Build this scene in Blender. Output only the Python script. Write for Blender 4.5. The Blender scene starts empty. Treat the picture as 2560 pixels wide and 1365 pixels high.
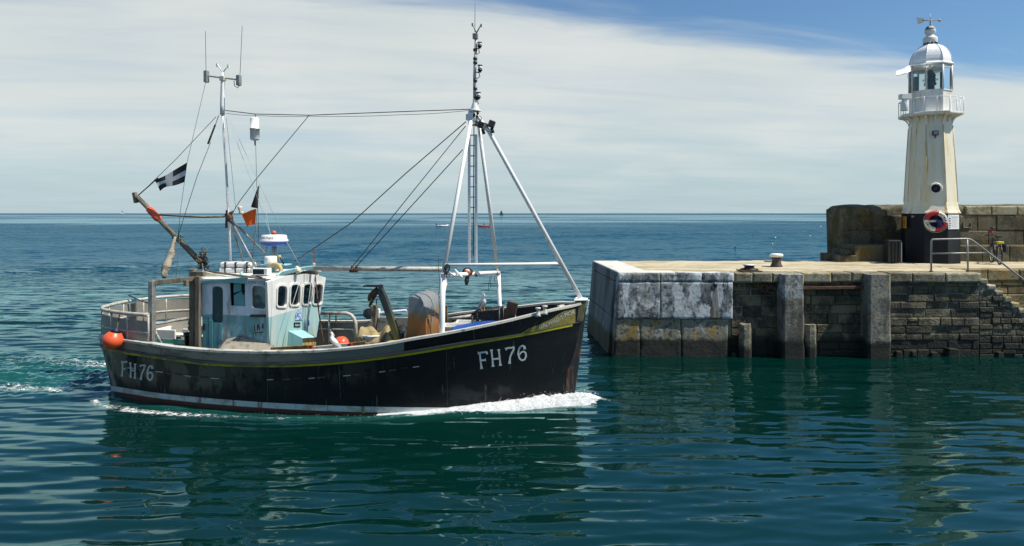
import bpy, math, random
import numpy as np
from mathutils import Vector, Matrix
from mathutils.geometry import tessellate_polygon

RND = random.Random(11)
C = bpy.context.scene.collection
rad = math.radians

# ------------------------------------------------------------------ camera
H, F, HOR = 4.3, 1700.0, 533.0          # eye height (m), focal length and horizon row of the 2560 px frame
cam_d = bpy.data.cameras.new('camera')
cam = bpy.data.objects.new('camera', cam_d)
C.objects.link(cam)
cam.location = (0, 0, H)
cam.rotation_euler = (rad(90), 0, 0)
cam_d.sensor_width = 36.0
cam_d.lens = 36.0 * F / 2560.0
cam_d.shift_y = -(1365 / 2 - HOR) / 2560.0
cam_d.clip_start, cam_d.clip_end = 0.1, 60000
bpy.context.scene.camera = cam

# ------------------------------------------------------------------ exposure
vs = bpy.context.scene.view_settings
vs.view_transform, vs.look, vs.exposure, vs.gamma = 'Standard', 'None', 0.40, 1.0
cy = bpy.context.scene.cycles
cy.max_bounces, cy.diffuse_bounces, cy.glossy_bounces, cy.transparent_max_bounces = 7, 3, 4, 10
cy.caustics_reflective = cy.caustics_refractive = False

# ------------------------------------------------------------------ sun + sky
SUN_AZ, SUN_EL = -16.0, 57.0             # azimuth from +x towards +y, elevation
sd = Vector((math.cos(rad(SUN_AZ)) * math.cos(rad(SUN_EL)), math.sin(rad(SUN_AZ)) * math.cos(rad(SUN_EL)), math.sin(rad(SUN_EL))))
sun_d = bpy.data.lights.new('sun', 'SUN')
sun_d.energy, sun_d.angle, sun_d.color = 4.6, rad(0.53), (1.0, 0.945, 0.85)
sun = bpy.data.objects.new('sun', sun_d)
C.objects.link(sun)
sun.rotation_euler = sd.to_track_quat('Z', 'Y').to_euler()

world = bpy.data.worlds.new('World')
bpy.context.scene.world = world
world.use_nodes = True


class NT:
    """small wrapper to write node trees tersely"""
    def __init__(s, tree):
        s.t, s.n, s.l = tree, tree.nodes, tree.links
    def new(s, typ, **kw):
        n = s.n.new(typ)
        for k, v in kw.items(): setattr(n, k, v)
        return n
    def put(s, sock, v):
        if isinstance(v, bpy.types.NodeSocket): s.l.new(v, sock)
        elif v is not None:
            if isinstance(v, (tuple, list)) and len(v) == 3 and sock.type == 'RGBA': v = (*v, 1)
            sock.default_value = v
    def m(s, op, a, b=None, c=None):
        n = s.new('ShaderNodeMath', operation=op)
        s.put(n.inputs[0], a); s.put(n.inputs[1], b)
        if c is not None: s.put(n.inputs[2], c)
        return n.outputs[0]
    def vm(s, op, a, b):
        n = s.new('ShaderNodeVectorMath', operation=op)
        s.put(n.inputs[0], a); s.put(n.inputs[1], b)
        return n.outputs[0]
    def step(s, x, lo, hi, a=0.0, b=1.0):
        n = s.new('ShaderNodeMapRange', interpolation_type='SMOOTHSTEP')
        s.put(n.inputs[0], x); s.put(n.inputs[1], lo); s.put(n.inputs[2], hi); s.put(n.inputs[3], a); s.put(n.inputs[4], b)
        return n.outputs[0]
    def noise(s, vec, scale=1.0, detail=3.0, rough=0.55, dist=0.0):
        n = s.new('ShaderNodeTexNoise')
        s.put(n.inputs['Vector'], vec); n.inputs['Scale'].default_value = scale
        n.inputs['Detail'].default_value = detail; n.inputs['Roughness'].default_value = rough
        n.inputs['Distortion'].default_value = dist
        return n.outputs[0]
    def mix(s, f, a, b):
        n = s.new('ShaderNodeMix', data_type='RGBA')
        s.put(n.inputs[0], f); s.put(n.inputs[6], a); s.put(n.inputs[7], b)
        return n.outputs[2]
    def sep(s, v):
        n = s.new('ShaderNodeSeparateXYZ'); s.put(n.inputs[0], v)
        return n.outputs
    def comb(s, x, y, z):
        n = s.new('ShaderNodeCombineXYZ')
        for i, v in enumerate((x, y, z)): s.put(n.inputs[i], v)
        return n.outputs[0]


w = NT(world.node_tree)
w.n.clear()
wo = w.new('ShaderNodeOutputWorld')
sky = w.new('ShaderNodeTexSky', sky_type='NISHITA')
sky.sun_disc = False
sky.sun_elevation = rad(SUN_EL)
sky.sun_rotation = math.atan2(sd.x, sd.y)
sky.air_density, sky.dust_density, sky.ozone_density = 1.0, 0.6, 2.0
bg1 = w.new('ShaderNodeBackground'); bg1.inputs[1].default_value = 0.10
tint = w.mix(1.0, sky.outputs[0], (0.58, 0.765, 0.87)); tint.node.blend_type = 'MULTIPLY'
w.l.new(tint, bg1.inputs[0])
tc = w.new('ShaderNodeTexCoord')
dx, dy, dz = w.sep(tc.outputs['Generated'])
zc = w.m('MAXIMUM', dz, 0.012)
px_, py_ = w.m('DIVIDE', dx, zc), w.m('DIVIDE', dy, zc)
zs_ = w.m('ADD', w.m('MAXIMUM', dz, 0.0), 0.06)
qx, qy = w.m('DIVIDE', dx, zs_), w.m('DIVIDE', dy, zs_)
# a high thin cloud sheet: plane coordinates of the layer
ang = rad(12)
cx = w.m('ADD', w.m('MULTIPLY', qx, math.cos(ang)), w.m('MULTIPLY', qy, math.sin(ang)))
cyy = w.m('SUBTRACT', w.m('MULTIPLY', qy, math.cos(ang)), w.m('MULTIPLY', qx, math.sin(ang)))
cv = w.comb(w.m('MULTIPLY', cx, 0.35), cyy, 0.0)
n1 = w.noise(cv, 0.9, 5, 0.5, 0.5)
n2 = w.noise(w.comb(w.m('MULTIPLY', cx, 0.5), w.m('MULTIPLY', cyy, 1.6), 3.0), 2.0, 6, 0.55, 0.6)
edge = w.m('SUBTRACT', py_, w.m('ADD', 3.02, w.m('MULTIPLY', w.m('MAXIMUM', px_, -1.0), 0.44)))
e2 = w.m('ADD', edge, w.m('MULTIPLY', w.m('SUBTRACT', n1, 0.5), 1.3))
e2 = w.m('ADD', e2, w.m('MULTIPLY', w.m('SUBTRACT', n2, 0.5), 0.9))
mask = w.step(e2, -0.12, 0.75)
dens = w.step(w.m('ADD', w.m('MULTIPLY', n1, 0.6), w.m('MULTIPLY', n2, 0.4)), 0.30, 0.62, 0.70, 0.97)
mask = w.m('MULTIPLY', mask, dens)
# thin wisps overhead, hardly any ahead; unseen cloud behind the camera added as fill
fill_wisp = w.m('MULTIPLY', w.step(n2, 0.5, 0.75), w.step(w.m('MULTIPLY', py_, -1.0), -1.5, 2.5, 0.10, 0.8))
mask = w.m('MAXIMUM', mask, fill_wisp)
haze = w.step(dz, 0.0, 0.16, 1.0, 0.0)
# cloud brightness: greyer low down, whiter above
ccol = w.mix(w.step(dz, 0.0, 0.17), (0.36, 0.46, 0.50), (0.52, 0.56, 0.545))
streak = w.noise(w.comb(w.m('ADD', w.m('MULTIPLY', cx, 0.42), w.m('MULTIPLY', dx, 2.0)), w.m('ADD', w.m('MULTIPLY', cyy, 0.55), w.m('MULTIPLY', dz, 4.0)), 9.0), 1.0, 5, 0.52, 0.5)
ccol = w.mix(w.m('MULTIPLY', w.step(streak, 0.36, 0.70), w.step(dz, 0.01, 0.12, 0.2, 0.75)), ccol, (0.57, 0.595, 0.58))
bg2 = w.new('ShaderNodeBackground'); w.l.new(ccol, bg2.inputs[0]); bg2.inputs[1].default_value = 1.0
hz = w.m('MAXIMUM', w.m('MULTIPLY', haze, 0.85), mask)
mixs = w.new('ShaderNodeMixShader')
w.l.new(hz, mixs.inputs[0]); w.l.new(bg1.outputs[0], mixs.inputs[1]); w.l.new(bg2.outputs[0], mixs.inputs[2])
w.l.new(mixs.outputs[0], wo.inputs[0])


# ------------------------------------------------------------------ tags and mesh builder
def tag(o, label=None, cat=None, group=None, kind=None):
    if label: o['label'] = label
    if cat: o['category'] = cat
    if group: o['group'] = group
    if kind: o['kind'] = kind
    return o


def empty(name, loc=(0, 0, 0), rz=0.0, label=None, cat=None, group=None):
    o = bpy.data.objects.new(name, None)
    C.objects.link(o)
    o.location = loc; o.rotation_euler = (0, 0, rz)
    o.empty_display_size = 0.2
    return tag(o, label, cat, group)


def copy_tree(o, parent=None):
    c = o.copy(); C.objects.link(c)
    if parent: c.parent = parent
    for ch in [q for q in bpy.data.objects if q.parent == o]: copy_tree(ch, c)
    return c


class MB:
    def __init__(s):
        s.v, s.f, s.mi, s.sm, s.tn = [], [], [], [], []
        s.cur = 0; s.tone = 0.5
    def add(s, vs_, fs, smooth=False):
        b = len(s.v)
        s.v += [tuple(q) for q in vs_]
        for f in fs:
            s.f.append([b + i for i in f]); s.mi.append(s.cur); s.sm.append(smooth); s.tn.append(s.tone)
        return s
    def hexa(s, c):
        """8 corners: bottom 4 counterclockwise then top 4"""
        return s.add(c, [(3, 2, 1, 0), (4, 5, 6, 7), (0, 1, 5, 4), (1, 2, 6, 5), (2, 3, 7, 6), (3, 0, 4, 7)])
    def box(s, x0, x1, y0, y1, z0, z1):
        return s.hexa([(x0, y0, z0), (x1, y0, z0), (x1, y1, z0), (x0, y1, z0), (x0, y0, z1), (x1, y0, z1), (x1, y1, z1), (x0, y1, z1)])
    def stone(s, x0, x1, y0, y1, z0, z1, ins, axis='y'):
        """a block whose outer (low y) face is chamfered"""
        a = [(x0, y1, z0), (x1, y1, z0), (x1, y1, z1), (x0, y1, z1)]
        b = [(x0, y0 + ins, z0), (x1, y0 + ins, z0), (x1, y0 + ins, z1), (x0, y0 + ins, z1)]
        j = lambda: RND.uniform(.5, 1.6) * ins
        d = [(x0 + j(), y0 + RND.uniform(-.3, .3) * ins, z0 + j()), (x1 - j(), y0 + RND.uniform(-.3, .3) * ins, z0 + j()),
             (x1 - j(), y0 + RND.uniform(-.3, .3) * ins, z1 - j()), (x0 + j(), y0 + RND.uniform(-.3, .3) * ins, z1 - j())]
        fs = [(8, 9, 10, 11)]
        for i in range(4):
            k = (i + 1) % 4
            fs += [(i, k, 4 + k, 4 + i), (4 + i, 4 + k, 8 + k, 8 + i)]
        return s.add(a + b + d, fs)
    def beam(s, p0, p1, w_, h_, up=(0, 0, 1)):
        p0, p1 = Vector(p0), Vector(p1)
        d = (p1 - p0).normalized()
        u = Vector(up)
        if abs(d.dot(u)) > .97: u = Vector((1, 0, 0))
        a = d.cross(u).normalized(); b = a.cross(d).normalized()
        c = []
        for p in (p0, p1):
            for i, k in ((-1, -1), (1, -1), (1, 1), (-1, 1)):
                c.append(p + a * (i * w_ / 2) + b * (k * h_ / 2))
        return s.hexa(c)
    def tube(s, pts, r, n=8, caps=True):
        pts = [Vector(p) for p in pts]
        m_ = len(pts)
        rs = list(r) if isinstance(r, (list, tuple)) else [r] * m_
        nrm = None; vs_ = []
        for i, p in enumerate(pts):
            d = (pts[min(i + 1, m_ - 1)] - pts[max(i - 1, 0)])
            d = d.normalized() if d.length > 1e-9 else Vector((0, 0, 1))
            if nrm is None:
                u = Vector((0, 0, 1)) if abs(d.z) < .9 else Vector((1, 0, 0))
                nrm = d.cross(u).normalized()
            else:
                nrm = (nrm - d * nrm.dot(d))
                nrm = nrm.normalized() if nrm.length > 1e-6 else d.orthogonal().normalized()
            b = d.cross(nrm)
            for k in range(n):
                t = 2 * math.pi * k / n
                vs_.append(p + (nrm * math.cos(t) + b * math.sin(t)) * rs[i])
        fs = []
        for i in range(m_ - 1):
            for k in range(n):
                q = (k + 1) % n
                fs.append((i * n + k, i * n + q, (i + 1) * n + q, (i + 1) * n + k))
        s.add(vs_, fs, True)
        if caps:
            b = len(s.v) - len(vs_)
            for base, rev in ((0, True), ((m_ - 1) * n, False)):
                f = [b + base + k for k in range(n)]
                s.f.append(f[::-1] if rev else f); s.mi.append(s.cur); s.sm.append(False); s.tn.append(s.tone)
        return s
    def lathe(s, prof, c=(0, 0, 0), n=24, smooth=True, M=None, a0=0.0):
        vs_ = []
        M = M or Matrix.Identity(3)
        for r_, z_ in prof:
            for k in range(n):
                t = a0 + 2 * math.pi * k / n
                vs_.append(Vector(c) + M @ Vector((r_ * math.cos(t), r_ * math.sin(t), z_)))
        fs = []
        for i in range(len(prof) - 1):
            for k in range(n):
                q = (k + 1) % n
                fs.append((i * n + k, i * n + q, (i + 1) * n + q, (i + 1) * n + k))
        if prof[0][0] > 1e-5: fs.append(tuple(range(n))[::-1])
        if prof[-1][0] > 1e-5: fs.append(tuple((len(prof) - 1) * n + k for k in range(n)))
        return s.add(vs_, fs, smooth)
    def ball(s, c, r, sc=(1, 1, 1), n=16, m_=9, M=None):
        vs_ = []; M = M or Matrix.Identity(3)
        prof = [(math.sin(math.pi * i / m_), -math.cos(math.pi * i / m_)) for i in range(m_ + 1)]
        S = M @ Matrix.Diagonal(Vector(sc)) * r
        return s.lathe([(max(a, 1e-6), b) for a, b in prof], c, n, True, S)
    def grid(s, P, smooth=True, closed=False):
        n, m_ = len(P), len(P[0])
        vs_ = [q for row in P for q in row]
        fs = []
        for i in range(n - 1):
            for k in range(m_ if closed else m_ - 1):
                q = (k + 1) % m_
                fs.append((i * m_ + k, i * m_ + q, (i + 1) * m_ + q, (i + 1) * m_ + k))
        return s.add(vs_, fs, smooth)
    def sheet(s, P, th, smooth=True):
        """a grid with thickness (both faces and the rim)"""
        n, m_ = len(P), len(P[0])
        P = [[Vector(q) for q in r] for r in P]
        N = []
        for i in range(n):
            row = []
            for k in range(m_):
                a = P[min(i + 1, n - 1)][k] - P[max(i - 1, 0)][k]
                b = P[i][min(k + 1, m_ - 1)] - P[i][max(k - 1, 0)]
                row.append(a.cross(b).normalized())
            N.append(row)
        s.grid([[P[i][k] + N[i][k] * th / 2 for k in range(m_)] for i in range(n)], smooth)
        s.grid([[P[i][k] - N[i][k] * th / 2 for k in range(m_ - 1, -1, -1)] for i in range(n)], smooth)
        rim = [(i, 0) for i in range(n)] + [(n - 1, k) for k in range(1, m_)] + [(i, m_ - 1) for i in range(n - 2, -1, -1)] + [(0, k) for k in range(m_ - 2, -1, -1)]
        s.grid([[P[i][k] + N[i][k] * th / 2 for i, k in rim], [P[i][k] - N[i][k] * th / 2 for i, k in rim]], False)
        return s
    def panel(s, fn, outer, holes, w0, w1):
        """flat panel with holes, 2-D outlines mapped by fn(u, v, w)"""
        loops = [outer] + holes
        flat = [q for lp in loops for q in lp]
        tris = tessellate_polygon([[Vector((q[0], q[1], 0)) for q in lp] for lp in loops])
        n = len(flat)
        vs_ = [fn(q[0], q[1], w0) for q in flat] + [fn(q[0], q[1], w1) for q in flat]
        fs = [tuple(t) for t in tris] + [tuple(i + n for i in reversed(t)) for t in tris]
        o = 0
        for lp in loops:
            k = len(lp)
            for i in range(k):
                q = (i + 1) % k
                fs.append((o + i, o + q, n + o + q, n + o + i))
            o += k
        return s.add(vs_, fs)
    def build(s, name, mats, parent=None, bevel=0.0, seg=2, loc=None, rz=None):
        me = bpy.data.meshes.new(name)
        me.from_pydata(s.v, [], s.f)
        mats = mats if isinstance(mats, (list, tuple)) else [mats]
        for q in mats: me.materials.append(q)
        me.polygons.foreach_set('material_index', s.mi)
        me.polygons.foreach_set('use_smooth', s.sm)
        at = me.attributes.new('tone', 'FLOAT', 'FACE')
        at.data.foreach_set('value', s.tn)
        me.update()
        import bmesh
        bm = bmesh.new(); bm.from_mesh(me)
        bmesh.ops.recalc_face_normals(bm, faces=bm.faces)
        bm.to_mesh(me); bm.free()
        o = bpy.data.objects.new(name, me)
        C.objects.link(o)
        if parent: o.parent = parent
        if loc is not None: o.location = loc
        if rz is not None: o.rotation_euler = (0, 0, rz)
        if bevel:
            b = o.modifiers.new('edge', 'BEVEL')
            b.width, b.segments, b.limit_method, b.angle_limit = bevel, seg, 'ANGLE', rad(35)
        return o


def pchip(xs, ys):
    xs, ys = np.array(xs, float), np.array(ys, float)
    h = np.diff(xs); d = np.diff(ys) / h
    m_ = np.zeros(len(xs))
    for i in range(1, len(xs) - 1):
        if d[i - 1] * d[i] > 0:
            w1, w2 = 2 * h[i] + h[i - 1], h[i] + 2 * h[i - 1]
            m_[i] = (w1 + w2) / (w1 / d[i - 1] + w2 / d[i])
    m_[0], m_[-1] = d[0], d[-1]
    def f(x):
        x = min(max(x, xs[0]), xs[-1])
        i = min(max(int(np.searchsorted(xs, x)) - 1, 0), len(h) - 1)
        t = (x - xs[i]) / h[i]
        return float((1 + 2 * t) * (1 - t) ** 2 * ys[i] + t * (1 - t) ** 2 * h[i] * m_[i] + t * t * (3 - 2 * t) * ys[i + 1] + t * t * (t - 1) * h[i] * m_[i + 1])
    return f


def text_shape(txt, size=1.0, bold=0.0):
    cu = bpy.data.curves.new('letters', 'FONT')
    cu.body, cu.size, cu.resolution_u = txt, size, 3
    cu.offset = bold
    o = bpy.data.objects.new('letters', cu)
    C.objects.link(o)
    dg = bpy.context.evaluated_depsgraph_get()
    me = bpy.data.meshes.new_from_object(o.evaluated_get(dg))
    v = [tuple(q.co) for q in me.vertices]; f = [tuple(p.vertices) for p in me.polygons]
    bpy.data.objects.remove(o); bpy.data.meshes.remove(me); bpy.data.curves.remove(cu)
    return v, f


# ------------------------------------------------------------------ materials
def material(name, base, rough=.6, layers=(), metal=0.0, bump=0.0, bscale=30.0, tone=0.0, coat=0.0, zsplit=None, spec=.5, seed=0.0, bdetail=4):
    """layers: (colour, (sx, sy, sz), lo, hi, amount[, (axis, a, b)]) laid over one another by noise masks in object space"""
    m_ = bpy.data.materials.new(name)
    m_.use_nodes = True
    t = NT(m_.node_tree)
    bs = t.n['Principled BSDF']
    co = t.new('ShaderNodeTexCoord').outputs['Object']
    X = t.sep(co)
    col = base
    if zsplit:
        z0, other, wob = zsplit
        k = t.step(t.m('ADD', X[2], t.m('MULTIPLY', t.m('SUBTRACT', t.noise(co, 9.0, 3), .5), wob)), z0 - .008, z0 + .008)
        col = t.mix(k, other, base)
    for i, L in enumerate(layers):
        c_, sc, lo, hi, am = L[:5]
        v = t.vm('ADD', t.vm('MULTIPLY', co, sc), (3.7 * i + seed, 1.3 * i, 7.1 * i))
        k = t.m('MULTIPLY', t.step(t.noise(v, 1.0, 6, .62), lo, hi), am)
        for G in L[5:]:
            c1 = X['xyz'.index(G[0])]
            if len(G) > 3: c1 = t.m('ADD', c1, t.m('MULTIPLY', t.m('SUBTRACT', t.noise(v, 1.0, 5, .6), .5), G[3]))
            k = t.m('MULTIPLY', k, t.step(c1, G[1], G[2]))
        col = t.mix(k, col, c_)
    if tone:
        at = t.new('ShaderNodeAttribute', attribute_name='tone').outputs['Fac']
        hs = t.new('ShaderNodeHueSaturation')
        t.put(hs.inputs['Color'], col)
        t.put(hs.inputs['Value'], t.m('ADD', 1 - tone, t.m('MULTIPLY', at, 2 * tone)))
        col = hs.outputs[0]
    t.put(bs.inputs['Base Color'], col)
    rn = t.noise(co, 14.0, 3)
    t.put(bs.inputs['Roughness'], t.m('ADD', rough - .09, t.m('MULTIPLY', rn, .18)))
    bs.inputs['Metallic'].default_value = metal
    bs.inputs['Coat Weight'].default_value = coat
    bs.inputs['Specular IOR Level'].default_value = spec
    if bump:
        b = t.new('ShaderNodeBump'); b.inputs['Strength'].default_value = 1.0; b.inputs['Distance'].default_value = bump
        t.put(b.inputs['Height'], t.noise(co, bscale, bdetail, .6))
        t.l.new(b.outputs[0], bs.inputs['Normal'])
    return m_


def cloth(name, c_):
    m_ = bpy.data.materials.new(name); m_.use_nodes = True
    t = NT(m_.node_tree); t.n.clear()
    o = t.new('ShaderNodeOutputMaterial'); d = t.new('ShaderNodeBsdfDiffuse'); tl = t.new('ShaderNodeBsdfTranslucent'); x = t.new('ShaderNodeMixShader')
    d.inputs[0].default_value = tl.inputs[0].default_value = (*c_, 1); x.inputs[0].default_value = .6
    t.l.new(d.outputs[0], x.inputs[1]); t.l.new(tl.outputs[0], x.inputs[2]); t.l.new(x.outputs[0], o.inputs[0])
    return m_


RUST = (.17, .062, .018)
M = {}
M['hull'] = material('black_hull_paint', (.0038, .0046, .0068), .48, [
    ((.016, .017, .019), (1.2, 1, 2.4), .52, .75, .5),
    ((.075, .068, .052), (2.6, 1, .9), .50, .57, .6, ('z', .55, .9, .4), ('x', 2.8, .2)), ((.13, .13, .12), (17, 1, 1.3), .63, .70, .7), ((.05, .055, .06), (.8, 1, 1.1), .54, .64, .55, ('z', .75, .35), ('x', 1.5, 3.0)),
    ((.060, .053, .040), (1.5, 1, 1.1), .42, .50, .7, ('x', .6, -1.8), ('z', .25, .75, .5)),
    ((.125, .112, .082), (2.2, 1, 1.2), .47, .53, .85, ('x', -.5, -2.6), ('z', .25, .6, .5)),
    ((.22, .205, .155), (2.6, 1, 1.3), .53, .57, .9, ('x', -4.6, -5.2)),
    ((.09, .10, .11), (14, 6, 1.0), .66, .78, .55),
    ((.05, .022, .010), (9, 5, .7), .62, .74, .5)], bump=.004, bscale=7, spec=.22)
M['hull_bow'] = M['hull']
M['bulwark_grey'] = material('weathered_grey_bulwark', (.29, .255, .185), .7, [
    ((.12, .105, .075), (1.7, 1, 4), .46, .64, .8), ((.36, .33, .26), (3.0, 2, 4), .56, .70, .6),
    ((.12, .145, .13), (.8, .8, .8), .1, .3, .8, ('x', -.2, 0.4)), ((.03, .03, .028), (22, 8, 9), .68, .72, .9),
    (RUST, (9, 5, 1.2), .64, .74, .45)], bump=.004, bscale=18)
M['boot'] = material('white_boot_stripe', (.50, .56, .56), .5, [((.30, .27, .18), (2.2, 1, 3), .46, .64, .75), ((.10, .09, .06), (7, 3, 9), .58, .68, .7), ((.22, .09, .03), (7, 3, .8), .58, .68, .85)])
M['antifoul'] = material('red_brown_antifouling', (.10, .030, .018), .6, [((.03, .03, .02), (4, 3, 4), .45, .65, .8)])
M['yellow'] = material('yellow_line_paint', (.46, .41, .015), .5, [((.13, .12, .06), (3, 2, 8), .38, .54, .85, ('x', 1.0, -.8)), ((.22, .20, .04), (2, 2, 8), .48, .62, .6), ((.05, .05, .03), (14, 8, 20), .62, .7, .5)])
M['strake'] = material('dark_rubbing_strake', (.05, .05, .055), .6, [((.12, .11, .08), (3, 2, 8), .48, .62, .8, ('x', .5, -1))], bump=.003)
M['cap'] = material('pale_worn_cap_rail', (.52, .50, .44), .65, [((.20, .17, .12), (5, 5, 5), .50, .64, .8, ('x', 1.6, .4)), ((.16, .13, .09), (12, 12, 12), .60, .68, .7), (RUST, (3, 3, 3), .66, .72, .4)], bump=.003)
M['white'] = material('white_gloss_paint', (.76, .75, .71), .42, [((.50, .47, .38), (3, 3, 1.4), .48, .68, .7), ((.24, .12, .05), (16, 16, 2.2), .70, .78, .8)], bump=.0015, bscale=10)
M['white_pipe'] = material('white_painted_pipe', (.80, .80, .77), .42, [((.30, .26, .20), (26, 26, 7), .66, .72, .8), ((.14, .10, .07), (40, 40, 12), .70, .75, .9)])
M['teal'] = material('pale_teal_paint', (.33, .58, .57), .5, [((.22, .42, .43), (4, 4, 2), .5, .7, .6), ((.16, .10, .05), (16, 16, 3), .70, .76, .8)])
M['teal_dark'] = material('mid_teal_paint', (.09, .27, .29), .5, [((.16, .36, .38), (5, 5, 2), .46, .66, .8), ((.03, .06, .06), (14, 14, 3), .66, .72, .7)], bump=.002)
M['teal_door'] = material('dark_green_door_paint', (.012, .045, .048), .5, [((.05, .12, .12), (9, 9, 3), .60, .72, .6)])
M['deck'] = material('dirty_deck', (.14, .13, .11), .8, [((.07, .06, .05), (2, 2, 2), .4, .6, .8)], bump=.003)
M['steel'] = material('galvanised_steel', (.30, .30, .285), .5, [((.17, .16, .14), (6, 6, 6), .46, .66, .8), (RUST, (12, 12, 3), .66, .74, .6)], metal=.35)
M['pipe_grey'] = material('greyed_pipe', (.46, .44, .38), .6, [((.20, .18, .14), (9, 9, 9), .48, .66, .8), (RUST, (11, 11, 11), .66, .74, .6)])
M['plate'] = material('dull_aluminium_plate', (.26, .245, .205), .6, [((.20, .19, .16), (2.6, 2.6, 3), .44, .64, .8), ((.44, .43, .38), (14, 14, 4), .62, .75, .4)], metal=.15)
M['timber_grey'] = material('weathered_grey_timber', (.17, .145, .105), .8, [((.07, .055, .038), (14, 14, 2.2), .46, .62, .8), ((.30, .26, .19), (11, 11, 3), .62, .74, .5)], bump=.005, bscale=22)
M['timber_dark'] = material('dark_brown_timber', (.075, .042, .026), .75, [((.03, .018, .012), (8, 8, 3), .46, .62, .8), ((.16, .11, .08), (13, 13, 5), .62, .72, .5)], bump=.005, bscale=20)
M['timber_ochre'] = material('ochre_stained_timber', (.24, .15, .04), .75, [((.10, .055, .02), (7, 7, 6), .45, .6, .85)], bump=.004)
M['stem'] = material('worn_olive_stem_timber', (.13, .115, .05), .7, [((.04, .035, .02), (9, 9, 3), .48, .62, .85), ((.30, .27, .20), (10, 10, 6), .62, .72, .6)], bump=.004)
M['stem_dark'] = material('dark_stem_with_rust', (.012, .012, .014), .55, [((.15, .06, .025), (13, 13, 2.0), .50, .62, .8), ((.2, .15, .1), (25, 25, 4), .66, .72, .6)])
M['gold'] = material('tarnished_gold_name_panel', (.25, .205, .045), .55, [((.12, .10, .03), (5, 5, 8), .46, .64, .8), ((.34, .30, .10), (14, 14, 14), .6, .7, .5)])
M['letter'] = material('painted_white_letters', (.60, .64, .63), .55, [((.22, .23, .23), (18, 9, 18), .62, .70, .7)])
M['letter_old'] = material('faded_white_letters', (.54, .55, .52), .6, [((.12, .12, .11), (15, 9, 15), .60, .67, .8)])
M['galv_rust'] = material('galvanised_cover_rusting', (.22, .235, .24), .6, [((.20, .21, .21), (3, 3, 4), .45, .6, .8), ((.22, .17, .08), (5, 5, 3), .30, .46, .95, ('z', 2.25, 2.0)), ((.34, .125, .03), (9, 9, 3.0), .40, .54, .95, ('z', 2.22, 1.92))], metal=.25, bump=.002)
M['davit'] = material('dark_olive_davit_paint', (.045, .050, .045), .5, [((.15, .125, .03), (4, 4, 3), .44, .6, .9, ('z', 2.2, 1.75)), ((.2, .12, .04), (12, 12, 4), .64, .7, .7)])
M['rusty'] = material('rusty_iron', (.12, .05, .025), .8, [((.05, .03, .02), (14, 14, 14), .45, .6, .8)], bump=.003)
M['dark'] = material('black_plastic', (.012, .012, .013), .45)
M['screen'] = material('dark_screen_glass', (.008, .012, .016), .12)
M['rope'] = material('grey_brown_rope', (.17, .14, .095), .9, [((.08, .065, .045), (40, 40, 40), .45, .6, .7)])
M['wire'] = material('dark_wire_rope', (.035, .032, .030), .7)
M['wire_rust'] = material('rusty_wire_rope', (.10, .055, .035), .8)
M['wire_pale'] = material('pale_thin_cord', (.42, .42, .40), .7)
M['orange'] = material('orange_buoy_vinyl', (.80, .105, .030), .38, [((.55, .12, .06), (6, 6, 6), .5, .7, .6), ((.75, .35, .22), (12, 12, 12), .66, .74, .35)])
M['orange_flag'] = cloth('orange_flag_cloth', (.92, .15, .035))
M['navy'] = material('navy_cap', (.008, .010, .03), .6)
M['black_flag'] = material('black_flag_cloth', (.018, .019, .022), .85)
M['white_flag'] = cloth('white_flag_cloth', (.66, .66, .64))
M['white_box'] = material('white_plastic_box', (.76, .76, .72), .5, [((.45, .42, .33), (3, 3, 3), .5, .7, .5)])
M['cream_box'] = material('cream_stained_box', (.62, .58, .44), .6, [((.36, .30, .18), (5, 5, 5), .48, .66, .6)])
M['green_box'] = material('sea_green_tank', (.12, .30, .26), .5, [((.07, .17, .15), (4, 4, 4), .5, .65, .7)])
M['canvas'] = material('tan_sacking', (.36, .28, .14), .9, [((.20, .14, .06), (9, 9, 9), .45, .62, .8), ((.5, .42, .26), (6, 6, 6), .6, .7, .6)], bump=.008, bscale=40)
M['bundle'] = material('stained_furled_canvas', (.30, .27, .21), .9, [((.12, .11, .09), (7, 7, 5), .47, .62, .85), ((.48, .44, .36), (9, 9, 4), .62, .72, .6)], bump=.012, bscale=25)
M['blue'] = material('royal_blue_plastic', (.014, .075, .33), .4)
M['radar_white'] = material('white_radome', (.80, .80, .77), .3)
M['radar_blue'] = material('blue_radome_base', (.012, .11, .48), .35)
M['lamp_orange'] = material('orange_beacon_lens', (.85, .12, .02), .2)
M['buff'] = material('buff_foam_ring', (.50, .36, .15), .6, [((.32, .24, .10), (10, 10, 10), .5, .65, .6)])
M['feather'] = material('white_feathers', (.80, .80, .78), .8)
M['feather_grey'] = material('grey_wing_feathers', (.36, .37, .39), .8, [((.10, .10, .11), (30, 30, 30), .62, .7, .6)])
M['beak'] = material('yellow_beak', (.62, .36, .05), .5)
M['skin'] = material('skin', (.50, .28, .20), .6)
M['hair'] = material('dark_hair', (.03, .02, .015), .7)
M['cloth_red'] = material('red_jacket', (.30, .018, .018), .8)
M['cloth_dark'] = material('dark_clothing', (.02, .022, .03), .85)
M['cloth_pale'] = material('pale_clothing', (.60, .50, .44), .85)
M['cloth_pink'] = material('salmon_shirt', (.52, .20, .16), .85)
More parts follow.
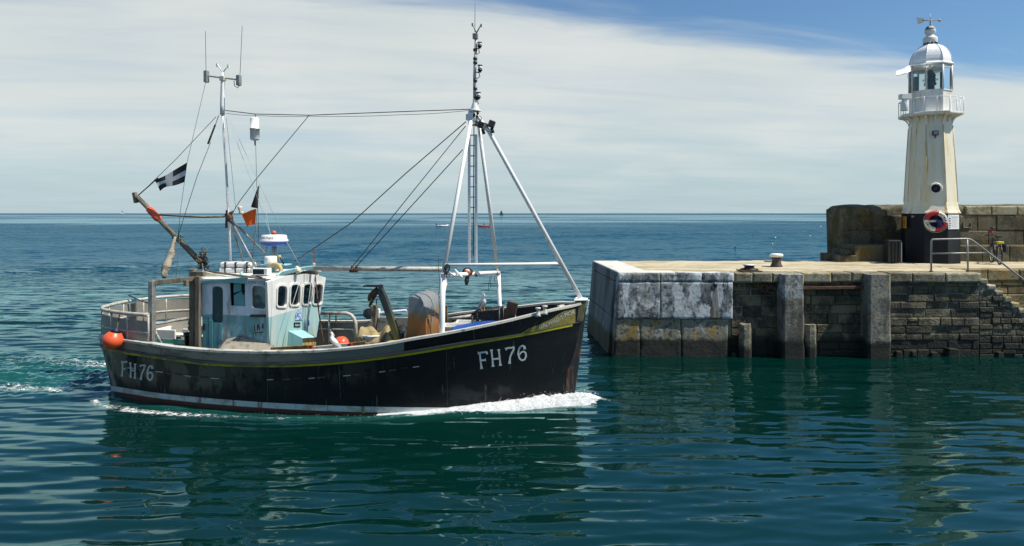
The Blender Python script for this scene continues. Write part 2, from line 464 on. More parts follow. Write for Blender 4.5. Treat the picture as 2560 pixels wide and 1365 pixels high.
# glass: mostly clear with a mirror sheen
gm = bpy.data.materials.new('window_glass'); gm.use_nodes = True
g_ = NT(gm.node_tree); g_.n.clear()
go = g_.new('ShaderNodeOutputMaterial'); tr = g_.new('ShaderNodeBsdfTransparent'); gl = g_.new('ShaderNodeBsdfGlossy')
tr.inputs[0].default_value = (.80, .88, .88, 1); gl.inputs[1].default_value = .02
fr = g_.new('ShaderNodeFresnel'); fr.inputs[0].default_value = 1.5
gx = g_.new('ShaderNodeMixShader')
g_.l.new(g_.m('ADD', fr.outputs[0], .04), gx.inputs[0]); g_.l.new(tr.outputs[0], gx.inputs[1]); g_.l.new(gl.outputs[0], gx.inputs[2])
g_.l.new(gx.outputs[0], go.inputs[0])
M['glass'] = gm

# ------------------------------------------------------------------ where things stand
# (all places were measured from the photograph as real positions: a viewing direction plus the plane the thing stands on)
YAW = rad(10)
FW, PT = np.array([math.cos(YAW), -math.sin(YAW)]), np.array([math.sin(YAW), math.cos(YAW)])
OX, OY = 1.36 - 5.6 * math.cos(YAW), 15.65 + 5.6 * math.sin(YAW)


def dirn(px, py): return np.array([(px - 1280) / F, 1.0, (HOR - py) / F])
def L2W(p): return Vector((OX + p[0] * FW[0] + p[1] * PT[0], OY + p[0] * FW[1] + p[1] * PT[1], p[2]))
def W2L(p): return ((p[0] - OX) * FW[0] + (p[1] - OY) * FW[1], (p[0] - OX) * PT[0] + (p[1] - OY) * PT[1], p[2])
def W2P(p): return (1280 + F * p[0] / p[1], HOR - F * (p[2] - H) / p[1])


def onB(px, py, yl):
    """point on the boat's fore-and-aft plane y = yl, in boat axes"""
    d = dirn(px, py)
    t = (yl + OX * PT[0] + OY * PT[1]) / (d[0] * PT[0] + d[1] * PT[1])
    return Vector(W2L((t * d[0], t, H + t * d[2])))


def onX(px, py, xl):
    d = dirn(px, py)
    t = (xl + OX * FW[0] + OY * FW[1]) / (d[0] * FW[0] + d[1] * FW[1])
    return Vector(W2L((t * d[0], t, H + t * d[2])))


def onD(px, py, depth): return Vector((depth * (px - 1280) / F, depth, H + depth * (HOR - py) / F))
def onZ(px, py, z):
    d = dirn(px, py); t = (z - H) / d[2]
    return Vector((t * d[0], t, z))


class Frame:
    """a plane in boat axes (or world axes) with its own 2-D coordinates"""
    def __init__(s, o, ex, n, boat=True):
        s.o, s.n = Vector(o), Vector(n).normalized()
        s.ex = (Vector(ex) - s.n * Vector(ex).dot(s.n)).normalized()
        s.ey = s.n.cross(s.ex).normalized()
        if s.ey.z < 0: s.ey = -s.ey
        s.c = Vector(W2L((0, 0, H))) if boat else Vector((0, 0, H))
        s.boat = boat
    def pix(s, px, py):
        d = dirn(px, py)
        d = Vector((d[0] * FW[0] + d[1] * FW[1], d[0] * PT[0] + d[1] * PT[1], d[2])) if s.boat else Vector(d)
        t = (s.o - s.c).dot(s.n) / d.dot(s.n)
        q = s.c + d * t - s.o
        return (q.dot(s.ex), q.dot(s.ey))
    def at(s, u, v, w=0.0): return s.o + s.ex * u + s.ey * v + s.n * w
    def P(s, px, py, w=0.0): return s.at(*s.pix(px, py), w)
    def loop(s, pts): return [s.pix(*p) for p in pts]


def arch(x0, y0, x1, y1, tl=0.0, rise=.22, n=6, sk=0.0):
    """round-headed window outline in picture units; sk leans the top, tl tilts the sill"""
    w_, h_ = x1 - x0, y1 - y0
    pts = []
    def q(u, v): return (x0 + u * w_ + sk * (1 - v), y0 + v * h_ + tl * u)
    r = rise
    for i in range(n + 1):
        a = math.pi * (1 - i / n)
        cu, sv = math.cos(a), math.sin(a)
        e = lambda t: math.copysign(abs(t) ** .7, t)
        pts.append(q(.5 + .5 * e(cu), r * (1 - sv ** .8)))
    for i in range(4):
        a = math.pi / 2 * i / 3
        pts.append(q(1 - .22 * (1 - math.cos(a)), 1 - .12 * (1 - math.sin(a))))
    for i in range(4):
        a = math.pi / 2 * i / 3
        pts.append(q(.22 * (1 - math.sin(a)), 1 - .12 * (1 - math.cos(a))))
    return pts


def scale_loop(pts, k):
    cx_ = sum(p[0] for p in pts) / len(pts); cy_ = sum(p[1] for p in pts) / len(pts)
    return [(cx_ + (p[0] - cx_) * k, cy_ + (p[1] - cy_) * k) for p in pts]


# ------------------------------------------------------------------ hull lines
bdk = pchip([0, .006, .02, .05, .10, .20, .34, .48, .60, .72, .82, .90, .96, .99, 1], [0, .55, 1.00, 1.42, 1.74, 2.02, 2.14, 2.14, 2.08, 1.86, 1.50, 1.03, .52, .18, .06])
bwl = pchip([0, .01, .03, .06, .10, .20, .34, .48, .60, .72, .82, .90, .96, .99, 1], [0, .48, .90, 1.24, 1.52, 1.84, 2.00, 2.00, 1.88, 1.54, 1.08, .62, .25, .08, .05])
s0, s1 = onB(1461, 752, -.05), onB(1428, 990, -.05)
KX = (s0.x - s1.x) / (s0.z - s1.z)
def xbow(z): return s1.x + (z - s1.z) * KX
XS = [-5.85]
def xst(z): return XS[0] - .07 * max(-.3, min(z, 1.3))
def zref(u): return 1.25 + 1.0 * max(0, (u - .42) / .58) ** 1.7
def hb(u, z):
    bd, bw = bdk(u), bwl(u)
    t = z / zref(u)
    if t >= 0: return bw + (bd - bw) * min(t, 1.15) ** 1.15
    return bw * (1 - .7 * min(1, -z / .9) ** 2)
def hx(u, z): return xst(z) + u * (xbow(z) - xst(z))
def hp(u, z, side=-1, off=0.0): return Vector((hx(u, z), side * (hb(u, z) + off), z))
def hpix(u, z): return W2P(L2W(hp(u, z)))
US = sorted(set([0, .002, .006, .012, .02, .032, .05, .07] + [round(.1 + i * .0225, 4) for i in range(41)] + [.985, .992, 1.0]))
US = [u for u in US if u <= 1.0]
for _ in range(25):
    m_ = min(hpix(u, 1.0)[0] for u in US)
    XS[0] += (255 - m_) / F * 16.5


def fit(tab, z0):
    out = []
    xs, ys = [t[0] for t in tab], [t[1] for t in tab]
    f = pchip(xs, ys)
    for u in US:
        z = z0
        for _ in range(40):
            p = L2W(hp(u, z)); px = 1280 + F * p.x / p.y
            z += .7 * (H + p.y * (HOR - f(px)) / F - z)
        out.append(z)
    return out


Z_SHEER = fit([(250, 845), (300, 851), (375, 862), (440, 871), (540, 879), (665, 882), (775, 880), (870, 873), (970, 861), (1010, 853), (1110, 836), (1250, 808), (1380, 777), (1437, 765), (1462, 757)], 1.2)
Z_YEL = fit([(252, 868), (300, 879), (400, 894), (540, 911), (640, 914), (700, 914), (800, 910), (900, 901), (1000, 888), (1100, 872), (1200, 855), (1300, 838), (1440, 810), (1460, 806)], .9)
Z_BT = fit([(255, 961), (300, 968), (400, 983), (540, 997), (700, 1008), (900, 1016), (1115, 1019), (1250, 1014), (1330, 1003), (1432, 985)], .15)
Z_BB = [z - .125 for z in Z_BT]
# the stern is hidden behind: keep the lines level round it
for arr in (Z_SHEER, Z_YEL, Z_BT, Z_BB):
    k = US.index(.032)
    for i in range(k): arr[i] = arr[k]
LN = lambda arr: (lambda u: float(np.interp(u, US, arr)))
zsh, zye, zbt, zbb = LN(Z_SHEER), LN(Z_YEL), LN(Z_BT), LN(Z_BB)


def hullpix(px, py, off=0.006):
    """point of the starboard hull surface seen in that direction"""
    b = 1.9
    for _ in range(40):
        p = onB(px, py, -b)
        u = (p.x - xst(p.z)) / (xbow(p.z) - xst(p.z))
        b += .6 * (hb(min(max(u, 0), 1), p.z) - b)
    p = onB(px, py, -b)
    e = 2e-2
    u = min(max((p.x - xst(p.z)) / (xbow(p.z) - xst(p.z)), 0), .985)
    a, c_ = hp(u + .01, p.z) - hp(u, p.z), hp(u, p.z + e) - hp(u, p.z)
    n = a.cross(c_).normalized()
    if n.y > 0: n = -n
    return Vector((p.x, -b, p.z)) + n * off


# ------------------------------------------------------------------ the trawler
boat = empty('fishing_trawler', (OX, OY, 0), -YAW, 'black hulled fishing trawler with white and teal wheelhouse steaming past the pier', 'fishing boat')
def part(name, mb, mats, parent=None, bevel=0.0, seg=2): return mb.build(name, mats, parent or boat, bevel, seg)


def band(zlo, zhi, n, sides=(-1, 1), off=0.0, u0=0.0, u1=1.0, mb=None):
    mb = mb or MB()
    us = [u for u in US if u0 <= u <= u1]
    for s in sides:
        mb.grid([[hp(u, zlo(u) + (zhi(u) - zlo(u)) * k / n, s, off) for u in us] for k in range(n + 1)])
    return mb


mb = band(zbt, zye, 9)
hull = part('hull', mb, M['hull'])
mb = band(lambda u: -.75, zbb, 4)
part('bottom_paint', mb, M['antifoul'], hull)
part('boot_stripe', band(zbb, zbt, 2), M['boot'], hull)
# bulwark: outer skin, inner skin, both sides; black forward of the winch; a low gate with rails to port
U_BL = .70
def pgap(u): return 0.62 if .505 < u < .607 else None
bw_mb = MB()
for s in (-1, 1):
    for k, (a, b_) in enumerate(((0, U_BL), (U_BL, 1.0))):
        bw_mb.cur = k
        us = sorted(set([u for u in US if a < u < b_] + [a, b_, .505, .506, .606, .607]))
        us = [u for u in us if a <= u <= b_]
        top = lambda u: zsh(u) if s < 0 or pgap(u) is None else min(zsh(u), zye(u) - .22)
        lo = lambda u: zye(u) if s < 0 or pgap(u) is None else zye(u) - .3
        bw_mb.grid([[hp(u, lo(u) + (top(u) - lo(u)) * j / 3, s, .004) for u in us] for j in range(4)])
        bw_mb.cur = 2 if k == 0 else 1
        zi = lambda u, j: .55 + (top(u) - .55) * j / 3
        bw_mb.grid([[Vector((hx(min(u, .985), zi(u, j)), s * max(.02, hb(u, zi(u, j)) - .10), zi(u, j))) for u in us] for j in range(4)])
bulwark = part('bulwark', bw_mb, [M['bulwark_grey'], M['hull_bow'], M['plate']])
mb = MB()
for s in (-1, 1):
    for seg_ in (((0, 1.0),) if s < 0 else ((0, .505), (.607, 1.0))):
        us = [u for u in US if seg_[0] <= u <= seg_[1]]
        P = [[], [], [], []]
        for u in us:
            z = zsh(u); b_ = hb(u, z); x = hx(u, z)
            P[0].append((x, s * (b_ + .035), z - .012)); P[1].append((x, s * (b_ + .035), z + .038))
            P[2].append((x, s * max(b_ - .14, .0), z + .038)); P[3].append((x, s * max(b_ - .14, 0), z - .012))
        mb.grid(P + [P[0]], False)
part('cap_rail', mb, M['cap'], bulwark, .008)
# rubbing strake with the yellow line under it
mb = MB()
for s in (-1, 1):
    us = US
    P = []
    for dz_, o in ((.085, .0), (.075, .05), (.035, .055), (.02, 0)):
        tk = lambda u: 1 - .72 * min(1, max(0, (u - .80) / .06))
        P.append([hp(u, zye(u) + .02 + (dz_ - .02) * tk(u), s, o * (.35 + .65 * tk(u))) for u in us])
    mb.grid(P, False)
part('rubbing_strake', mb, M['strake'], hull)
mb = MB()
for s in (-1, 1):
    us = [u for u in US if u <= .985]
    mb.grid([[hp(u, zye(u) + d_, s, o) for u in us] for d_, o in ((.022, .005), (.018, .022), (-.032, .022), (-.036, .0))], False)
part('yellow_line', mb, M['yellow'], hull)
# deck, fore deck
mb = MB()
us = [u for u in US if u <= .72]
mb.grid([[(hx(u, .6), s * max(.0, hb(u, .6) - .08), .62) for u in us] for s in (-1, 1)], False)
us = [u for u in US if u >= .70]
mb.grid([[(hx(u, 1.3), s * max(.0, hb(u, 1.3) - .08), min(1.32, zsh(u) - .1)) for u in us] for s in (-1, 1)], False)
u_ = .70
mb.add([(hx(u_, 1), -1.45, .6), (hx(u_, 1), 1.45, .6), (hx(u_, 1), 1.75, 1.31), (hx(u_, 1), -1.75, 1.31)], [(0, 1, 2, 3)])
part('deck', mb, M['deck'])
# stem timber and stem head
mb = MB()
P = []
for i in range(13):
    z = -.5 + i * (2.13 + .5) / 12
    x = xbow(z)
    P.append([(x - .16, -.13, z), (x - .02, -.075, z), (x + .075, -.045, z), (x + .075, .045, z), (x - .02, .075, z), (x - .16, .13, z)])
mb.grid(P, False)
stem = part('stem_post', mb, M['stem_dark'], None, .01)
mb = MB()
zt = onB(1458, 751, -.1).z
zl = onB(1445, 806, -.2).z
mb.hexa([(xbow(zl) - .22, -.20, zl), (xbow(zl) + .03, -.09, zl), (xbow(zl) + .03, .09, zl), (xbow(zl) - .22, .20, zl),
         (xbow(zt) - .20, -.22, zt), (xbow(zt) + .05, -.10, zt), (xbow(zt) + .05, .10, zt), (xbow(zt) - .20, .22, zt)])
head = part('stem_head', mb, M['stem'], stem, .02)
mb = MB()
mb.hexa([(xbow(zt) - .23, -.25, zt + .002), (xbow(zt) + .07, -.12, zt + .002), (xbow(zt) + .07, .12, zt + .002), (xbow(zt) - .23, .25, zt + .002),
         (xbow(zt) - .22, -.24, zt + .035), (xbow(zt) + .06, -.11, zt + .035), (xbow(zt) + .06, .11, zt + .035), (xbow(zt) - .22, .24, zt + .035)])
mb.hexa([(xbow(zl) + .079, -.048, zl + .15), (xbow(zl) + .10, -.048, zl + .15), (xbow(zl) + .10, .048, zl + .15), (xbow(zl) + .079, .048, zl + .15),
         (xbow(zt) + .078, -.06, zt), (xbow(zt) + .11, -.06, zt), (xbow(zt) + .11, .06, zt), (xbow(zt) + .078, .06, zt)])
part('stem_cap', mb, M['white_pipe'], stem, .01)


# lettering, brushed strokes laid on the planking
def stroke(mb, pts, w_, off, fl=(1.0, 1.0), sub=5):
    """ribbon in picture units with flared ends"""
    d = []
    for i in range(len(pts) - 1):
        for k in range(sub):
            t = k / sub
            d.append((pts[i][0] + (pts[i + 1][0] - pts[i][0]) * t, pts[i][1] + (pts[i + 1][1] - pts[i][1]) * t))
    d.append(pts[-1])
    n = len(d); A, B = [], []
    for i, p in enumerate(d):
        a, b_ = d[max(i - 1, 0)], d[min(i + 1, n - 1)]
        tx, ty = b_[0] - a[0], b_[1] - a[1]; l = math.hypot(tx, ty) or 1
        t = i / (n - 1)
        k = w_ / 2 * (1 + (fl[0] - 1) * max(0, 1 - t / .22) ** 2 + (fl[1] - 1) * max(0, (t - .78) / .22) ** 2)
        A.append(hullpix(p[0] - ty / l * k, p[1] + tx / l * k, off)); B.append(hullpix(p[0] + ty / l * k, p[1] - tx / l * k, off))
    mb.grid([A, B], False)


def letters(raw, org, sc, w_, mat, off=.008):
    mb = MB()
    for i, (pts, fl) in enumerate(raw):
        stroke(mb, [(org[0] + x / sc, org[1] + y / sc) for x, y in pts], w_, off + i * .0006, fl)
    return part('registration_letters', mb, mat, hull)


letters([([(478, 642), (486, 725), (497, 810)], (1.5, 1.9)), ([(458, 652), (500, 645), (548, 640)], (1.9, 1.5)), ([(549, 636), (552, 664)], (1, 1)), ([(488, 726), (540, 719)], (1, 1.9)),
         ([(594, 615), (604, 700), (612, 788)], (1.9, 1.9)), ([(668, 612), (677, 690), (686, 778)], (1.9, 1.9)), ([(600, 714), (682, 703)], (1, 1)),
         ([(735, 612), (762, 598), (795, 598), (822, 588)], (2.1, 1.0)), ([(818, 588), (818, 615), (800, 648), (782, 690), (776, 758)], (1.3, 1.8)),
         ([(928, 612), (926, 586), (905, 575), (882, 588), (866, 622), (864, 665), (878, 706), (902, 724), (928, 714), (942, 682), (938, 650), (920, 634), (896, 640), (876, 668)], (1.5, .7))],
        (1080, 720), 4.0146, 4.3, M['letter'])
letters([([(216, 853), (218, 915), (213, 977)], (1.5, 1.8)), ([(208, 858), (232, 862), (256, 857)], (1.8, 1.6)), ([(216, 917), (242, 917)], (1, 1.7)),
         ([(281, 862), (286, 925), (284, 988)], (1.7, 1.7)), ([(321, 872), (320, 935), (318, 996)], (1.7, 1.7)), ([(284, 926), (320, 932)], (1, 1)),
         ([(360, 892), (380, 886), (404, 886)], (1.9, 1)), ([(402, 886), (392, 920), (376, 955), (367, 1004)], (1.3, 1.8)),
         ([(462, 916), (458, 894), (442, 890), (428, 912), (420, 950), (424, 990), (440, 1008), (456, 998), (464, 975), (458, 950), (444, 942), (428, 956)], (1.4, .8))],
        (240, 640), 3.25, 4.0, M['letter_old'])
# the gilded name panel
tp = pchip([1304, 1320, 1350, 1381, 1396, 1414, 1437], [833, 822, 810, 795.5, 785, 776.5, 772])
bt_ = pchip([1304, 1340, 1388, 1437], [834, 826.5, 817.5, 808])
xs = np.linspace(1304.5, 1438, 26)
mb = MB(); mb.grid([[hullpix(x, bt_(x) + (tp(x) - bt_(x)) * k / 4, .006) for x in xs] for k in range(5)], True)
panel_ = part('name_panel', mb, M['gold'], bulwark)
mb = MB()
v, f = text_shape('GALWAD-Y-MOR', 1.0)
vx = max(q[0] for q in v)
bx_ = pchip([0, .28, .52, .76, 1.0], [1347.5, 1374, 1396.5, 1415.5, 1437.5]); by_ = pchip([0, .28, .52, .76, 1.0], [822.2, 812.8, 802.8, 791, 783.5])
vv = []
for q in v:
    s = q[0] / vx
    x, y = bx_(s), by_(s)
    tx, ty = bx_(min(1, s + .02)) - bx_(max(0, s - .02)), by_(min(1, s + .02)) - by_(max(0, s - .02)); l = math.hypot(tx, ty)
    h_ = q[1] * 13.5
    vv.append(hullpix(x + ty / l * h_ * .7, y - h_ * .98, .011))
mb.add(vv, f)
part('boat_name_letters', mb, M['letter'], bulwark)
# scuppers: slots along the side, some with a bright lip
sc_y = pchip([330, 395, 520, 640, 700, 850, 950, 1048], [918, 927, 943, 947.5, 947, 938.5, 928, 914])
for i, x in enumerate(list(range(318, 470, 24)) + list(range(480, 560, 24)) + [640, 668, 706, 733, 772, 792, 832, 858, 884, 908, 948, 972, 1002, 1032]):
    w_ = 15 + RND.random() * 6
    mb = MB()
    for m2, d0, d1, o in ((0, -1.8, 1.8, .006), (1, 1.2 if i % 3 else .6, 2.6, .010)):
        if m2 == 1 and i % 3 == 2: continue
        mb.cur = m2
        P = [[hullpix(x + w_ * k / 3, sc_y(x + w_ * k / 3) + d_, o) for k in range(4)] for d_ in (d0, d1)]
        mb.grid(P, False)
    part('scupper_slot', mb, [M['dark'], (M['letter_old'], M['timber_grey'], M['boot'])[i % 3]], hull)
# flat seams: plates bolted on the bulwark
for x0, x1, y0, y1 in ((365, 403, 861, 885), (541, 665, 876, 905)):
    f0 = lambda x: np.interp(x, [250, 375, 540, 665, 775], [843, 862, 879, 882, 880])
    P = [[hullpix(x, f0(x) + dd, .014) for x in np.linspace(x0, x1, 6)] for dd in (1.5, 24)]
    mb = MB(); mb.sheet(P, .012, False); part('bulwark_plate', mb, M['bulwark_grey'], bulwark)
# plank seams and a welded plate edge showing through the paint
for px0, a, b_ in ((1116, 874, 1014), (668, 917, 1003)):
    mb = MB(); yy = np.linspace(a, b_, 9)
    mb.grid([[hullpix(px0 + dx_ + (y - a) * .02 + .5 * math.sin(y * .21), y, .005) for y in yy] for dx_ in (-.5, .5)], False)
    part('plank_seam', mb, M['strake'], hull)

# ------------------------------------------------------------------ wheelhouse
YN, YF = -1.20, 1.18
A_, B_ = onB(676, 872, -1.08), onB(786, 866, 1.05)
D_, C_ = onB(668, 699, YN - .04), onB(815, 692, YF + .06)
A_.x = B_.x = (A_.x + B_.x) / 2; D_.x = C_.x = (D_.x + C_.x) / 2
zb = .62
side = Frame((0, YN, 1.5), (1, 0, 0), (0, -1, 0))
fn_ = ((D_ + C_) / 2 - (A_ + B_) / 2)
nrm = Vector((fn_.z, 0, -fn_.x)).normalized()
front = Frame((A_ + B_) / 2, (0, 1, 0), nrm)
XFB, XFT = A_.x, D_.x
TWO = onB(665, 791, YN).z
M['house'] = material('two_tone_wheelhouse_paint', (.76, .755, .72), .42, [((.58, .58, .54), (3, 3, 1.0), .46, .60, .6), ((.33, .27, .15), (6, 6, 1.2), .48, .64, .75, ('z', 1.55, 1.05)), ((.5, .42, .28), (5, 9, .5), .58, .68, .6), ((.20, .12, .06), (15, 15, 1.8), .66, .74, .85)], zsplit=(TWO, (.34, .55, .54), .015), bump=.002, bscale=9)
M['house_side_shaded'] = material('worn_shaded_two_tone_paint', (.70, .75, .78), .55, [((.42, .50, .54), (3, 3, 1.2), .44, .62, .7), ((.52, .60, .63), (3.1, 3, 2.1), .56, .60, .8, ('z', 1.75, 1.5)), ((.06, .20, .22), (4, 3, 1.6), .56, .62, .7, ('z', 1.75, 1.5)), ((.24, .19, .11), (6, 6, .7), .52, .66, .7), ((.15, .08, .04), (13, 13, 1.6), .63, .72, .9)], zsplit=(TWO + .01, (.15, .35, .37), .06), bump=.003, bscale=9)  # real wear, plus the side's shade put into its darker, bluer base colours
house = None
# starboard side, with door, hatch and window openings
wl = arch(631.5, 713, 665, 769, 4, .18)
hl = [(573, 707), (612, 707), (613, 766), (576, 764)]
dl = arch(530, 715, 557, 806, 2, .12)
mb = MB()
sp_top = [(497, 707), (620, 698), (668, 699)]
side_out = [side.pix(*p) for p in sp_top]
side_out += [(XFB + (XFT - XFB) * .0, zb - 1.5), (side.pix(502, 880)[0], zb - 1.5)]
side_out[3] = (XFB - .03, zb - 1.5)
mb.panel(side.at, side_out, [side.loop(wl), side.loop(hl), side.loop(dl)], 0, -.05)
house = part('wheelhouse', mb, M['house_side_shaded'], None, .004, 1)
XA = side.pix(500, 800)[0]
# front, four round-headed windows
wins = [arch(691, 714, 714, 765, 1, .2, sk=2), arch(724, 711, 747, 762, 0, .2, sk=2), arch(755, 710.5, 776.5, 760, -.5, .2, sk=3), arch(781.5, 710.5, 802.5, 759.5, -.5, .2, sk=3)]
mb = MB()
lo = -.02
W0 = A_.y - .0
fr_out = [front.pix(*W2P(L2W((XFB, -1.1, zb)))), front.pix(*W2P(L2W((XFB, 1.07, zb))))]
fr_out += [front.pix(815, 694), front.pix(790, 687), front.pix(765, 684.5), front.pix(740, 685.5), front.pix(715, 690), front.pix(690, 697), front.pix(668, 705)]
mb.panel(front.at, fr_out, [front.loop(q) for q in wins], 0.0, -.06)
wf = part('wheelhouse_front', mb, M['house'], None, .005, 1)
for i, q in enumerate(wins + [wl]):
    fr_ = front if i < 4 else side
    mb = MB()
    o_, h_ = fr_.loop(scale_loop(q, 1.0)), fr_.loop(scale_loop(q, 1.17))
    h_ = [(a[0] + (b_[0] - a[0]), a[1] + (b_[1] - a[1])) for a, b_ in zip(o_, h_)]
    mb.panel(fr_.at, h_, [o_], .03, .0015)
    wfr = part('window_frame', mb, M['white'], wf if i < 4 else house, .008)
    mb = MB(); mb.panel(fr_.at, fr_.loop(scale_loop(q, 1.03)), [], -.022, -.028)
    part('window_pane', mb, M['glass'], wf if i < 4 else house)
# starboard wall strip lies outboard of the front edge: corner post
mb = MB()
mb.beam((XFB - .03, -1.13, zb), (XFT - .035, YN + .0, D_.z - .02), .09, .09)
part('corner_post', mb, M['house'], house, .012)
# port side with two windows, back wall, floor
far = Frame((0, YF, 1.5), (1, 0, 0), (0, 1, 0))
mb = MB()
zt_ = D_.z - .02
z0w, z1w = onB(700, 768, YF).z, onB(700, 712, YF).z
fo = [(XA, zb - 1.5), (XFB - .03, zb - 1.5), (XFT - .06, zt_ - 1.5), (XA, zt_ - 1.5)]
wf_ = lambda a, b_: [(a, z0w - 1.5), (b_, z0w - 1.5), (b_, z1w - 1.5), (a, z1w - 1.5)]
mb.panel(far.at, fo, [wf_(XFB - .60, XFB - .10), wf_(XFB - 1.30, XFB - .68)], 0, .05)
part('port_wall', mb, M['house'], house)
mb = MB()
back = Frame((XA, 0, 1.5), (0, 1, 0), (-1, 0, 0))
mb.panel(back.at, [(-1.19, zb - 1.5), (1.17, zb - 1.5), (1.17, zt_ - 1.5), (-1.19, zt_ - 1.5)], [[(-.25, z0w - 1.6), (1.02, z0w - 1.6), (1.02, z1w - 1.45), (-.25, z1w - 1.45)]], 0, .05)
part('back_wall', mb, M['house_side_shaded'], house)
mb = MB(); mb.box(XFB - .45, XFB - .06, -1.0, 1.0, 1.35, z0w - .03)
mb2 = mb; mb = MB(); mb.box(XA + .02, XFB - .05, -1.02, 1.0, .625, .85); part('wheelhouse_floor', mb, M['deck'], house); mb = mb2
part('console', mb, M['dark'], house, .02)
# door leaf: dark green upper, teal lower with vertical boards and a pale rail
mb = MB(); mb.panel(side.at, side.loop(scale_loop(dl, 1.03)), [], -.03, -.045)
part('door_window', mb, M['teal_door'], house)
mb = MB()
for x0, x1, y0, y1, w_ in ((506, 522, 792, 876, .014), (524, 532, 800, 878, .022), (534, 548, 806, 878, .012), (549, 556, 808, 850, .02)):
    mb.panel(side.at, side.loop([(x0, y1), (x1, y1), (x1, y0), (x0, y0)]), [], .001, w_)
door = part('door', mb, M['teal_dark'], house, .006)
mb = MB()
mb.beam(side.P(504.5, 792, .02), side.P(506, 842, .02), .03, .03)
part('door_rail', mb, M['white'], house, .006)
mb = MB()
mb.panel(side.at, side.loop([(510, 825), (514, 825), (514, 808), (510, 808)]), [], .016, .05)
part('door_handle', mb, M['dark'], door, .006)
mb = MB()
for q in [[(584, 764), (611, 766), (612, 735), (606, 738), (603, 728), (583, 738)], [(583, 733), (602, 727), (602, 709), (583, 709)]]:
    mb.panel(side.at, side.loop(q), [], -.016, -.03)
part('hatch_shutter', mb, M['teal_dark'], house, .004)
mb = MB()
mb.box(XA + .1, side.pix(614, 740)[0], YN + .25, YN + .3, .7, zt_ - .05)
part('inner_bulkhead', mb, M['teal_door'], house)
# dark timber ledge, scrawled mark, corner moulding under the side window
mb = MB(); mb.panel(side.at, side.loop([(627, 792), (674, 792), (674, 786), (627, 786)]), [], 0.002, .045)
part('side_ledge', mb, M['timber_dark'], house, .008)
mb = MB()
for q in [[(636, 828), (639, 828), (637, 812), (635, 813)], [(642, 827), (645, 827), (646, 818), (649, 826), (651, 825), (647, 810), (643, 812)], [(654, 820), (659, 822), (659, 808), (656, 810)], [(633, 833), (658, 831), (658, 829), (633, 831)], [(639, 838), (640.5, 838), (640, 832), (638.6, 832)], [(652, 838), (653.5, 838), (653, 832), (651.8, 832)]]:
    mb.panel(side.at, side.loop(q), [], .002, .006)
part('painted_mark', mb, M['timber_dark'], house)
# stepped lower box of the engine casing beside the wheelhouse (pale, sloping top)
mb = MB()
fp = [onB(546, 876, -1.62), onB(664, 880, -1.62)]
q0, q1, q2 = onB(566, 848, -1.22), onB(604, 838, -1.22), onB(672, 868, -1.16)
b0, b1 = Vector((fp[0].x, -1.66, 1.2)), Vector((fp[1].x + .35, -1.66, 1.2))
mb.add([(b0.x, -1.66, .65), (b1.x, -1.66, .65), b1, b0, (b0.x, -1.22, .65), (b1.x, -1.16, .65), (q2.x + .3, -1.20, 1.22), q1, q0],
       [(0, 1, 2, 3), (3, 2, 6, 7), (3, 7, 8), (4, 0, 3, 8), (1, 5, 6, 2)])
part('engine_casing', mb, M['bundle'], None, .01)
# roof: cambered slab, side fascia, visor
mb = MB()
zr = lambda y, x: D_.z - .005 + .10 * (1 - (y / 1.3) ** 2) - .02 * (XFT - x)
xsr = np.linspace(XA - .08, XFT - .015, 6)
ysr = np.linspace(YN - .07, YF + .10, 9)
mb.sheet([[(x, y, zr(y, x)) for y in ysr] for x in xsr], .05)
roof = part('wheelhouse_roof', mb, M['white'], None, .006)
mb = MB(); mb.panel(side.at, side.loop([(497, 703), (497, 708), (560, 705), (624, 709), (624, 692), (560, 697)]), [], .05, .075)
part('side_fascia', mb, M['teal_dark'], roof, .005)
mb = MB()
z_ = lambda px, py, y: onB(px, py, y)
# curved teal breakwater round the front of the roof
P = []
vt = [(690, 693, -.98, 690.5, 689), (700, 690.5, -.86, 702, 679), (720, 686.5, -.55, 722, 674), (745, 683.5, -.15, 748, 669), (768, 681.5, .35, 771, 666), (786, 681, .85, 789, 664.5), (796, 683, 1.1, 797, 668)]
lo_, hi_ = [], []
for a, b_, y, c_, d_ in vt:
    pl = onB(a, b_, y); ph = onB(c_, d_, y)
    lo_.append((pl.x, y, zr(y, pl.x) + .02)); hi_.append((pl.x + .03, y, max(ph.z, zr(y, pl.x) + .05)))
mb.sheet([lo_, hi_], .035)
mb.sheet([[(q[0] - 1.0 - .1 * i, q[1] * .85, q[2]) for i, q in enumerate(lo_)], [(q[0] - 1.0 - .1 * i, q[1] * .85, q[2] - .05) for i, q in enumerate(hi_)]], .03)
part('roof_breakwater', mb, M['teal'], roof)
mb = MB()
q = onB(784, 662, .85); mb.ball(q, .06); mb.tube([q + Vector((0, 0, -.1)), q], .02); part('roof_lamp', mb, M['steel'], roof)
mb = MB()
q = onB(746, 676, -.2); mb.lathe([(.02, -.08), (.075, -.05), (.08, .03), (.055, .05), (.0, .055)], q, 14, M=Matrix.Rotation(rad(70), 3, 'Y')); mb.ball(q + Vector((-.05, .03, .06)), .05)
part('roof_lamp', mb, M['cream_box'], roof)
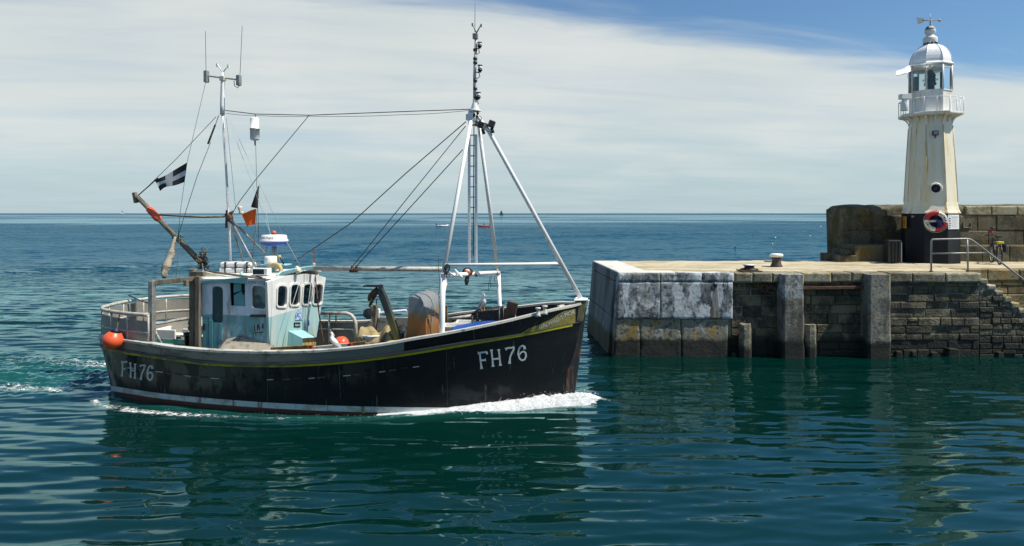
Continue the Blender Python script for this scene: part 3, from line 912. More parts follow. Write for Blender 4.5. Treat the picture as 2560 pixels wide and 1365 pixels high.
# front fittings
mb = MB()
q = [front.pix(*p) for p in [(737, 800), (755, 799), (755, 785), (753, 777), (747, 772.5), (742, 775), (738, 784)]]
mb.panel(front.at, q, [], .004, .02)
bd_ = part('emblem_board', mb, material('emblem_board_blue_and_white', (.42, .55, .68), .6, [((.03, .12, .36), (19, 19, 19), .47, .51, .95), ((.74, .76, .76), (30, 30, 30), .52, .57, .9)]), wf, .004)
mb = MB(); mb.panel(front.at, front.loop([(734, 818), (749.5, 818), (749.5, 806), (734, 806)]), [], .003, .014)
st_ = part('sticker', mb, M['dark'], wf)
mb = MB()
v, f = text_shape('Gales', 1.0, .012)
vx = max(q[0] for q in v)
mb.add([front.P(736 + q[0] / vx * 11.5, 815 - q[1] * 7.5 - q[0] / vx * 1.0, .0165) for q in v], f)
part('sticker_letters', mb, M['letter'], wf)
# ventilator box with a boarded front
mb = MB()
nx = lambda px, py, w_: front.P(px, py, w_)
a0, a1 = front.pix(712, 828), front.pix(764, 826)
b0, b1 = front.pix(712, 872), front.pix(764, 868)
w1 = .36
top0, top1 = front.at(*front.pix(721, 827), .002), front.at(*front.pix(759, 825), .002)
o0 = Vector((top0.x + w1, top0.y + .02, top0.z - .17)); o1 = Vector((top1.x + w1, top1.y - .02, top1.z - .17))
l0, l1 = Vector((top0.x - .02, top0.y, .9)), Vector((top1.x - .02, top1.y, .9))
p0, p1 = Vector((o0.x, o0.y, .9)), Vector((o1.x, o1.y, .9))
mb.add([top0, top1, o1, o0, l0, l1, p1, p0], [(0, 1, 2, 3), (0, 3, 7, 4), (1, 5, 6, 2)])
vb = part('ventilator_box', mb, M['teal'], None, .006)
mb = MB()
n = 7
for i in range(n):
    t0, t1 = (i + .06) / n, (i + .94) / n
    a = o0.lerp(o1, t0); b_ = o0.lerp(o1, t1)
    mb.hexa([(a.x - .03, a.y, .95), (a.x + .004 * (i % 2), a.y, .95), (b_.x + .004 * (i % 2), b_.y, .95), (b_.x - .03, b_.y, .95),
             (a.x - .03, a.y, a.z - .1), (a.x + .004 * (i % 2), a.y, a.z - .1), (b_.x + .004 * (i % 2), b_.y, b_.z - .1), (b_.x - .03, b_.y, b_.z - .1)])
mb.cur = 1
mb.hexa([(o0.x - .04, o0.y, o0.z - .10), (o0.x + .01, o0.y, o0.z - .10), (o1.x + .01, o1.y, o1.z - .10), (o1.x - .04, o1.y, o1.z - .10),
         (o0.x - .04, o0.y, o0.z - .015), (o0.x + .015, o0.y, o0.z - .015), (o1.x + .015, o1.y, o1.z - .015), (o1.x - .04, o1.y, o1.z - .015)])
part('ventilator_front', mb, [material('yellow_ochre_boards', (.42, .34, .09), .7, [((.14, .10, .04), (9, 9, 3), .5, .64, .8)]), M['timber_dark']], vb, .004)
# hatch coaming in front of the wheelhouse: stained board, white boards with red ends along the starboard rail
def rail_board(name, x0, x1, ylo, yhi, yl, mat, th=.05):
    mb = MB()
    a, b_ = onB(x0, ylo[0], yl), onB(x1, ylo[1], yl); c_, d_ = onB(x1, yhi[1], yl), onB(x0, yhi[0], yl)
    a.z -= .12; b_.z -= .12
    mb.hexa([a, b_, b_ + Vector((0, th, 0)), a + Vector((0, th, 0)), d_, c_, c_ + Vector((0, th, 0)), d_ + Vector((0, th, 0))])
    return part(name, mb, mat, None, .008)
rail_board('deck_pound_board', 676, 771, (879, 875), (869, 863), -1.55, M['timber_ochre'])
rail_board('deck_pound_board', 781, 873, (878, 872), (867, 857.5), -1.6, M['cream_box'])
rail_board('deck_pound_board', 876, 914, (870, 867), (857, 853), -1.5, M['timber_ochre'])
for x, y in ((777, 870), (875, 865)):
    mb = MB(); q = onB(x, y, -1.62); mb.box(q.x - .04, q.x + .04, q.y - .03, q.y + .06, q.z - .15, q.z + .06)
    part('red_board_end', mb, M['cloth_red'], None, .005)
# a thin brown boathook pole leaning against the roof, a cord with a blue handle
mb = MB(); mb.tube([onB(786.5, 627, .9), onB(788, 690, .9), onB(797, 780, .55), onB(809, 858, .1)], .018)
part('leaning_pole', mb, M['rusty'])
mb = MB(); mb.tube([onB(750, 700, -.35), onB(722, 790, -.8), onB(706, 866, -1.0)], .006); mb.tube([onB(778, 700, .2), onB(766, 800, .05), onB(765, 830, .0)], .006)
mb.cur = 1; mb.tube([front.P(766, 800, .07), front.P(765, 813, .07)], [.012, .024])
part('front_cords', mb, [M['wire_pale'], M['blue']])
# rusty pipe down the corner of the house
mb = MB(); mb.tube([onB(640, 690, YN - .06), onB(655, 694, YN - .06), onB(662, 702, YN - .05), onB(665, 725, YN - .04), onB(667, 770, YN - .03)], .016)
part('corner_drain_pipe', mb, M['rusty'], house)
mb = MB(); mb.tube([onB(512, 677, -.9), onB(560, 684, -1.0), onB(620, 692, -1.15), onB(664, 698, YN - .06)], .028, 7)
part('roof_edge_spar', mb, M['timber_grey'], roof)
mb = MB(); P = [[onB(506, 677, -1.0), onB(540, 685, -1.0), onB(572, 692, -1.0)], [onB(508, 690, -1.0), onB(540, 696, -1.0), onB(570, 697, -1.0)]]
mb.sheet(P, .06); part('roof_end_board', mb, M['cream_box'], roof)

# ------------------------------------------------------------------ stern cage and aft gallows
def u_at(px, side, z=1.3):
    return min(US, key=lambda u: abs(W2P(L2W(hp(u, z, side)))[0] - px) + (0 if side < 0 else 0))
ua, ub = .093, .29
for _ in range(40):
    q = W2P(L2W(Vector((hx(ua, 1.2), -(hb(ua, 1.2) - .06), 2.0))))[0]
    ua += (371 - q) / 105 / 11.3 * .6
uu = np.linspace(ua, 0, 14).tolist()
ring = [(u, -1) for u in uu] + [(u, 1) for u in np.linspace(0, ub, 26).tolist()[1:]]
def rp(u, s, z, inn=.06): return Vector((hx(u, 1.2) + (.06 if u < .02 else 0), s * max(0, hb(u, 1.2) - inn), z))
# ease the stern curve: sample by arc length
ringp = [rp(u, s, 0) for u, s in ring]
def arc(pts, n):
    L = [0]
    for a, b_ in zip(pts, pts[1:]): L.append(L[-1] + (b_ - a).length)
    out = []
    for i in range(n):
        t = L[-1] * i / (n - 1); k = min(max(int(np.searchsorted(L, t)) - 1, 0), len(pts) - 2)
        f_ = (t - L[k]) / max(L[k + 1] - L[k], 1e-9)
        out.append(pts[k].lerp(pts[k + 1], f_))
    return out
fine = []
for u in [ua, ua * .93, ua * .86, ua * .79, ua * .72, ua * .65] + [v for v in (.075, .065, .055) if v < ua * .62] + [ .045, .035, .027, .02, .015, .011, .008, .0055, .0035, .002, .0008, 0]: fine.append(rp(u, -1, 0))
for u in [.0008, .002, .0035, .0055, .008, .011, .015, .02, .027, .035, .045, .055, .065, .075, .085, .1, .12, .14, .16, .18, .2, .22, .24, .26, .28, .29]: fine.append(rp(u, 1, 0))
A = arc(fine, 61)
ztop, zmid = 2.0, 1.60
zlow = zsh(.05) + .05
up = lambda z: [q + Vector((0, 0, z)) for q in A]
mb = MB(); mb.tube(up(ztop), .042, 10)
cage = part('stern_rail', mb, M['pipe_grey'])
mb = MB(); mb.tube(up(zmid), .026, 8); part('mid_rail', mb, M['pipe_grey'], cage)
posts = [0] + list(range(5, 60, 5)) + [60]
for i in posts:
    mb = MB(); mb.tube([A[i] + Vector((0, 0, zlow - .05)), A[i] + Vector((0, 0, ztop))], .022, 8)
    part('stanchion', mb, M['pipe_grey'], cage)
for n_, (a, b_) in enumerate(zip(posts, posts[1:])):
    pts = A[a:b_ + 1]; z1 = 1.86 + .07 * min(1, n_ / 5); z0 = 1.58 if n_ == 9 else zlow
    mb = MB(); mb.sheet([[q + Vector((0, 0, z0)) for q in pts], [q + Vector((0, 0, z1)) for q in pts]], .012, False)
    part('cage_plate', mb, M['plate'], cage)
mb = MB()
pg = onB(380, 702, -1.75); pb = onB(380, 862, -1.75)
mb.beam((pg.x, -1.75, .6), (pg.x, -1.75, pg.z), .13, .11)
gal = part('gallows_post', mb, M['steel'], None, .01)
q = onB(488, 694, -1.2)
mb = MB(); mb.beam((pg.x - .06, -1.75, pg.z - .055), (q.x + .02, -1.25, q.z - .02), .10, .11); part('gallows_beam', mb, M['timber_grey'], None, .01)
mb = MB(); a = onB(466, 700, -1.4); mb.box(a.x - .04, a.x + .04, -1.46, -1.36, a.z - .14, a.z); part('beam_lug', mb, M['timber_grey'], None, .005)
mb = MB(); a = onB(483, 672, -1.12); mb.beam((a.x, -1.12, .6), (a.x, -1.12, a.z), .14, .13); part('samson_post', mb, M['timber_grey'], None, .015)
mb = MB(); a = onB(495, 690, -1.28); mb.beam((a.x, -1.28, .6), (a.x, -1.28, a.z), .10, .12); part('samson_post', mb, M['timber_grey'], None, .012)
mb = MB(); a, b_ = onB(480, 684, -1.2), onB(512, 685, -1.2); mb.beam(a, b_, .12, .12); part('post_crosspiece', mb, M['timber_grey'], None, .012)
mb = MB(); mb.tube([onB(385, 700, -1.66), onB(385, 822, -1.66), onB(404, 860, -1.70)], .028, 8); part('gallows_brace_pipe', mb, M['pipe_grey'])
mb = MB(); mb.tube([onB(322, 738, -1.2), onB(352, 752, -1.4), onB(375, 759, -1.7)], .014, 6); part('bent_rod', mb, M['wire'])

# ------------------------------------------------------------------ aft mast, boom, wires
def wire(name, pts, r, mat, sag=0.0):
    mb = MB(); out = []
    for a, b_ in zip(pts, pts[1:]):
        a, b_ = Vector(a), Vector(b_)
        n = 8 if sag else 1
        for i in range(n): t = i / n; out.append(a.lerp(b_, t) - Vector((0, 0, sag * 4 * t * (1 - t))))
    out.append(Vector(pts[-1]))
    mb.tube(out, r, 6)
    return part(name, mb, mat)
m0, m1, m2, m3 = onB(577, 684, 0), onB(572, 540, 0), onB(556, 262, 0), onB(557, 200, 0)
mb = MB(); mb.tube([m0, m1, onB(564, 400, 0), m2 - Vector((0, 0, .2))], [.035, .035, .028, .032], 8); mb.tube([m2 - Vector((0, 0, .25)), m2, m3, onB(557, 182, 0)], [.06, .058, .05, .04], 10)
aft = part('aft_mast', mb, M['white_pipe'])
mb = MB(); mb.beam(onB(520, 190, 0), onB(600, 200, 0), .035, .04); mb.box(m3.x - .06, m3.x + .06, -.06, .06, m3.z - .02, m3.z + .09)
part('mast_crossbar', mb, M['cream_box'], aft, .004)
for px, y0, y1 in ((516, 177, 206), (597, 188, 214)):
    mb = MB(); a, b_ = onB(px, y1, 0), onB(px, y0, 0); mb.box(a.x - .045, a.x + .045, -.06, .06, a.z, b_.z)
    part('aerial_box', mb, M['steel'], aft, .008)
wire('whip_aerial', [onB(515, 178, 0), onB(513.5, 78, 0)], .006, M['wire']); wire('whip_aerial', [onB(600, 188, 0), onB(605.5, 65, 0)], .006, M['wire'])
mb = MB()
for x, y in ((543, 160), (571, 163)): mb.tube([onB(557, 182, 0), onB(x, y, 0)], .014, 6); q = onB(x, y, 0); mb.box(q.x - .02, q.x + .02, -.02, .02, q.z - .07, q.z + .01)
part('mast_fork', mb, M['white_pipe'], aft)
mb = MB(); mb.tube([onB(597 - 12, 202, 0), onB(586, 214, .02), onB(594, 220, .02), onB(600, 212, .02)], .009, 6); part('aerial_lead', mb, M['wire'], aft)
# tripod struts on the wheelhouse roof, hinge cluster
j = onB(574, 545, 0)
for px, py, y in ((640, 668, -.5), (609, 655, .35), (666, 637, .35)):
    mb = MB(); mb.tube([j, onB(px, py, y)], .026, 8); part('tripod_strut', mb, M['steel'])
mb = MB(); mb.ball(j, .09, (1, 1, 1.2), 10, 6); mb.tube([j + Vector((-.12, 0, .08)), j + Vector((.1, 0, .16))], .03); mb.beam(j + Vector((-.1, .02, -.25)), j + Vector((-.08, .02, .2)), .05, .05)
part('mast_joint', mb, M['rusty'])
wire('yard', [onB(395, 537, -.1), onB(452, 540, -.05), onB(512, 543, 0), onB(572, 541, 0)], .026, M['timber_grey'])
mb = MB(); a = onB(598, 533, -.1); mb.tube([a, a + Vector((.1, 0, .02))], .03); mb.lathe([(.0, .16), (.05, .15), (.055, .11), (.03, .05), (.025, 0)], a + Vector((.02, 0, .02)), 12); part('satellite_aerial', mb, M['cream_box'])
# boom
b0, b1 = onB(343, 492, .1), onB(509, 663, .1)
mb = MB(); mb.tube([b0, b1], [.055, .075], 10)
boom = part('boom', mb, M['timber_grey'])
mb = MB(); d = (b1 - b0).normalized(); a = onB(334, 484, .1); b_ = onB(338, 504, .1)
mb.beam(onB(336, 481, .1), onB(341, 507, .1), .10, .09); part('boom_end_block', mb, M['timber_grey'], boom, .012)
mb = MB(); q = b0.lerp(b1, .60)
for k in range(6): mb.tube([q + d * (.02 * k - .06) + Vector((0, .09 * math.cos(t), 0)) + d.cross(Vector((0, 1, 0))) * .09 * math.sin(t) for t in np.linspace(0, 6.4, 11)], .011, 5)
mb.tube([q, q + Vector((.12, -.05, .1)), q + Vector((.22, -.05, .02))], .02, 6)
part('boom_lashing', mb, material('green_twine', (.06, .15, .10), .9, [((.4, .42, .38), (30, 30, 30), .52, .6, .8)]), boom)
# tangle of rope at the heel
mb = MB(); c_ = onB(508, 656, .1)
for k in range(26):
    r0 = Vector((RND.gauss(0, .045), RND.gauss(0, .05), RND.gauss(.03, .12)))
    pts = [c_ + r0 + Vector((.06 * math.cos(t + k) + RND.gauss(0, .01), .06 * math.sin(2 * t + k), .085 * math.sin(t + .7 * k))) for t in np.linspace(0, 5.2, 12)]
    mb.tube(pts, .011, 5, False)
mb.tube([c_ + Vector((.0, -.05, 0)), onB(508, 675, -.3), onB(506, 700, -.9)], .016, 6)
part('rope_tangle', mb, M['rope'], boom)
# wires aloft
mt = onB(1176, 273, 0)
R1, R2 = onB(637, 285, 0), onB(773, 288, 0)
wire('triatic_stay', [onB(563, 276, 0), R1, R2, onB(900, 283, 0), onB(1032, 278, 0), mt], .011, M['wire'])
wire('triatic_stay', [onB(566, 283, 0), R1 - Vector((0, 0, .03)), R2 - Vector((0, .03, .03)), onB(1000, 287, .03), mt - Vector((0, -.03, .02))], .006, M['wire'], .02)
wire('halyard', [R2, onB(640, 448, -.05), onB(597, 506, 0), j], .009, M['wire'])
wire('topping_lift', [onB(540, 292, 0), onB(440, 398, .05), b0], .007, M['wire']); wire('tackle_rope', [onB(395, 445, .07), b0 + Vector((.02, 0, .03))], .014, M['wire'])
wire('topping_lift', [onB(527, 355, 0), onB(493, 440, 0), onB(445, 590, .1)], .007, M['wire'])
mb = MB(); mb.tube([onB(538, 312, 0), onB(520, 360, 0)], [.022, .026], 8); part('rigging_screw', mb, M['timber_grey'])
wire('rigging_screw_wire', [onB(547, 288, 0), onB(538, 313, 0)], .008, M['wire'])
wire('flag_halyard', [onB(514, 206, 0), onB(468, 405, -.02), onB(452, 520, 0), onB(446, 584, .05)], .005, M['wire'])
for a, b_ in (((566, 296), (589, 520)), ((572, 300), (662, 545)), ((576, 300), (706, 585)), ((558, 296), (572, 520)), ((655, 476), (697, 700)), ((662, 545), (706, 672)), ((706, 585), (752, 668))):
    wire('thin_stay', [onB(*a, -.02), onB(*b_, -.1)], .0042, M['wire_pale'] if a[0] > 568 else M['wire'])
for x, y0, y1 in ((639, 352, 470), (644, 470, 608)): wire('reflector_line', [onB(x, y0, 0), onB(x + 3, y1, 0)], .005, M['wire'])
mb = MB(); mb.tube([onB(630, 660, .1), onB(641, 560, .1), onB(648, 463, .1)], [.017, .015, .01], 8); part('flag_staff', mb, M['steel'])
# derrick lying forward with its block and falls
mb = MB(); mb.tube([onB(786, 671, .6), onB(1108, 673, .3)], .06, 12); der = part('derrick_boom', mb, M['pipe_grey'])
mb = MB(); mb.tube([onB(881, 664, .48), onB(881, 681, .42)], .035); mb.tube([onB(891, 664, .48), onB(891, 681, .42)], .03); mb.beam(onB(874, 677, .4), onB(894, 678, .4), .06, .07); part('derrick_block', mb, M['rusty'], der, .006)
wire('derrick_fall', [onB(1165, 304, 0), onB(1015, 433, .2), onB(880, 556, .5), onB(735, 655, .7)], .012, M['wire_rust'])
wire('derrick_fall', [onB(1164, 315, 0), onB(881, 666, .46)], .010, M['wire_rust']); wire('derrick_fall', [onB(1157, 374, 0), onB(891, 666, .46)], .011, M['wire'])

# ------------------------------------------------------------------ roof gear
def lz(px, py, y): q = onB(px, py, y); return q
mb = MB(); q = lz(685, 602, -.0); r_ = .335
M_ = M
mb.lathe([(.17, -.145), (.27, -.11), (.33, -.045), (.335, -.02)], q, 32); mb.cur = 1; mb.lathe([(.335, -.02), (.345, -.008), (.345, .02), (.318, .04), (.305, .125), (.285, .145), (.1, .158), (0, .16)], q, 32)
rd = part('radar_scanner', mb, [M['radar_blue'], M['radar_white']])
def wrap_text(txt, c_, r_, z0, h_, a0, da, mat, parent, bold=.0):
    v, f = text_shape(txt, 1.0, bold); vx = max(p[0] for p in v)
    mb = MB(); mb.add([(c_.x + r_ * math.cos(a0 + da * p[0] / vx), c_.y + r_ * math.sin(a0 + da * p[0] / vx), c_.z + z0 + p[1] * h_) for p in v], f)
    return part('maker_letters', mb, mat, parent)
wrap_text('FURUNO', q, .322, .055, .068, rad(-139), rad(76), M['navy'], rd, .02)
mb = MB(); b_ = q + Vector((.0, 0, .16)); mb.lathe([(.06, 0), (.06, .02)], b_, 16); mb.cur = 1; mb.lathe([(.052, .02), (.05, .06), (.035, .085), (0, .092)], b_, 16)
part('beacon', mb, [M['dark'], M['lamp_orange']])
mb = MB(); z0 = zr(0, q.x); mb.tube([q - Vector((0, 0, .14)), Vector((q.x, 0, z0))], .06, 10); mb.tube([q + Vector((-.2, 0, -.12)), Vector((q.x - .22, .02, q.z - .3)), Vector((q.x - .1, .02, z0))], .012); mb.tube([q + Vector((.07, -.03, -.14)), Vector((q.x + .08, -.04, z0))], .02)
part('radar_post', mb, M['pipe_grey'])
mb = MB(); k = lz(677, 650, -.35); mb.lathe([(.155, -.095), (.155, -.06), (.15, .075), (.13, .095), (0, .10)], k, 24)
sd_ = part('small_radome', mb, M['radar_white']); wrap_text('JRC', k, .153, .015, .04, rad(-118), rad(30), M['dark'], sd_)
mb = MB(); mb.beam((k.x, k.y, zr(k.y, k.x)), (k.x, k.y, k.z - .08), .14, .14); mb.box(k.x - .2, k.x + .45, k.y - .15, k.y + .2, k.z - .125, k.z - .096); part('radome_bracket', mb, M['teal'], sd_, .01)
mb = MB(); a = lz(698, 643, -.3); mb.lathe([(.04, -.04), (.045, .0), (.04, .05), (.0, .055)], a, 12); part('roof_horn', mb, M['buff'])
mb = MB(); a = lz(709, 660, -.5); mb.tube([a, lz(703, 648, -.5), lz(700, 644, -.5)], [.02, .016, .01]); part('roof_aerial_base', mb, M['dark'])
mb = MB(); a, b_ = onB(631, 688, -1.02), onB(668, 689, -1.02); zt = onB(640, 671, -1.02).z
mb.box(a.x, b_.x, -1.02, -.82, a.z, zt); sb = part('floodlight_box', mb, M['white'], None, .01)
mb = MB(); mb.box(a.x + .02, b_.x - .08, -1.03, -1.021, a.z + .025, zt - .02); part('floodlight_glass', mb, M['screen'], sb)

# ------------------------------------------------------------------ foremast
AP = onB(1187, 281, 0)
NL, FL = -1.62, 1.45
mb = MB(); g0, g1, g2 = onB(1105, 838, NL), onB(1107, 684, NL), onB(1180, 286, 0)
mb.tube([g0 + Vector((0, .05, -.28)), g0, g1], .060, 12); mb.tube([g1 + Vector((0, .01, -.05)), g2], [.050, .042], 12)
part('foremast_leg', mb, M['white_pipe'])
mb = MB(); h0, h1, h2 = onB(1251, 806, FL), onB(1246, 682, FL), onB(1194, 290, 0)
mb.tube([h0 + Vector((0, -.05, -.3)), h0, h1], .052, 12); mb.tube([h1 + Vector((0, -.01, -.05)), h2], [.050, .042], 12)
part('foremast_leg', mb, M['white_pipe'])
mb = MB(); mb.tube([onB(1108, 689, NL), onB(1247, 681, FL)], .048, 12); xb_ = part('foremast_crossbeam', mb, M['white_pipe'])
mb = MB()
for px, py, y, s in ((1110, 694, NL, 1), (1246, 687, FL, -1)):
    q = onB(px, py, y); mb.add([q + Vector((-.02, .0, 0)), q + Vector((.0, s * .32, .0)), q + Vector((0, 0, -.34)), q + Vector((.012, 0, 0)), q + Vector((.022, s * .32, 0)), q + Vector((.022, 0, -.34))], [(0, 1, 2), (3, 5, 4), (0, 3, 4, 1), (1, 4, 5, 2), (2, 5, 3, 0)])
part('crossbeam_gussets', mb, M['white_pipe'], xb_)
mb = MB(); f1 = onB(1452, 746, -.02); mb.tube([onB(1192, 288, 0), onB(1222, 328, 0), f1], [.04, .050, .050], 12); part('forestay_pipe', mb, M['white_pipe'])
mb = MB(); mb.tube([onB(1112, 662, NL), onB(1395, 659, -.03)], .030, 10); mb.tube([onB(1248, 661, 1.3), onB(1392, 657, 0)], .02, 8); mb.tube([onB(1376, 659, -.1), onB(1400, 659, 0)], .042, 10); part('foremast_bracing_pipe', mb, M['white_pipe'])
# ladder
mb = MB()
for x in (1173, 1190): mb.beam(onB(x, 336, .05), onB(x, 664, .05), .05, .06)
lad = part('mast_ladder', mb, M['white_pipe'], None, .006)
for i in range(13): y = 338 + i * 25.8; mb = MB(); mb.beam(onB(1173, y, .05), onB(1190, y, .05), .025, .028); part('ladder_rung', mb, M['white_pipe'], lad)

wire('mast_cable', [onB(1185, 300, -.04), onB(1184, 450, -.02), onB(1183, 640, -.02)], .012, M['wire'])
mb = MB(); q = onB(1187, 277, 0); mb.lathe([(.15, -.015), (.15, .015)], q, 16); mb.lathe([(.11, .015), (.05, .2), (.045, .3)], q, 12)
mb.box(q.x - .14, q.x - .02, -.1, .1, q.z - .34, q.z - .02); mb.box(q.x - .2, q.x - .12, -.08, .04, q.z - .22, q.z - .08)
part('masthead', mb, M['white_pipe'], None, .004)
mb = MB()
for k in range(9):
    c_ = q + Vector((RND.uniform(-.08, .1), -.06, RND.uniform(-.34, -.05))); mb.ball(c_, .035, (1, 1, 1.4), 8, 5)
for k in range(4): mb.tube([q + Vector((.1, -.05, -.2)) + Vector((.07 * math.cos(t), 0, .07 * math.sin(t))) for t in np.linspace(0, 6.3, 12)], .01, 5)
part('masthead_shackles', mb, M['wire'])
mb = MB(); tm = [onB(1187, 272, 0), onB(1186.5, 190, 0), onB(1190, 95, 0)]
mb.tube(tm, [.040, .036, .030], 10); tp_ = part('topmast', mb, M['pipe_grey'])
mb = MB()
for x, y in ((1181, 59), (1203, 61)): mb.tube([onB(1191, 83, 0), onB(x, y, 0)], .015, 6); p_ = onB(x, y, 0); mb.box(p_.x - .015, p_.x + .015, -.02, .02, p_.z - .06, p_.z + .01)
mb.box(tm[2].x - .07, tm[2].x + .04, -.06, .06, tm[2].z - .02, tm[2].z + .10)
part('topmast_fork', mb, M['steel'], tp_)
wire('whip_aerial', [onB(1187, 80, 0), onB(1188.5, -60, 0)], .007, M['wire_pale'])
for px, py, k in ((1199, 110, .6), (1200, 170, 1), (1196, 238, 1)):
    mb = MB(); a = onB(px, py, 0); mb.lathe([(.03, -.09), (.055, -.06), (.055, -.03)], a, 14); mb.lathe([(.055, .05 * k), (.06, .07 * k), (.0, .075 * k)], a, 14)
    mb.beam(a + Vector((-.10, 0, -.10)), a + Vector((.02, 0, -.10)), .03, .02); mb.tube([a + Vector((-.03, 0, -.1)), a + Vector((.0, 0, -.2)), a + Vector((-.07, 0, -.25)), a + Vector((-.1, 0, -.22))], .01, 5)
    nl = part('mast_lamp', mb, M['dark'], tp_)
    mb = MB(); mb.lathe([(.046, -.03), (.046, .05 * k)], a, 14); part('lamp_lens', mb, M['radar_white'], tp_)
for y in (128, 150, 160, 205, 225, 250): mb = MB(); a = onB(1188, y, 0); mb.tube([a, a + Vector((0, 0, .06))], .05, 8); part('topmast_tape', mb, M['dark'], tp_)
for px, py, rz in ((1208, 314, -.3), (1231, 311, .25)):
    mb = MB(); a = onB(px, py, -.06); R_ = Matrix.Rotation(rz, 3, 'Z') @ Matrix.Rotation(rad(20), 3, 'Y')
    c8 = [a + R_ @ Vector((x, y, z)) for z in (-.075, .075) for x, y in ((-.10, -.1), (.05, -.1), (.05, .1), (-.10, .1))]
    mb.hexa(c8); mb.tube([a + Vector((-.02, 0, -.08)), a + Vector((.02, 0, -.2))], .04, 8)
    fl = part('floodlight', mb, M['dark'], None, .012)
    mb = MB(); mb.hexa([a + R_ @ Vector((x, y, z)) for z in (-.062, .062) for x, y in ((.05, -.085), (.062, -.085), (.062, .085), (.05, .085))]); part('floodlight_lens', mb, M['steel'], fl)
mb = MB(); mb.beam(onB(1205, 322, -.06), onB(1234, 326, -.06), .04, .05); part('floodlight_bracket', mb, M['white_pipe'])
mb = MB(); a = onB(1169, 680, -.4); mb.ball(a, .10, (1, 1, .95), 14, 8); mb.cur = 1
mb.tube([a + Vector((0, 0, -.08)), a + Vector((-.02, 0, -.2)), a + Vector((-.03, 0, -.30))], [.04, .06, .03], 8)
for k in range(5): mb.tube([a + Vector((.11 * math.cos(t), .05 * math.sin(t + k), .10 * math.sin(t))) for t in np.linspace(0, 6.3, 10)], .010, 5)
part('hauling_block', mb, [material('red_white_block', (.5, .12, .05), .6, [((.6, .58, .52), (12, 12, 12), .48, .54, .9)]), M['wire']])
for px, y in ((1118, NL), (1193, -.1), (1245, 1.3)):
    a = onB(px, 686, y); mb = MB()
    for k in range(3): mb.tube([a + Vector((.02 * k - .04, .056 * math.cos(t), .0 + .056 * math.sin(t))) for t in np.linspace(0, 6.4, 12)], .007, 5)
    part('mast_lashing', mb, M['wire'], xb_)
a = onB(1120, 665, NL); mb = MB()
for k in range(5): mb.tube([a + Vector((.05 * math.cos(t) + .022 * math.sin(9 * k), -.06 - .01 * k, .085 * math.sin(t + .2 * k) - .05 + .015 * math.cos(5 * k))) for t in np.linspace(0, 6.4, 12)], .008, 5)
part('mast_lashing', mb, M['wire'], xb_)
for x0, y0, x1, y1 in ((1097, 640, 1099, 700), (1100, 700, 1098, 770), (1226, 690, 1221, 728), (1229, 688, 1227, 720), (1238, 690, 1238, 706)): mb = MB(); mb.tube([onB(x0, y0, NL - .08), onB((x0 + x1) / 2 - 2, (y0 + y1) / 2, NL - .1), onB(x1, y1, NL - .08)], .006, 5); part('loose_cord', mb, M['wire'], xb_)
mb = MB(); mb.tube([onB(1137, 675, -1.0), onB(1150, 688, -1.2), onB(1155, 694, -1.2)], .028, 6); mb.tube([onB(1118, 678, -1.5), onB(1136, 690, -1.3)], .02, 6); part('belaying_pins', mb, M['white_pipe'], xb_)

# ------------------------------------------------------------------ midship gear
pr = 1.95
mb = MB(); zt = lambda px, py: onB(px, py, pr)
mb.tube([zt(800, 783), zt(866, 783), zt(877, 787), zt(885, 796), zt(889, 808), zt(890, 860), ], .05, 10)
rail = part('port_rail', mb, M['pipe_grey'])
mb = MB(); mb.tube([zt(795, 823), zt(888, 823)], .03, 8); mb.tube([zt(823, 783), zt(823, 865)], .036, 8); part('rail_posts', mb, M['pipe_grey'], rail)
mb = MB()
for k in range(7):
    c_ = zt(842, 789 + k * 3.2) + Vector((0, -.05, 0)); mb.tube([c_ + Vector((.02 * math.cos(t), .012 * (k % 2) * math.sin(t), .03 * math.sin(t))) for t in np.linspace(0, 6.3, 9)], .007, 5)
mb.tube([zt(841, 812), zt(839, 834)], .007, 5); part('rail_chain', mb, M['rusty'], rail)
# hauler davit on the starboard side
yd = -1.35
mb = MB(); mb.beam(onB(999, 856, yd), onB(951, 722, yd), .15, .13, (0, 1, 0)); dav = part('davit', mb, M['davit'], None, .012)
mb = MB(); mb.hexa([onB(912, 716, yd - .1), onB(957, 720, yd - .1), onB(957, 720, yd + .1), onB(912, 716, yd + .1), onB(914, 711, yd - .1), onB(958, 712, yd - .1), onB(958, 712, yd + .1), onB(914, 711, yd + .1)])
mb.tube([onB(908, 716, yd), onB(914, 714, yd)], .02); mb.hexa([onB(948, 728, yd - .09), onB(962, 724, yd - .09), onB(962, 724, yd + .09), onB(948, 728, yd + .09), onB(944, 712, yd - .09), onB(958, 711.5, yd - .09), onB(958, 711.5, yd + .09), onB(944, 712, yd + .09)])
part('davit_head', mb, M['davit'], dav, .006)
mb = MB(); mb.beam(onB(952, 710, yd - .085), onB(975, 760, yd - .085), .06, .02, (0, 1, 0)); part('davit_plate', mb, M['steel'], dav, .004)
mb = MB(); mb.tube([onB(944, 722, yd), onB(935, 732, yd), onB(925, 742, yd), onB(922, 752, yd)], [.05, .075, .06, .03], 8)
for k in range(12):
    t = k / 11; c_ = onB(942 - 18 * t, 732 + 32 * t, yd + .03); mb.tube([c_ + Vector((.022 * math.cos(a), .015 * math.sin(a + k), .028 * math.sin(a))) for a in np.linspace(0, 6.3, 8)], .011, 5)
mb.tube([onB(941, 748, yd), onB(941.5, 762, yd)], .012)
part('chain_and_block', mb, M['rusty'], dav)
mb = MB(); mb.beam(onB(937, 832, -.6), onB(938, 762, -.6), .13, .09); mb.beam(onB(928, 792, -.65), onB(929, 765, -.65), .08, .06); post = part('hauler_post', mb, M['timber_grey'], None, .01)
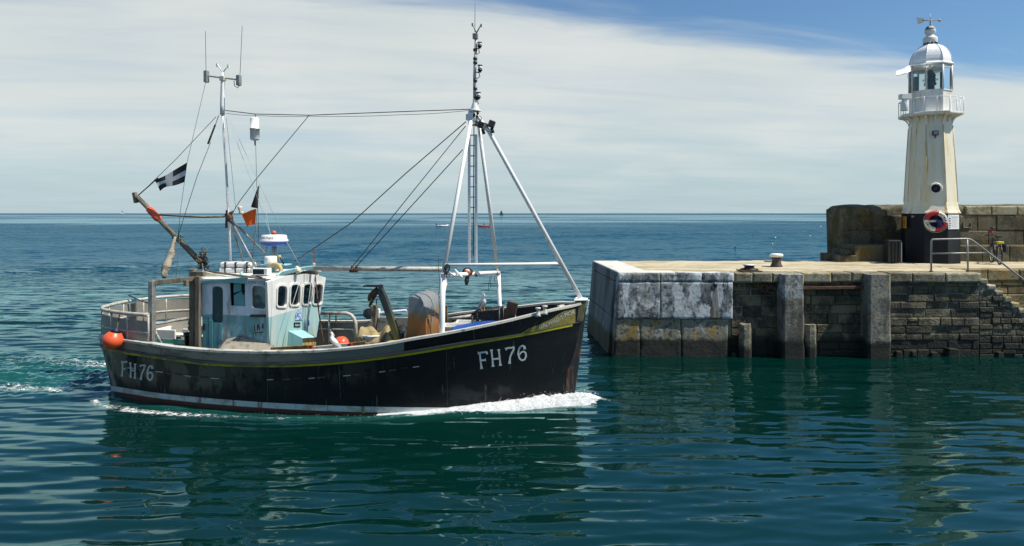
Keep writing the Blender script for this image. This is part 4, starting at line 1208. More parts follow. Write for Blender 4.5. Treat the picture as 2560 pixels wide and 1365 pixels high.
mb = MB(); mb.lathe([(.03, -.07), (.115, -.045), (.06, -.012), (.06, .012), (.115, .045), (.03, .07)], onB(921, 784, -.7), 18, False, M=Matrix.Rotation(rad(75), 3, 'X')); part('hauler_sheave', mb, M['dark'], post)
# winch cover with a rounded top
xw0, xw1 = onB(1015, 845, -1.35).x, onB(1060, 845, -1.35).x
tp2 = onB(1030, 741, -1.35).z
prof = [(xw0 - .02, .7), (xw0 + .02, 1.55), (xw0 + .07, 2.0), (xw0 + .09, tp2 - .01), (xw0 + .16, tp2), (xw0 + .30, tp2 - .03), (xw0 + .40, tp2 - .12), (xw0 + .455, tp2 - .26), (xw0 + .47, tp2 - .42), (xw0 + .47, 1.5), (xw0 + .47, .7)]
mb = MB(); y0, y1 = -1.42, -.10
mb.sheet([[(x, y, z) for x, z in prof[3:]] for y in np.linspace(y0, y1, 5)], .02, True)
mb.panel(lambda a, b_, c_: Vector((a, y0 + c_, b_)), prof, [], 0, -.012)
mb.panel(lambda a, b_, c_: Vector((a, y1 + c_, b_)), prof, [], 0, .012)
win = part('winch_cover', mb, M['galv_rust'])
mb = MB(); mb.sheet([[(x + .012, y, z + .012) for x, z in prof[4:10]] for y in (-.86, -.78)], .02); mb.sheet([[(x + .012, y, z + .012) for x, z in prof[4:10]] for y in (-.2, -.13)], .02)
part('cover_ribs', mb, M['steel'], win)
mb = MB(); mb.box(xw0 + .482, xw0 + .50, -1.3, -.5, 1.2, 1.98); part('cover_door', mb, M['galv_rust'], win, .006)
# port bulwark boards and white pipe beyond
mb = MB(); yb = 1.7
a, b_ = onB(938, 792, yb), onB(1130, 792, yb); mb.box(a.x, b_.x, yb, yb + .06, .9, a.z); part('port_pound_boards', mb, material('grimy_pale_boards', (.33, .31, .26), .8, [((.10, .09, .07), (9, 9, 9), .54, .62, .8), ((.05, .05, .04), (26, 26, 12), .60, .66, .9)]), None, .01)
mb = MB(); a, b_ = onB(946, 783, 1.6), onB(1016, 776, 1.6); mb.tube([a, b_], .035); mb.box(a.x - .05, a.x + .04, 1.55, 1.65, a.z - .12, a.z + .12); part('port_white_pipe', mb, M['white_pipe'], None, .01)
mb = MB(); a, b_ = onB(1108, 800, 1.75), onB(1182, 790, 1.6); mb.tube([a, b_], .05, 8); part('port_gunwale_pipe', mb, M['pipe_grey'])
mb = MB(); a = onB(1114, 800, 1.3); mb.box(a.x - .05, a.x + .04, 1.3, 1.38, 1.0, onB(1114, 764, 1.3).z); part('fore_post', mb, M['timber_ochre'], None, .008)
# bollards on the fore rail
for px, py, y in ((1345, 777, -.95), (1362, 772, -.78), (1399, 772, -.35), (1405, 770, -.25)):
    a = onB(px, py, y); mb = MB(); mb.lathe([(.07, -.12), (.05, -.08), (.035, -.02), (.035, .03), (.06, .04), (.06, .07), (0, .075)], a, 14); part('rail_fairlead', mb, M['cap'])
mb = MB(); a, b_ = onB(1262, 800, .7), onB(1284, 800, .7); mb.box(b_.x - .05, b_.x + .04, .6, .8, 1.3, onB(1284, 772, .7).z); part('fore_stanchion', mb, M['white_pipe'], None, .01)


# ------------------------------------------------------------------ loose things on board, each a thing of its own
def bthing(name, label, cat, p, group=None): return empty(name, L2W(p), -YAW, label, cat, group)
def solo(name, mb, mats, p, label, cat, group=None, bevel=0.0): return tag(mb.build(name, mats, None, bevel, 2, L2W(p), -YAW), label, cat, group)


def buoy(px, py, y, r, label, group, cap_dir, rope):
    c_ = onB(px, py, y)
    t = bthing('buoy', label, 'buoy', c_, group)
    Mx = Vector(cap_dir).normalized().to_track_quat('Z', 'Y').to_matrix()
    mb = MB(); n = 12
    mb.lathe([(max(1e-6, r * math.sin(math.pi * i / n)) * (1 if i < 8 else 1 - .06 * (i - 7)), -r * math.cos(math.pi * i / n) * (1.0 if i < 8 else 1 + .02 * (i - 7))) for i in range(n + 1)], (0, 0, 0), 26, M=Mx)
    mb.build('ball', M['orange'], t)
    mb = MB(); mb.lathe([(r * .52, r * .86), (r * .34, r * 1.10), (r * .22, r * 1.28), (0, r * 1.3)], (0, 0, 0), 16, M=Mx); mb.build('cap', M['navy'], t)
    mb = MB(); mb.tube([Vector(q) - c_ for q in rope], .012, 6); mb.build('rope', M['rope'] if rope[-1][2] > 1.8 else M['wire_pale'], t)
    return t
c0 = onB(283, 850, -1.98)
buoy(283, 850, -1.98, .222, 'round orange buoy with navy cap hanging outside the stern rail', 'orange buoys', (.25, .1, 1), [c0 + Vector((.07, .03, .26)), onB(296, 800, -1.75), onB(303, 772, -1.6)])
c1 = onB(853, 858, -.2)
buoy(853, 860, -.2, .19, 'orange buoy with navy cap lying on deck behind the gull', 'orange buoys', (-.75, -.2, .55), [c1 + Vector((-.18, -.05, .12)), onB(835, 838, .2), onB(824, 823, 1.6)])
# float threaded on the boom
a, b_ = b0.lerp(b1, .165), b0.lerp(b1, .345)
p_ = (a + b_) / 2
mb = MB(); dd = (b_ - a); pts = [p_ * 0 + dd * (t - .5) for t in (0, .03, .1, .3, .5, .52, .56, .75, .93, 1)]
mb.tube(pts, [.058, .068, .082, .09, .09, .082, .092, .104, .085, .062], 14)
solo('boom_float', mb, M['orange'], p_, 'long orange float sleeved on the upper end of the boom', 'float')
# cylinder radar reflector
p_ = onB(637, 322, 0)
t = bthing('radar_reflector', 'white cylindrical radar reflector hanging from the stay between the masts', 'radar reflector', p_)
mb = MB(); mb.lathe([(.02, -.30), (.09, -.285), (.112, -.25), (.114, -.012), (.118, -.012), (.118, .012), (.114, .012), (.112, .25), (.09, .278), (.02, .285), (0, .286)], (0, 0, 0), 24); mb.build('cylinder', M['radar_white'], t)
mb = MB(); mb.lathe([(.1195, -.02), (.1195, .004)], (0, 0, 0), 24); mb.build('seam_band', M['steel'], t)
mb = MB(); mb.tube([Vector((.0, 0, .285)), Vector((.02, 0, .33)), R1 - p_], .008, 6); mb.tube([Vector((0, 0, -.3)), Vector((.01, 0, -.42))], .016, 6); mb.build('shackle', M['wire'], t)
# furled canvas bundle
pts = [onB(438, 592, -.3), onB(432, 612, -.4), onB(428, 635, -.5), onB(420, 656, -.65), onB(412, 678, -.8), onB(410, 694, -.9)]
p_ = pts[2]
mb = MB(); rr = [.03, .05, .085, .095, .085, .05]
dn = []; dr = []
for i in range(len(pts) - 1):
    for k in range(4): t = k / 4; dn.append(pts[i].lerp(pts[i + 1], t) - p_); dr.append((rr[i] + (rr[i + 1] - rr[i]) * t) * RND.uniform(.85, 1.18))
dn.append(pts[-1] - p_); dr.append(.045)
mb.tube(dn, dr, 10); mb.cur = 1
for k in (3, 6, 7, 10, 14, 17): mb.tube([dn[k] + Vector((dr[k] * 1.12 * math.cos(a), dr[k] * 1.12 * math.sin(a), .02 * math.sin(a))) for a in np.linspace(0, 6.4, 11)], .008, 5)
mb.tube([Vector((.08, .05, -.7)), Vector((.14, .05, -.2)), Vector((.2, .05, .5))], .005, 5)
solo('furled_sail', mb, [M['bundle'], M['rope']], p_, 'roll of stained canvas lashed under the boom over the aft gallows', 'sail')
# flags
def flag(name, corners, mats, pat, label, cat, y=0.0, nx=33, ny=21, amp=.05):
    """corners in picture order hoist top, fly top, fly bottom, hoist bottom (with optional mid drops)"""
    q = [onB(a, b_, y) for a, b_ in corners]
    c_ = q[0]
    P = []
    for i in range(ny + 1):
        row = []
        for k in range(nx + 1):
            u, v = k / nx, i / ny
            top = q[0].lerp(q[1], u); bot = q[3].lerp(q[2], u)
            s = top.lerp(bot, v)
            droop = -.10 * math.sin(math.pi * min(1, u * 1.0)) * 0
            s = s + Vector((0, amp * math.sin(5.5 * u + 1.5 * v) * (u ** .6), droop + .03 * math.sin(7 * u + 3 * v) * u))
            row.append(s - c_)
        P.append(row)
    mb = MB(); mb.grid(P, True)
    mb.mi = [pat((k + .5) / nx, (i + .5) / ny) for i in range(ny) for k in range(nx)]
    o = solo(name, mb, mats, c_, label, cat)
    return o
flag('flag', [(468, 406), (388, 452), (398, 476), (461, 455)], [M['black_flag'], M['white_flag']], lambda u, v: 1 if abs(v - .52) < .13 or abs(u - .56) < .10 else 0, 'black flag with a white cross flying from the aft halyard', 'flag', -.02)
flag('flag', [(641, 522), (602, 533), (617, 567), (638, 559)], [M['orange_flag']], lambda u, v: 0, 'square bright orange flag on the staff above the wheelhouse', 'flag', .1, amp=.03)
mb = MB(); a, b_ = onB(646, 466, .08), onB(636, 519, .08); mb.tube([Vector((0, 0, 0)), (b_ - a) * .3, (b_ - a) * .97, (b_ - a)], [.012, .035, .085, .075], 14)
solo('signal_cone', mb, M['black_flag'], a, 'slim black signal cone hanging above the orange flag', 'signal cone')
# life raft valise on the roof
a, b_ = onB(553, 682, -.45), onB(634, 682, -.45); p_ = Vector(((a.x + b_.x) / 2, -.35, a.z))
t = bthing('liferaft_case', 'white strapped liferaft case lying on the wheelhouse roof', 'liferaft', p_)
w2, hh = (b_.x - a.x) / 2, onB(590, 655, -.45).z - a.z
mb = MB(); mb.box(-w2, w2, -.22, .30, 0, hh * .52); mb.box(-w2 * .97, w2 * .97, -.205, .285, hh * .54, hh); mb.build('case', M['white_box'], t, .05, 3)
for x in (-.42 * w2 * 1.4, .02, w2 * .74): mb = MB(); mb.box(x - .018, x + .018, -.226, .306, -.004, hh + .006); mb.build('strap', M['dark'], t, .004)
mb = MB(); mb.tube([(w2 * .62, -.24, 0), (w2 * .62, -.24, hh * .7), (w2 * .72, -.24, hh * .78), (w2 * .98, -.24, hh * .78), (w2 * 1.04, -.24, hh * .7), (w2 * 1.04, -.24, 0)], .014, 6); mb.build('cradle', M['steel'], t)
# buff lifebuoy behind the breakwater
p_ = onB(687, 677, -.62)
mb = MB(); ring_ = [Vector((.155 * math.cos(t), .03 * math.sin(t), .155 * math.sin(t))) for t in np.linspace(-.4, 3.6, 20)]
mb.tube(ring_, .05, 10); solo('lifebuoy', mb, M['buff'], p_, 'buff foam lifebuoy standing on the wheelhouse roof by the radar', 'lifebuoy')


# gulls: one continuous body with wings, tail, beak and legs as parts
def gull(p, rz, label, lean, scale=1.0, head_down=False):
    t = empty('seagull', L2W(p), rz, label, 'gull', 'gulls on the trawler')
    mb = MB()
    S = Matrix.Rotation(lean, 3, 'Y') * scale
    bp = [(-.20, .13), (-.15, .145), (-.08, .17), (0, .19), (.07, .215), (.115, .255), (.13, .30), (.14, .335), (.165, .35), (.19, .348)]
    br = [.012, .035, .062, .078, .072, .050, .036, .038, .032, .012]
    if head_down: bp = [(-.20, .17), (-.15, .17), (-.08, .175), (0, .175), (.07, .165), (.115, .15), (.145, .135), (.165, .125), (.188, .115), (.205, .108)]
    pts = [S @ Vector((x, 0, z - .14)) + Vector((0, 0, .14 * scale)) for x, z in bp]
    mb.tube(pts, [r * scale for r in br], 12); mb.build('body', M['feather'], t)
    for s in (-1, 1):
        mb = MB(); P = []
        for i, (x, z0, z1) in enumerate(((-.27, .135, .15), (-.17, .13, .19), (-.06, .13, .235), (.04, .15, .25), (.085, .19, .235))):
            P.append([S @ Vector((x, s * (.02 if i == 0 else .066 - .012 * (i == 4)), z0 - .14)) + Vector((0, 0, .14 * scale)), S @ Vector((x, s * (.022 if i == 0 else .072), (z0 + z1) / 2 - .14)) + Vector((0, 0, .14 * scale)), S @ Vector((x, s * .02, z1 - .14)) + Vector((0, 0, .14 * scale))])
        mb.sheet(P, .012); mb.build('wing', M['feather_grey'], t)
        mb = MB(); mb.tube([(.0, s * .03, .12 * scale), (-.01, s * .03, .06 * scale), (.0, s * .03, 0), (.03, s * .03, -.002)], .007, 6); mb.build('leg', M['beak'], t)
    q = pts[-1]; mb = MB(); mb.tube([pts[-1] - (pts[-1] - pts[-2]) * .3, pts[-1] + (pts[-1] - pts[-2]) * .9, pts[-1] + (pts[-1] - pts[-2]) * 1.7 - Vector((0, 0, .008))], [.013, .011, .003], 8); mb.build('beak', M['beak'], t)
    return t
g = onB(1208, 777, -.7)
gull(Vector((g.x, g.y, g.z)), rad(-62), 'white gull standing upright on the wire crate at the bow', rad(-32), .95)
g = hullpix(826, 876, 0); gull(Vector((g.x, -1.98, zsh(.56) + .04)), rad(-178), 'gull on the bulwark rail leaning over with its head raised left', rad(-30), .80)
# wire crate
a, b_ = onB(1180, 815, -.95), onB(1250, 808, -.95)
p_ = Vector((a.x, -.95, 1.33)); t = bthing('wire_crate', 'black wire mesh crate standing on the foredeck under the gull', 'crate', p_)
zA, zB = onB(1178, 783, -.95).z - 1.33, onB(1245, 773, -.95).z - 1.33; w_ = b_.x - a.x - .02
mb = MB()
for y in (0, .5):
    for q0, q1 in (((0, y, 0), (w_, y, 0)), ((0, y, zA), (w_, y, zB)), ((0, y, 0), (0, y, zA)), ((w_, y, 0), (w_, y, zB))): mb.tube([q0, q1], .016, 6)
for x, z in ((0, zA), (w_, zB)): mb.tube([(x, 0, z), (x, .5, z)], .016, 6)
mb.build('crate_frame', M['dark'], t)
mb = MB()
for y in (0, .5):
    n = 11
    for k in range(-14, n + 1):
        for sgn in (1, -1):
            x0 = k * w_ / n; pts = []
            z_at = lambda x: zA + (zB - zA) * x / w_
            hm = max(zA, zB); p1 = [x0 + hm * .8, hm] if sgn > 0 else [x0 + hm * .8, 0]; p0 = [x0, 0] if sgn > 0 else [x0, hm]
            def clipx(pa, pb, xc): t_ = (xc - pa[0]) / (pb[0] - pa[0]); return [xc, pa[1] + (pb[1] - pa[1]) * t_]
            pa, pb = p0[:], p1[:]
            if pb[0] < 0.02 or pa[0] > w_ - .02: continue
            if pa[0] < 0: pa = clipx(pa, pb, 0)
            if pb[0] > w_: pb = clipx(pa, pb, w_)
            pa[1] = min(pa[1], z_at(pa[0])); pb[1] = min(pb[1], z_at(pb[0]))
            if abs(pa[1] - pb[1]) > .01: mb.tube([(pa[0], y, pa[1]), (pb[0], y, pb[1])], .0065, 4, False)
for k in range(1, 7):
    for x in (0, w_): mb.tube([(x, .5 * k / 7, 0), (x, .5 * k / 7, zA if x == 0 else zB)], .005, 4, False)
mb.build('wire_mesh', M['dark'], t)
p_ = onB(1200, 812, -1.05)
mb = MB(); xs_ = np.linspace(-.55, .42, 9); mb.sheet([[(x, y, .10 * x * .9 + .03 * math.sin(4 * x + 3 * y) - (.05 if y == 0 else 0)) for x in xs_] for y in (0, .2, .4)], .03)
solo('blue_tarpaulin', mb, M['blue'], (p_.x, -1.35, p_.z + .02), 'folded royal blue tarpaulin along the foredeck rail', 'tarpaulin')
# dark plank propped at the bow
a, b_ = onB(1264, 806, -.6), onB(1276, 756, -.6); p_ = a
mb = MB(); mb.beam((0, 0, -.25), b_ + (b_ - a) * .02 - a + Vector((.06, 0, 0)), .24, .09, (0, 1, 0)); solo('wooden_plank', mb, M['timber_dark'], p_, 'thick dark brown plank propped up at the bow beside the crate', 'plank', None, .01)
# pale fish boxes on the fore deck
for k, (px, py, y, s, lab) in enumerate(((1142, 829, -.6, (.34, .5, .2), 'low white fish box on the foredeck beside the near mast leg'), (1168, 815, .2, (.30, .45, .16), 'white fish box behind the near box at the foremast'))):
    q = onB(px, py, y); t = bthing('fish_box', lab, 'fish box', (q.x, y, q.z - .06), 'white fish boxes on the foredeck')
    X_, Y_, Z_ = s
    mb = MB(); mb.box(-X_, X_, -Y_ / 2, Y_ / 2, 0, .02)
    for q0 in ((-X_, -X_ + .02, -Y_ / 2, Y_ / 2), (X_ - .02, X_, -Y_ / 2, Y_ / 2), (-X_ + .02, X_ - .02, -Y_ / 2, -Y_ / 2 + .02), (-X_ + .02, X_ - .02, Y_ / 2 - .02, Y_ / 2)): mb.box(*q0, .02, Z_)
    mb.build('box_body', M['white_box'], t, .006)
    mb = MB(); mb.box(-X_ - .012, X_ + .012, -Y_ / 2 - .012, -Y_ / 2 + .012, Z_ - .03, Z_ + .012); mb.box(-X_ - .012, X_ + .012, Y_ / 2 - .012, Y_ / 2 + .012, Z_ - .03, Z_ + .012); mb.build('box_rim', M['white_box'], t, .004)
# white tubs with sacking
for px, r_, lab in ((930, .26, 'white plastic tub overhung by tan sacking, the aftmost of two'), (984, .24, 'white plastic tub tight against the foot of the davit')):
    q = onB(px, 866, -.95); t = bthing('plastic_tub', lab, 'tub', (q.x, -.95, .63), 'white tubs amidships')
    hgt = onB(px, 834 if px < 950 else 827, -.95).z - .63
    mb = MB(); mb.lathe([(r_ * .85, 0), (r_, hgt - .05), (r_ + .02, hgt - .04), (r_ + .02, hgt), (r_ - .015, hgt), (r_ * .83, .03), (0, .03)], (0, 0, 0), 24); mb.build('tub_body', M['white_box'], t)
    mb = MB(); mb.tube([(r_ * .75 * math.cos(a), -r_ * .8 + .02 * math.cos(a) - .06, hgt - .1 - .16 * math.sin(a)) for a in np.linspace(0, math.pi, 10)], .006, 5); mb.build('tub_handle', M['wire'], t)
q = onB(950, 836, -.95)
P = []
for i in range(13):
    row = []
    for k in range(17):
        u, v = k / 16, i / 12
        x = -.42 + .84 * u; y = -.30 + .55 * v
        front_drop = max(0, .32 - v) * .75
        z = .10 + .06 * math.sin(9 * u + 2 * v) + .04 * math.sin(17 * u + 5 * v) + .16 * max(0, u - .62) - front_drop * (1 + .5 * math.sin(6 * u)) - .08 * max(0, .15 - u)
        row.append((x, y - .08 * front_drop, z))
    P.append(row)
mb = MB(); mb.sheet(P, .02); solo('sacking', mb, M['canvas'], q, 'crumpled tan sacking draped over the white tubs', 'sack')
mb = MB(); q = onB(983, 857, -1.45); mb.ball((0, 0, 0), .13, (1.2, .8, .4), 14, 7); solo('yellow_float', mb, material('yellow_plastic', (.62, .50, .04), .5), q, 'small yellow float lying at the davit foot', 'float')
# aft deck: white trough, green tank, black bin, coil
q = onB(402, 848, .6); t = bthing('bait_trough', 'white open trough across the aft deck inside the cage', 'trough', (q.x, .6, onB(402, 848, .6).z))
e = onB(472, 848, .9).x - q.x; hz_ = onB(402, 824, .6).z - q.z
mb = MB(); mb.box(-.2, .42, 0, .05, 0, hz_); mb.box(.42, e, .3, .36, .12, hz_ - .02); mb.box(-.2, e, .36, .7, 0, .06); mb.box(-.2, -.14, .05, .7, .06, hz_); mb.build('trough_sides', M['white_box'], t, .012)
q = onB(430, 858, -.2); mb = MB(); L_ = .68
for b8 in ((-L_, L_, -.3, -.26, -.3, .05), (-L_, L_, .26, .3, -.3, .05), (-L_, -L_ + .04, -.26, .26, -.3, .05), (L_ - .04, L_, -.26, .26, -.3, .05), (-L_ + .04, L_ - .04, -.26, .26, -.3, -.2)): mb.box(*b8)
solo('fish_tank', mb, M['green_box'], q, 'sea green open tank on the aft deck beside the gallows', 'tank', None, .008)
q = onB(482, 861, -.5); mb = MB(); h2 = onB(482, 832, -.5).z - q.z; mb.lathe([(.17, -.1), (.20, h2), (.215, h2), (.215, h2 - .03), (.18, h2 - .04), (.15, -.05), (0, -.05)], (0, 0, 0), 20)
solo('black_bin', mb, M['dark'], q, 'round black bin at the back of the wheelhouse', 'bin')
q = onB(487, 822, -.3); mb = MB()
for k in range(12): mb.tube([Vector((.16 * math.cos(t) * RND.uniform(.8, 1.1), .12 * math.sin(t), .02 * k - .03 + .05 * math.sin(2 * t + k))) for t in np.linspace(0, 6.3, 14)], .013, 5, False)
solo('rope_coil', mb, M['rope'], q, 'heap of grey rope above the black bin', 'rope')


# ------------------------------------------------------------------ people
def limb_body(name, J, E, mat, parent, lvl=2):
    me = bpy.data.meshes.new(name)
    names = list(J)
    me.from_pydata([J[n][0] for n in names], [(names.index(a), names.index(b_)) for a, b_ in E], [])
    me.materials.append(mat)
    o = bpy.data.objects.new(name, me); C.objects.link(o)
    if parent: o.parent = parent
    sk = o.modifiers.new('skin', 'SKIN')
    if not me.skin_vertices: me.skin_vertices.new()
    for i, n in enumerate(names):
        r_ = J[n][1]; me.skin_vertices[0].data[i].radius = (r_, r_) if not isinstance(r_, tuple) else r_
        me.skin_vertices[0].data[i].use_root = (i == 0)
    sk.use_smooth_shade = True
    sb_ = o.modifiers.new('round', 'SUBSURF'); sb_.levels = sb_.render_levels = lvl
    return o
def person(loc, rz, label, coat, hairm, seated=False, trousers=None, reach=.35, group=None):
    t = empty('person', loc, rz, label, 'person', group)
    h0 = .46 if seated else .92
    J = {'pel': ((0, 0, h0), (.13, .11)), 'waist': ((.0, 0, h0 + .18), (.13, .10)), 'chest': ((.01, 0, h0 + .38), (.16, .115)), 'neckb': ((.01, 0, h0 + .52), .065), 'neck': ((.02, 0, h0 + .58), .052),
         'jaw': ((.045, 0, h0 + .65), .075), 'head': ((.03, 0, h0 + .74), .092), 'crown': ((.02, 0, h0 + .81), .06)}
    E = [('pel', 'waist'), ('waist', 'chest'), ('chest', 'neckb'), ('neckb', 'neck'), ('neck', 'jaw'), ('jaw', 'head'), ('head', 'crown')]
    coatJ = {'a': ((0, 0, h0 + .0), (.145, .125)), 'b': ((0, 0, h0 + .2), (.148, .12)), 'c': ((.01, 0, h0 + .38), (.18, .13)), 'd': ((.01, 0, h0 + .53), .085)}
    coatE = [('a', 'b'), ('b', 'c'), ('c', 'd')]; legJ = {'p': ((0, 0, h0 + .02), (.14, .125))}; legE = []
    for s, k in ((-1, 'r'), (1, 'l')):
        sh, el, wr = (.01, s * .19, h0 + .47), (.10, s * .25, h0 + .22), (reach, s * .16, h0 + .28)
        J[k + 'sh'] = (sh, .055); J[k + 'el'] = (el, .042); J[k + 'wr'] = (wr, .03); J[k + 'hd'] = ((wr[0] + .08, wr[1], wr[2]), (.032, .018))
        E += [('chest', k + 'sh'), (k + 'sh', k + 'el'), (k + 'el', k + 'wr'), (k + 'wr', k + 'hd')]
        for f_ in range(4):
            nm = k + 'f%d' % f_; y = wr[1] + (f_ - 1.5) * .02
            J[nm] = ((wr[0] + .14, y, wr[2] + .005), .0095); J[nm + 'b'] = ((wr[0] + .165, y, wr[2] - .03), .0085); E += [(k + 'hd', nm), (nm, nm + 'b')]
        J[k + 'th'] = ((wr[0] + .09, wr[1] - s * .045, wr[2] + .01), .010); E.append((k + 'hd', k + 'th'))
        coatJ[k + 's'] = (sh, .072); coatJ[k + 'e'] = (el, .058); coatJ[k + 'w'] = ((wr[0] - .02, wr[1], wr[2]), .045); coatE += [('c', k + 's'), (k + 's', k + 'e'), (k + 'e', k + 'w')]
        hip = (0, s * .09, h0 - .03)
        kn, an, toe = ((.40, s * .13, h0 - .02), (.38, s * .13, .07), (.52, s * .14, .04)) if seated else ((.03, s * .1, .5), (0, s * .1, .08), (.14, s * .11, .04))
        J[k + 'hip'] = (hip, .075); J[k + 'kn'] = (kn, .055); J[k + 'an'] = (an, .04); J[k + 'toe'] = (toe, .03)
        E += [('pel', k + 'hip'), (k + 'hip', k + 'kn'), (k + 'kn', k + 'an'), (k + 'an', k + 'toe')]
        legJ[k + 'h'] = (hip, .092); legJ[k + 'k'] = (kn, .07); legJ[k + 'a'] = ((an[0], an[1], an[2] + .03), .056); legE += [('p', k + 'h'), (k + 'h', k + 'k'), (k + 'k', k + 'a')]
    limb_body('body', J, E, M['skin'], t, 1)
    limb_body('jacket', coatJ, coatE, coat, t, 1)
    limb_body('trousers', legJ, legE, trousers or M['cloth_dark'], t, 1)
    hJ = {'a': ((-.02, 0, h0 + .70), .075), 'b': ((-.01, 0, h0 + .79), .085), 'c': ((.03, 0, h0 + .84), .065)}
    limb_body('hair', hJ, [('a', 'b'), ('b', 'c')], hairm, t, 1)
    return t
q = onB(650, 755, -.35)
person(L2W((q.x - .12, -.45, .845)), -YAW, 'person in a red jacket at the wheel inside the wheelhouse', M['cloth_red'], M['hair'], False, M['cloth_dark'])

# ------------------------------------------------------------------ harbour pier
ZP, YP = 2.52, 20.3                      # top of the pier, depth of its harbour face
def XA_(px, d=YP): return d * (px - 1280) / F
def ZA_(py, d=YP): return H + d * (HOR - py) / F
ALG = (.0065, .0065, .0028)
def tide(z0, z1): return ('z', z1, z0, .45)
M['concrete'] = material('blotched_pale_concrete', (.34, .36, .36), .85, [
    ((.12, .13, .135), (.7, .7, .6), .46, .62, .6),
    ((.075, .085, .095), (1.7, 1.7, 1.3), .43, .60, .85), ((.055, .06, .065), (9, 9, 7), .50, .58, .85), ((.60, .63, .63), (2.6, 2.6, 1.4), .48, .56, .85), ((.04, .04, .04), (30, 30, 24), .60, .66, .8),
    ((.13, .11, .06), (4, 4, .35), .54, .68, .7)], bump=.012, bscale=12, tone=.22)
M['concrete_low'] = material('stained_tidal_concrete', (.23, .215, .16), .8, [
    ((.40, .42, .40), (3, 3, .7), .50, .66, .7), ((.30, .18, .025), (2.6, 2.6, .7), .46, .60, .85, ('z', .35, .6)), ((.05, .05, .035), (7, 7, 7), .54, .62, .8),
    (ALG, (3, 3, 2), .02, .20, .96, tide(.46, .62)), ((.20, .19, .14), (22, 22, 22), .66, .71, .9, ('z', .62, .35))], bump=.012, bscale=12, tone=.2)
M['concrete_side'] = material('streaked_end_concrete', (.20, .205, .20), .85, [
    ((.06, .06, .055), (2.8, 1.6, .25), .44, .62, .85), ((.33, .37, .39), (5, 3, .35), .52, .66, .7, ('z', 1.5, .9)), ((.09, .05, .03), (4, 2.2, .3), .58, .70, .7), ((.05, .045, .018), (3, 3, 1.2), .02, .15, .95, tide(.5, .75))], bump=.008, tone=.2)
STONE_L = [((.022, .020, .014), (2.4, 2.4, 2.0), .40, .58, .9), ((.16, .135, .085), (7, 7, 6), .54, .66, .6), ((.17, .11, .012), (3.2, 3.2, 2.4), .56, .70, .75, ('z', .9, 2.3)), ((.24, .23, .20), (26, 26, 26), .60, .67, .8), ((.015, .015, .012), (20, 20, 20), .62, .68, .8),
           (ALG, (3, 3, 2), .02, .15, .96, tide(.42, .72))]
M['stone'] = material('dark_granite_blocks', (.125, .108, .062), .85, STONE_L, bump=.04, bscale=16, tone=.55)
M['mortar'] = material('pale_mortar', (.22, .21, .185), .9, [((.04, .038, .03), (2.2, 2.2, 2.2), .44, .58, .95), (ALG, (3, 3, 2), .02, .12, .96, tide(.45, .75))], bump=.01)
M['coping'] = material('lichened_granite_coping', (.27, .25, .17), .9, [((.12, .10, .05), (3, 3, 3), .44, .60, .8), ((.27, .17, .015), (2.6, 2.6, 2.6), .56, .68, .85), ((.42, .40, .33), (20, 20, 20), .56, .66, .8), ((.05, .05, .04), (26, 26, 26), .60, .66, .85)], bump=.016, bscale=18, tone=.35)
M['paving'] = material('sandy_pier_paving', (.52, .45, .30), .95, [((.36, .30, .18), (1.0, 4, 1), .46, .62, .8), ((.60, .54, .40), (5, 14, 5), .56, .68, .6), ((.13, .10, .07), (3, 22, 6), .58, .63, .9), ((.27, .22, .13), (.45, 1.6, 1), .46, .62, .75)], bump=.01, bscale=9)
M['fender'] = material('concrete_fender_pile', (.23, .215, .17), .85, [((.42, .44, .43), (6, 6, 3), .44, .54, .9, ('z', 1.72, 1.84), ('x', 10.8, 9.2)), ((.06, .055, .04), (3, 3, .5), .48, .62, .85, ('z', 1.9, 1.6)), ((.07, .075, .08), (12, 12, 8), .52, .60, .8), ((.16, .12, .05), (5, 5, .6), .54, .68, .8), (RUST, (6, 6, .7), .60, .70, .9, ('z', 1.5, 1.2)), (ALG, (3, 3, 2), .02, .15, .97, tide(.42, .66))], bump=.014, bscale=14)
M['stub'] = material('broken_pile_stub', (.24, .22, .16), .9, [((.10, .09, .06), (8, 8, 8), .46, .58, .8), (RUST, (7, 7, 5), .56, .66, .9, ('z', .9, 1.05)), (ALG, (3, 3, 2), .02, .15, .95, tide(.2, .5))], bump=.02, bscale=18)
M['pwall'] = material('mossy_parapet_granite', (.125, .108, .068), .9, [((.040, .034, .018), (1.8, 1.8, 1.5), .44, .62, .85), ((.12, .085, .012), (1.6, 1.6, .9), .50, .66, .8), ((.24, .22, .17), (8, 8, 7), .55, .66, .55, ('z', 3.6, 4.3)), ((.30, .28, .22), (24, 24, 24), .61, .67, .75), ((.02, .018, .01), (16, 16, 16), .60, .66, .8), ((.055, .05, .015), (2, 2, .6), .50, .64, .8)], bump=.02, bscale=12, tone=.25)

pier = empty('harbour_pier', (0, 0, 0), 0, 'stone and concrete harbour pier with fender piles and worn steps', 'pier')
def pp(name, mb, mats, parent=None, bevel=0.0, seg=2): return mb.build(name, mats, parent or pier, bevel, seg)
XL, XR, XE = XA_(1545), XA_(1836), 34.0
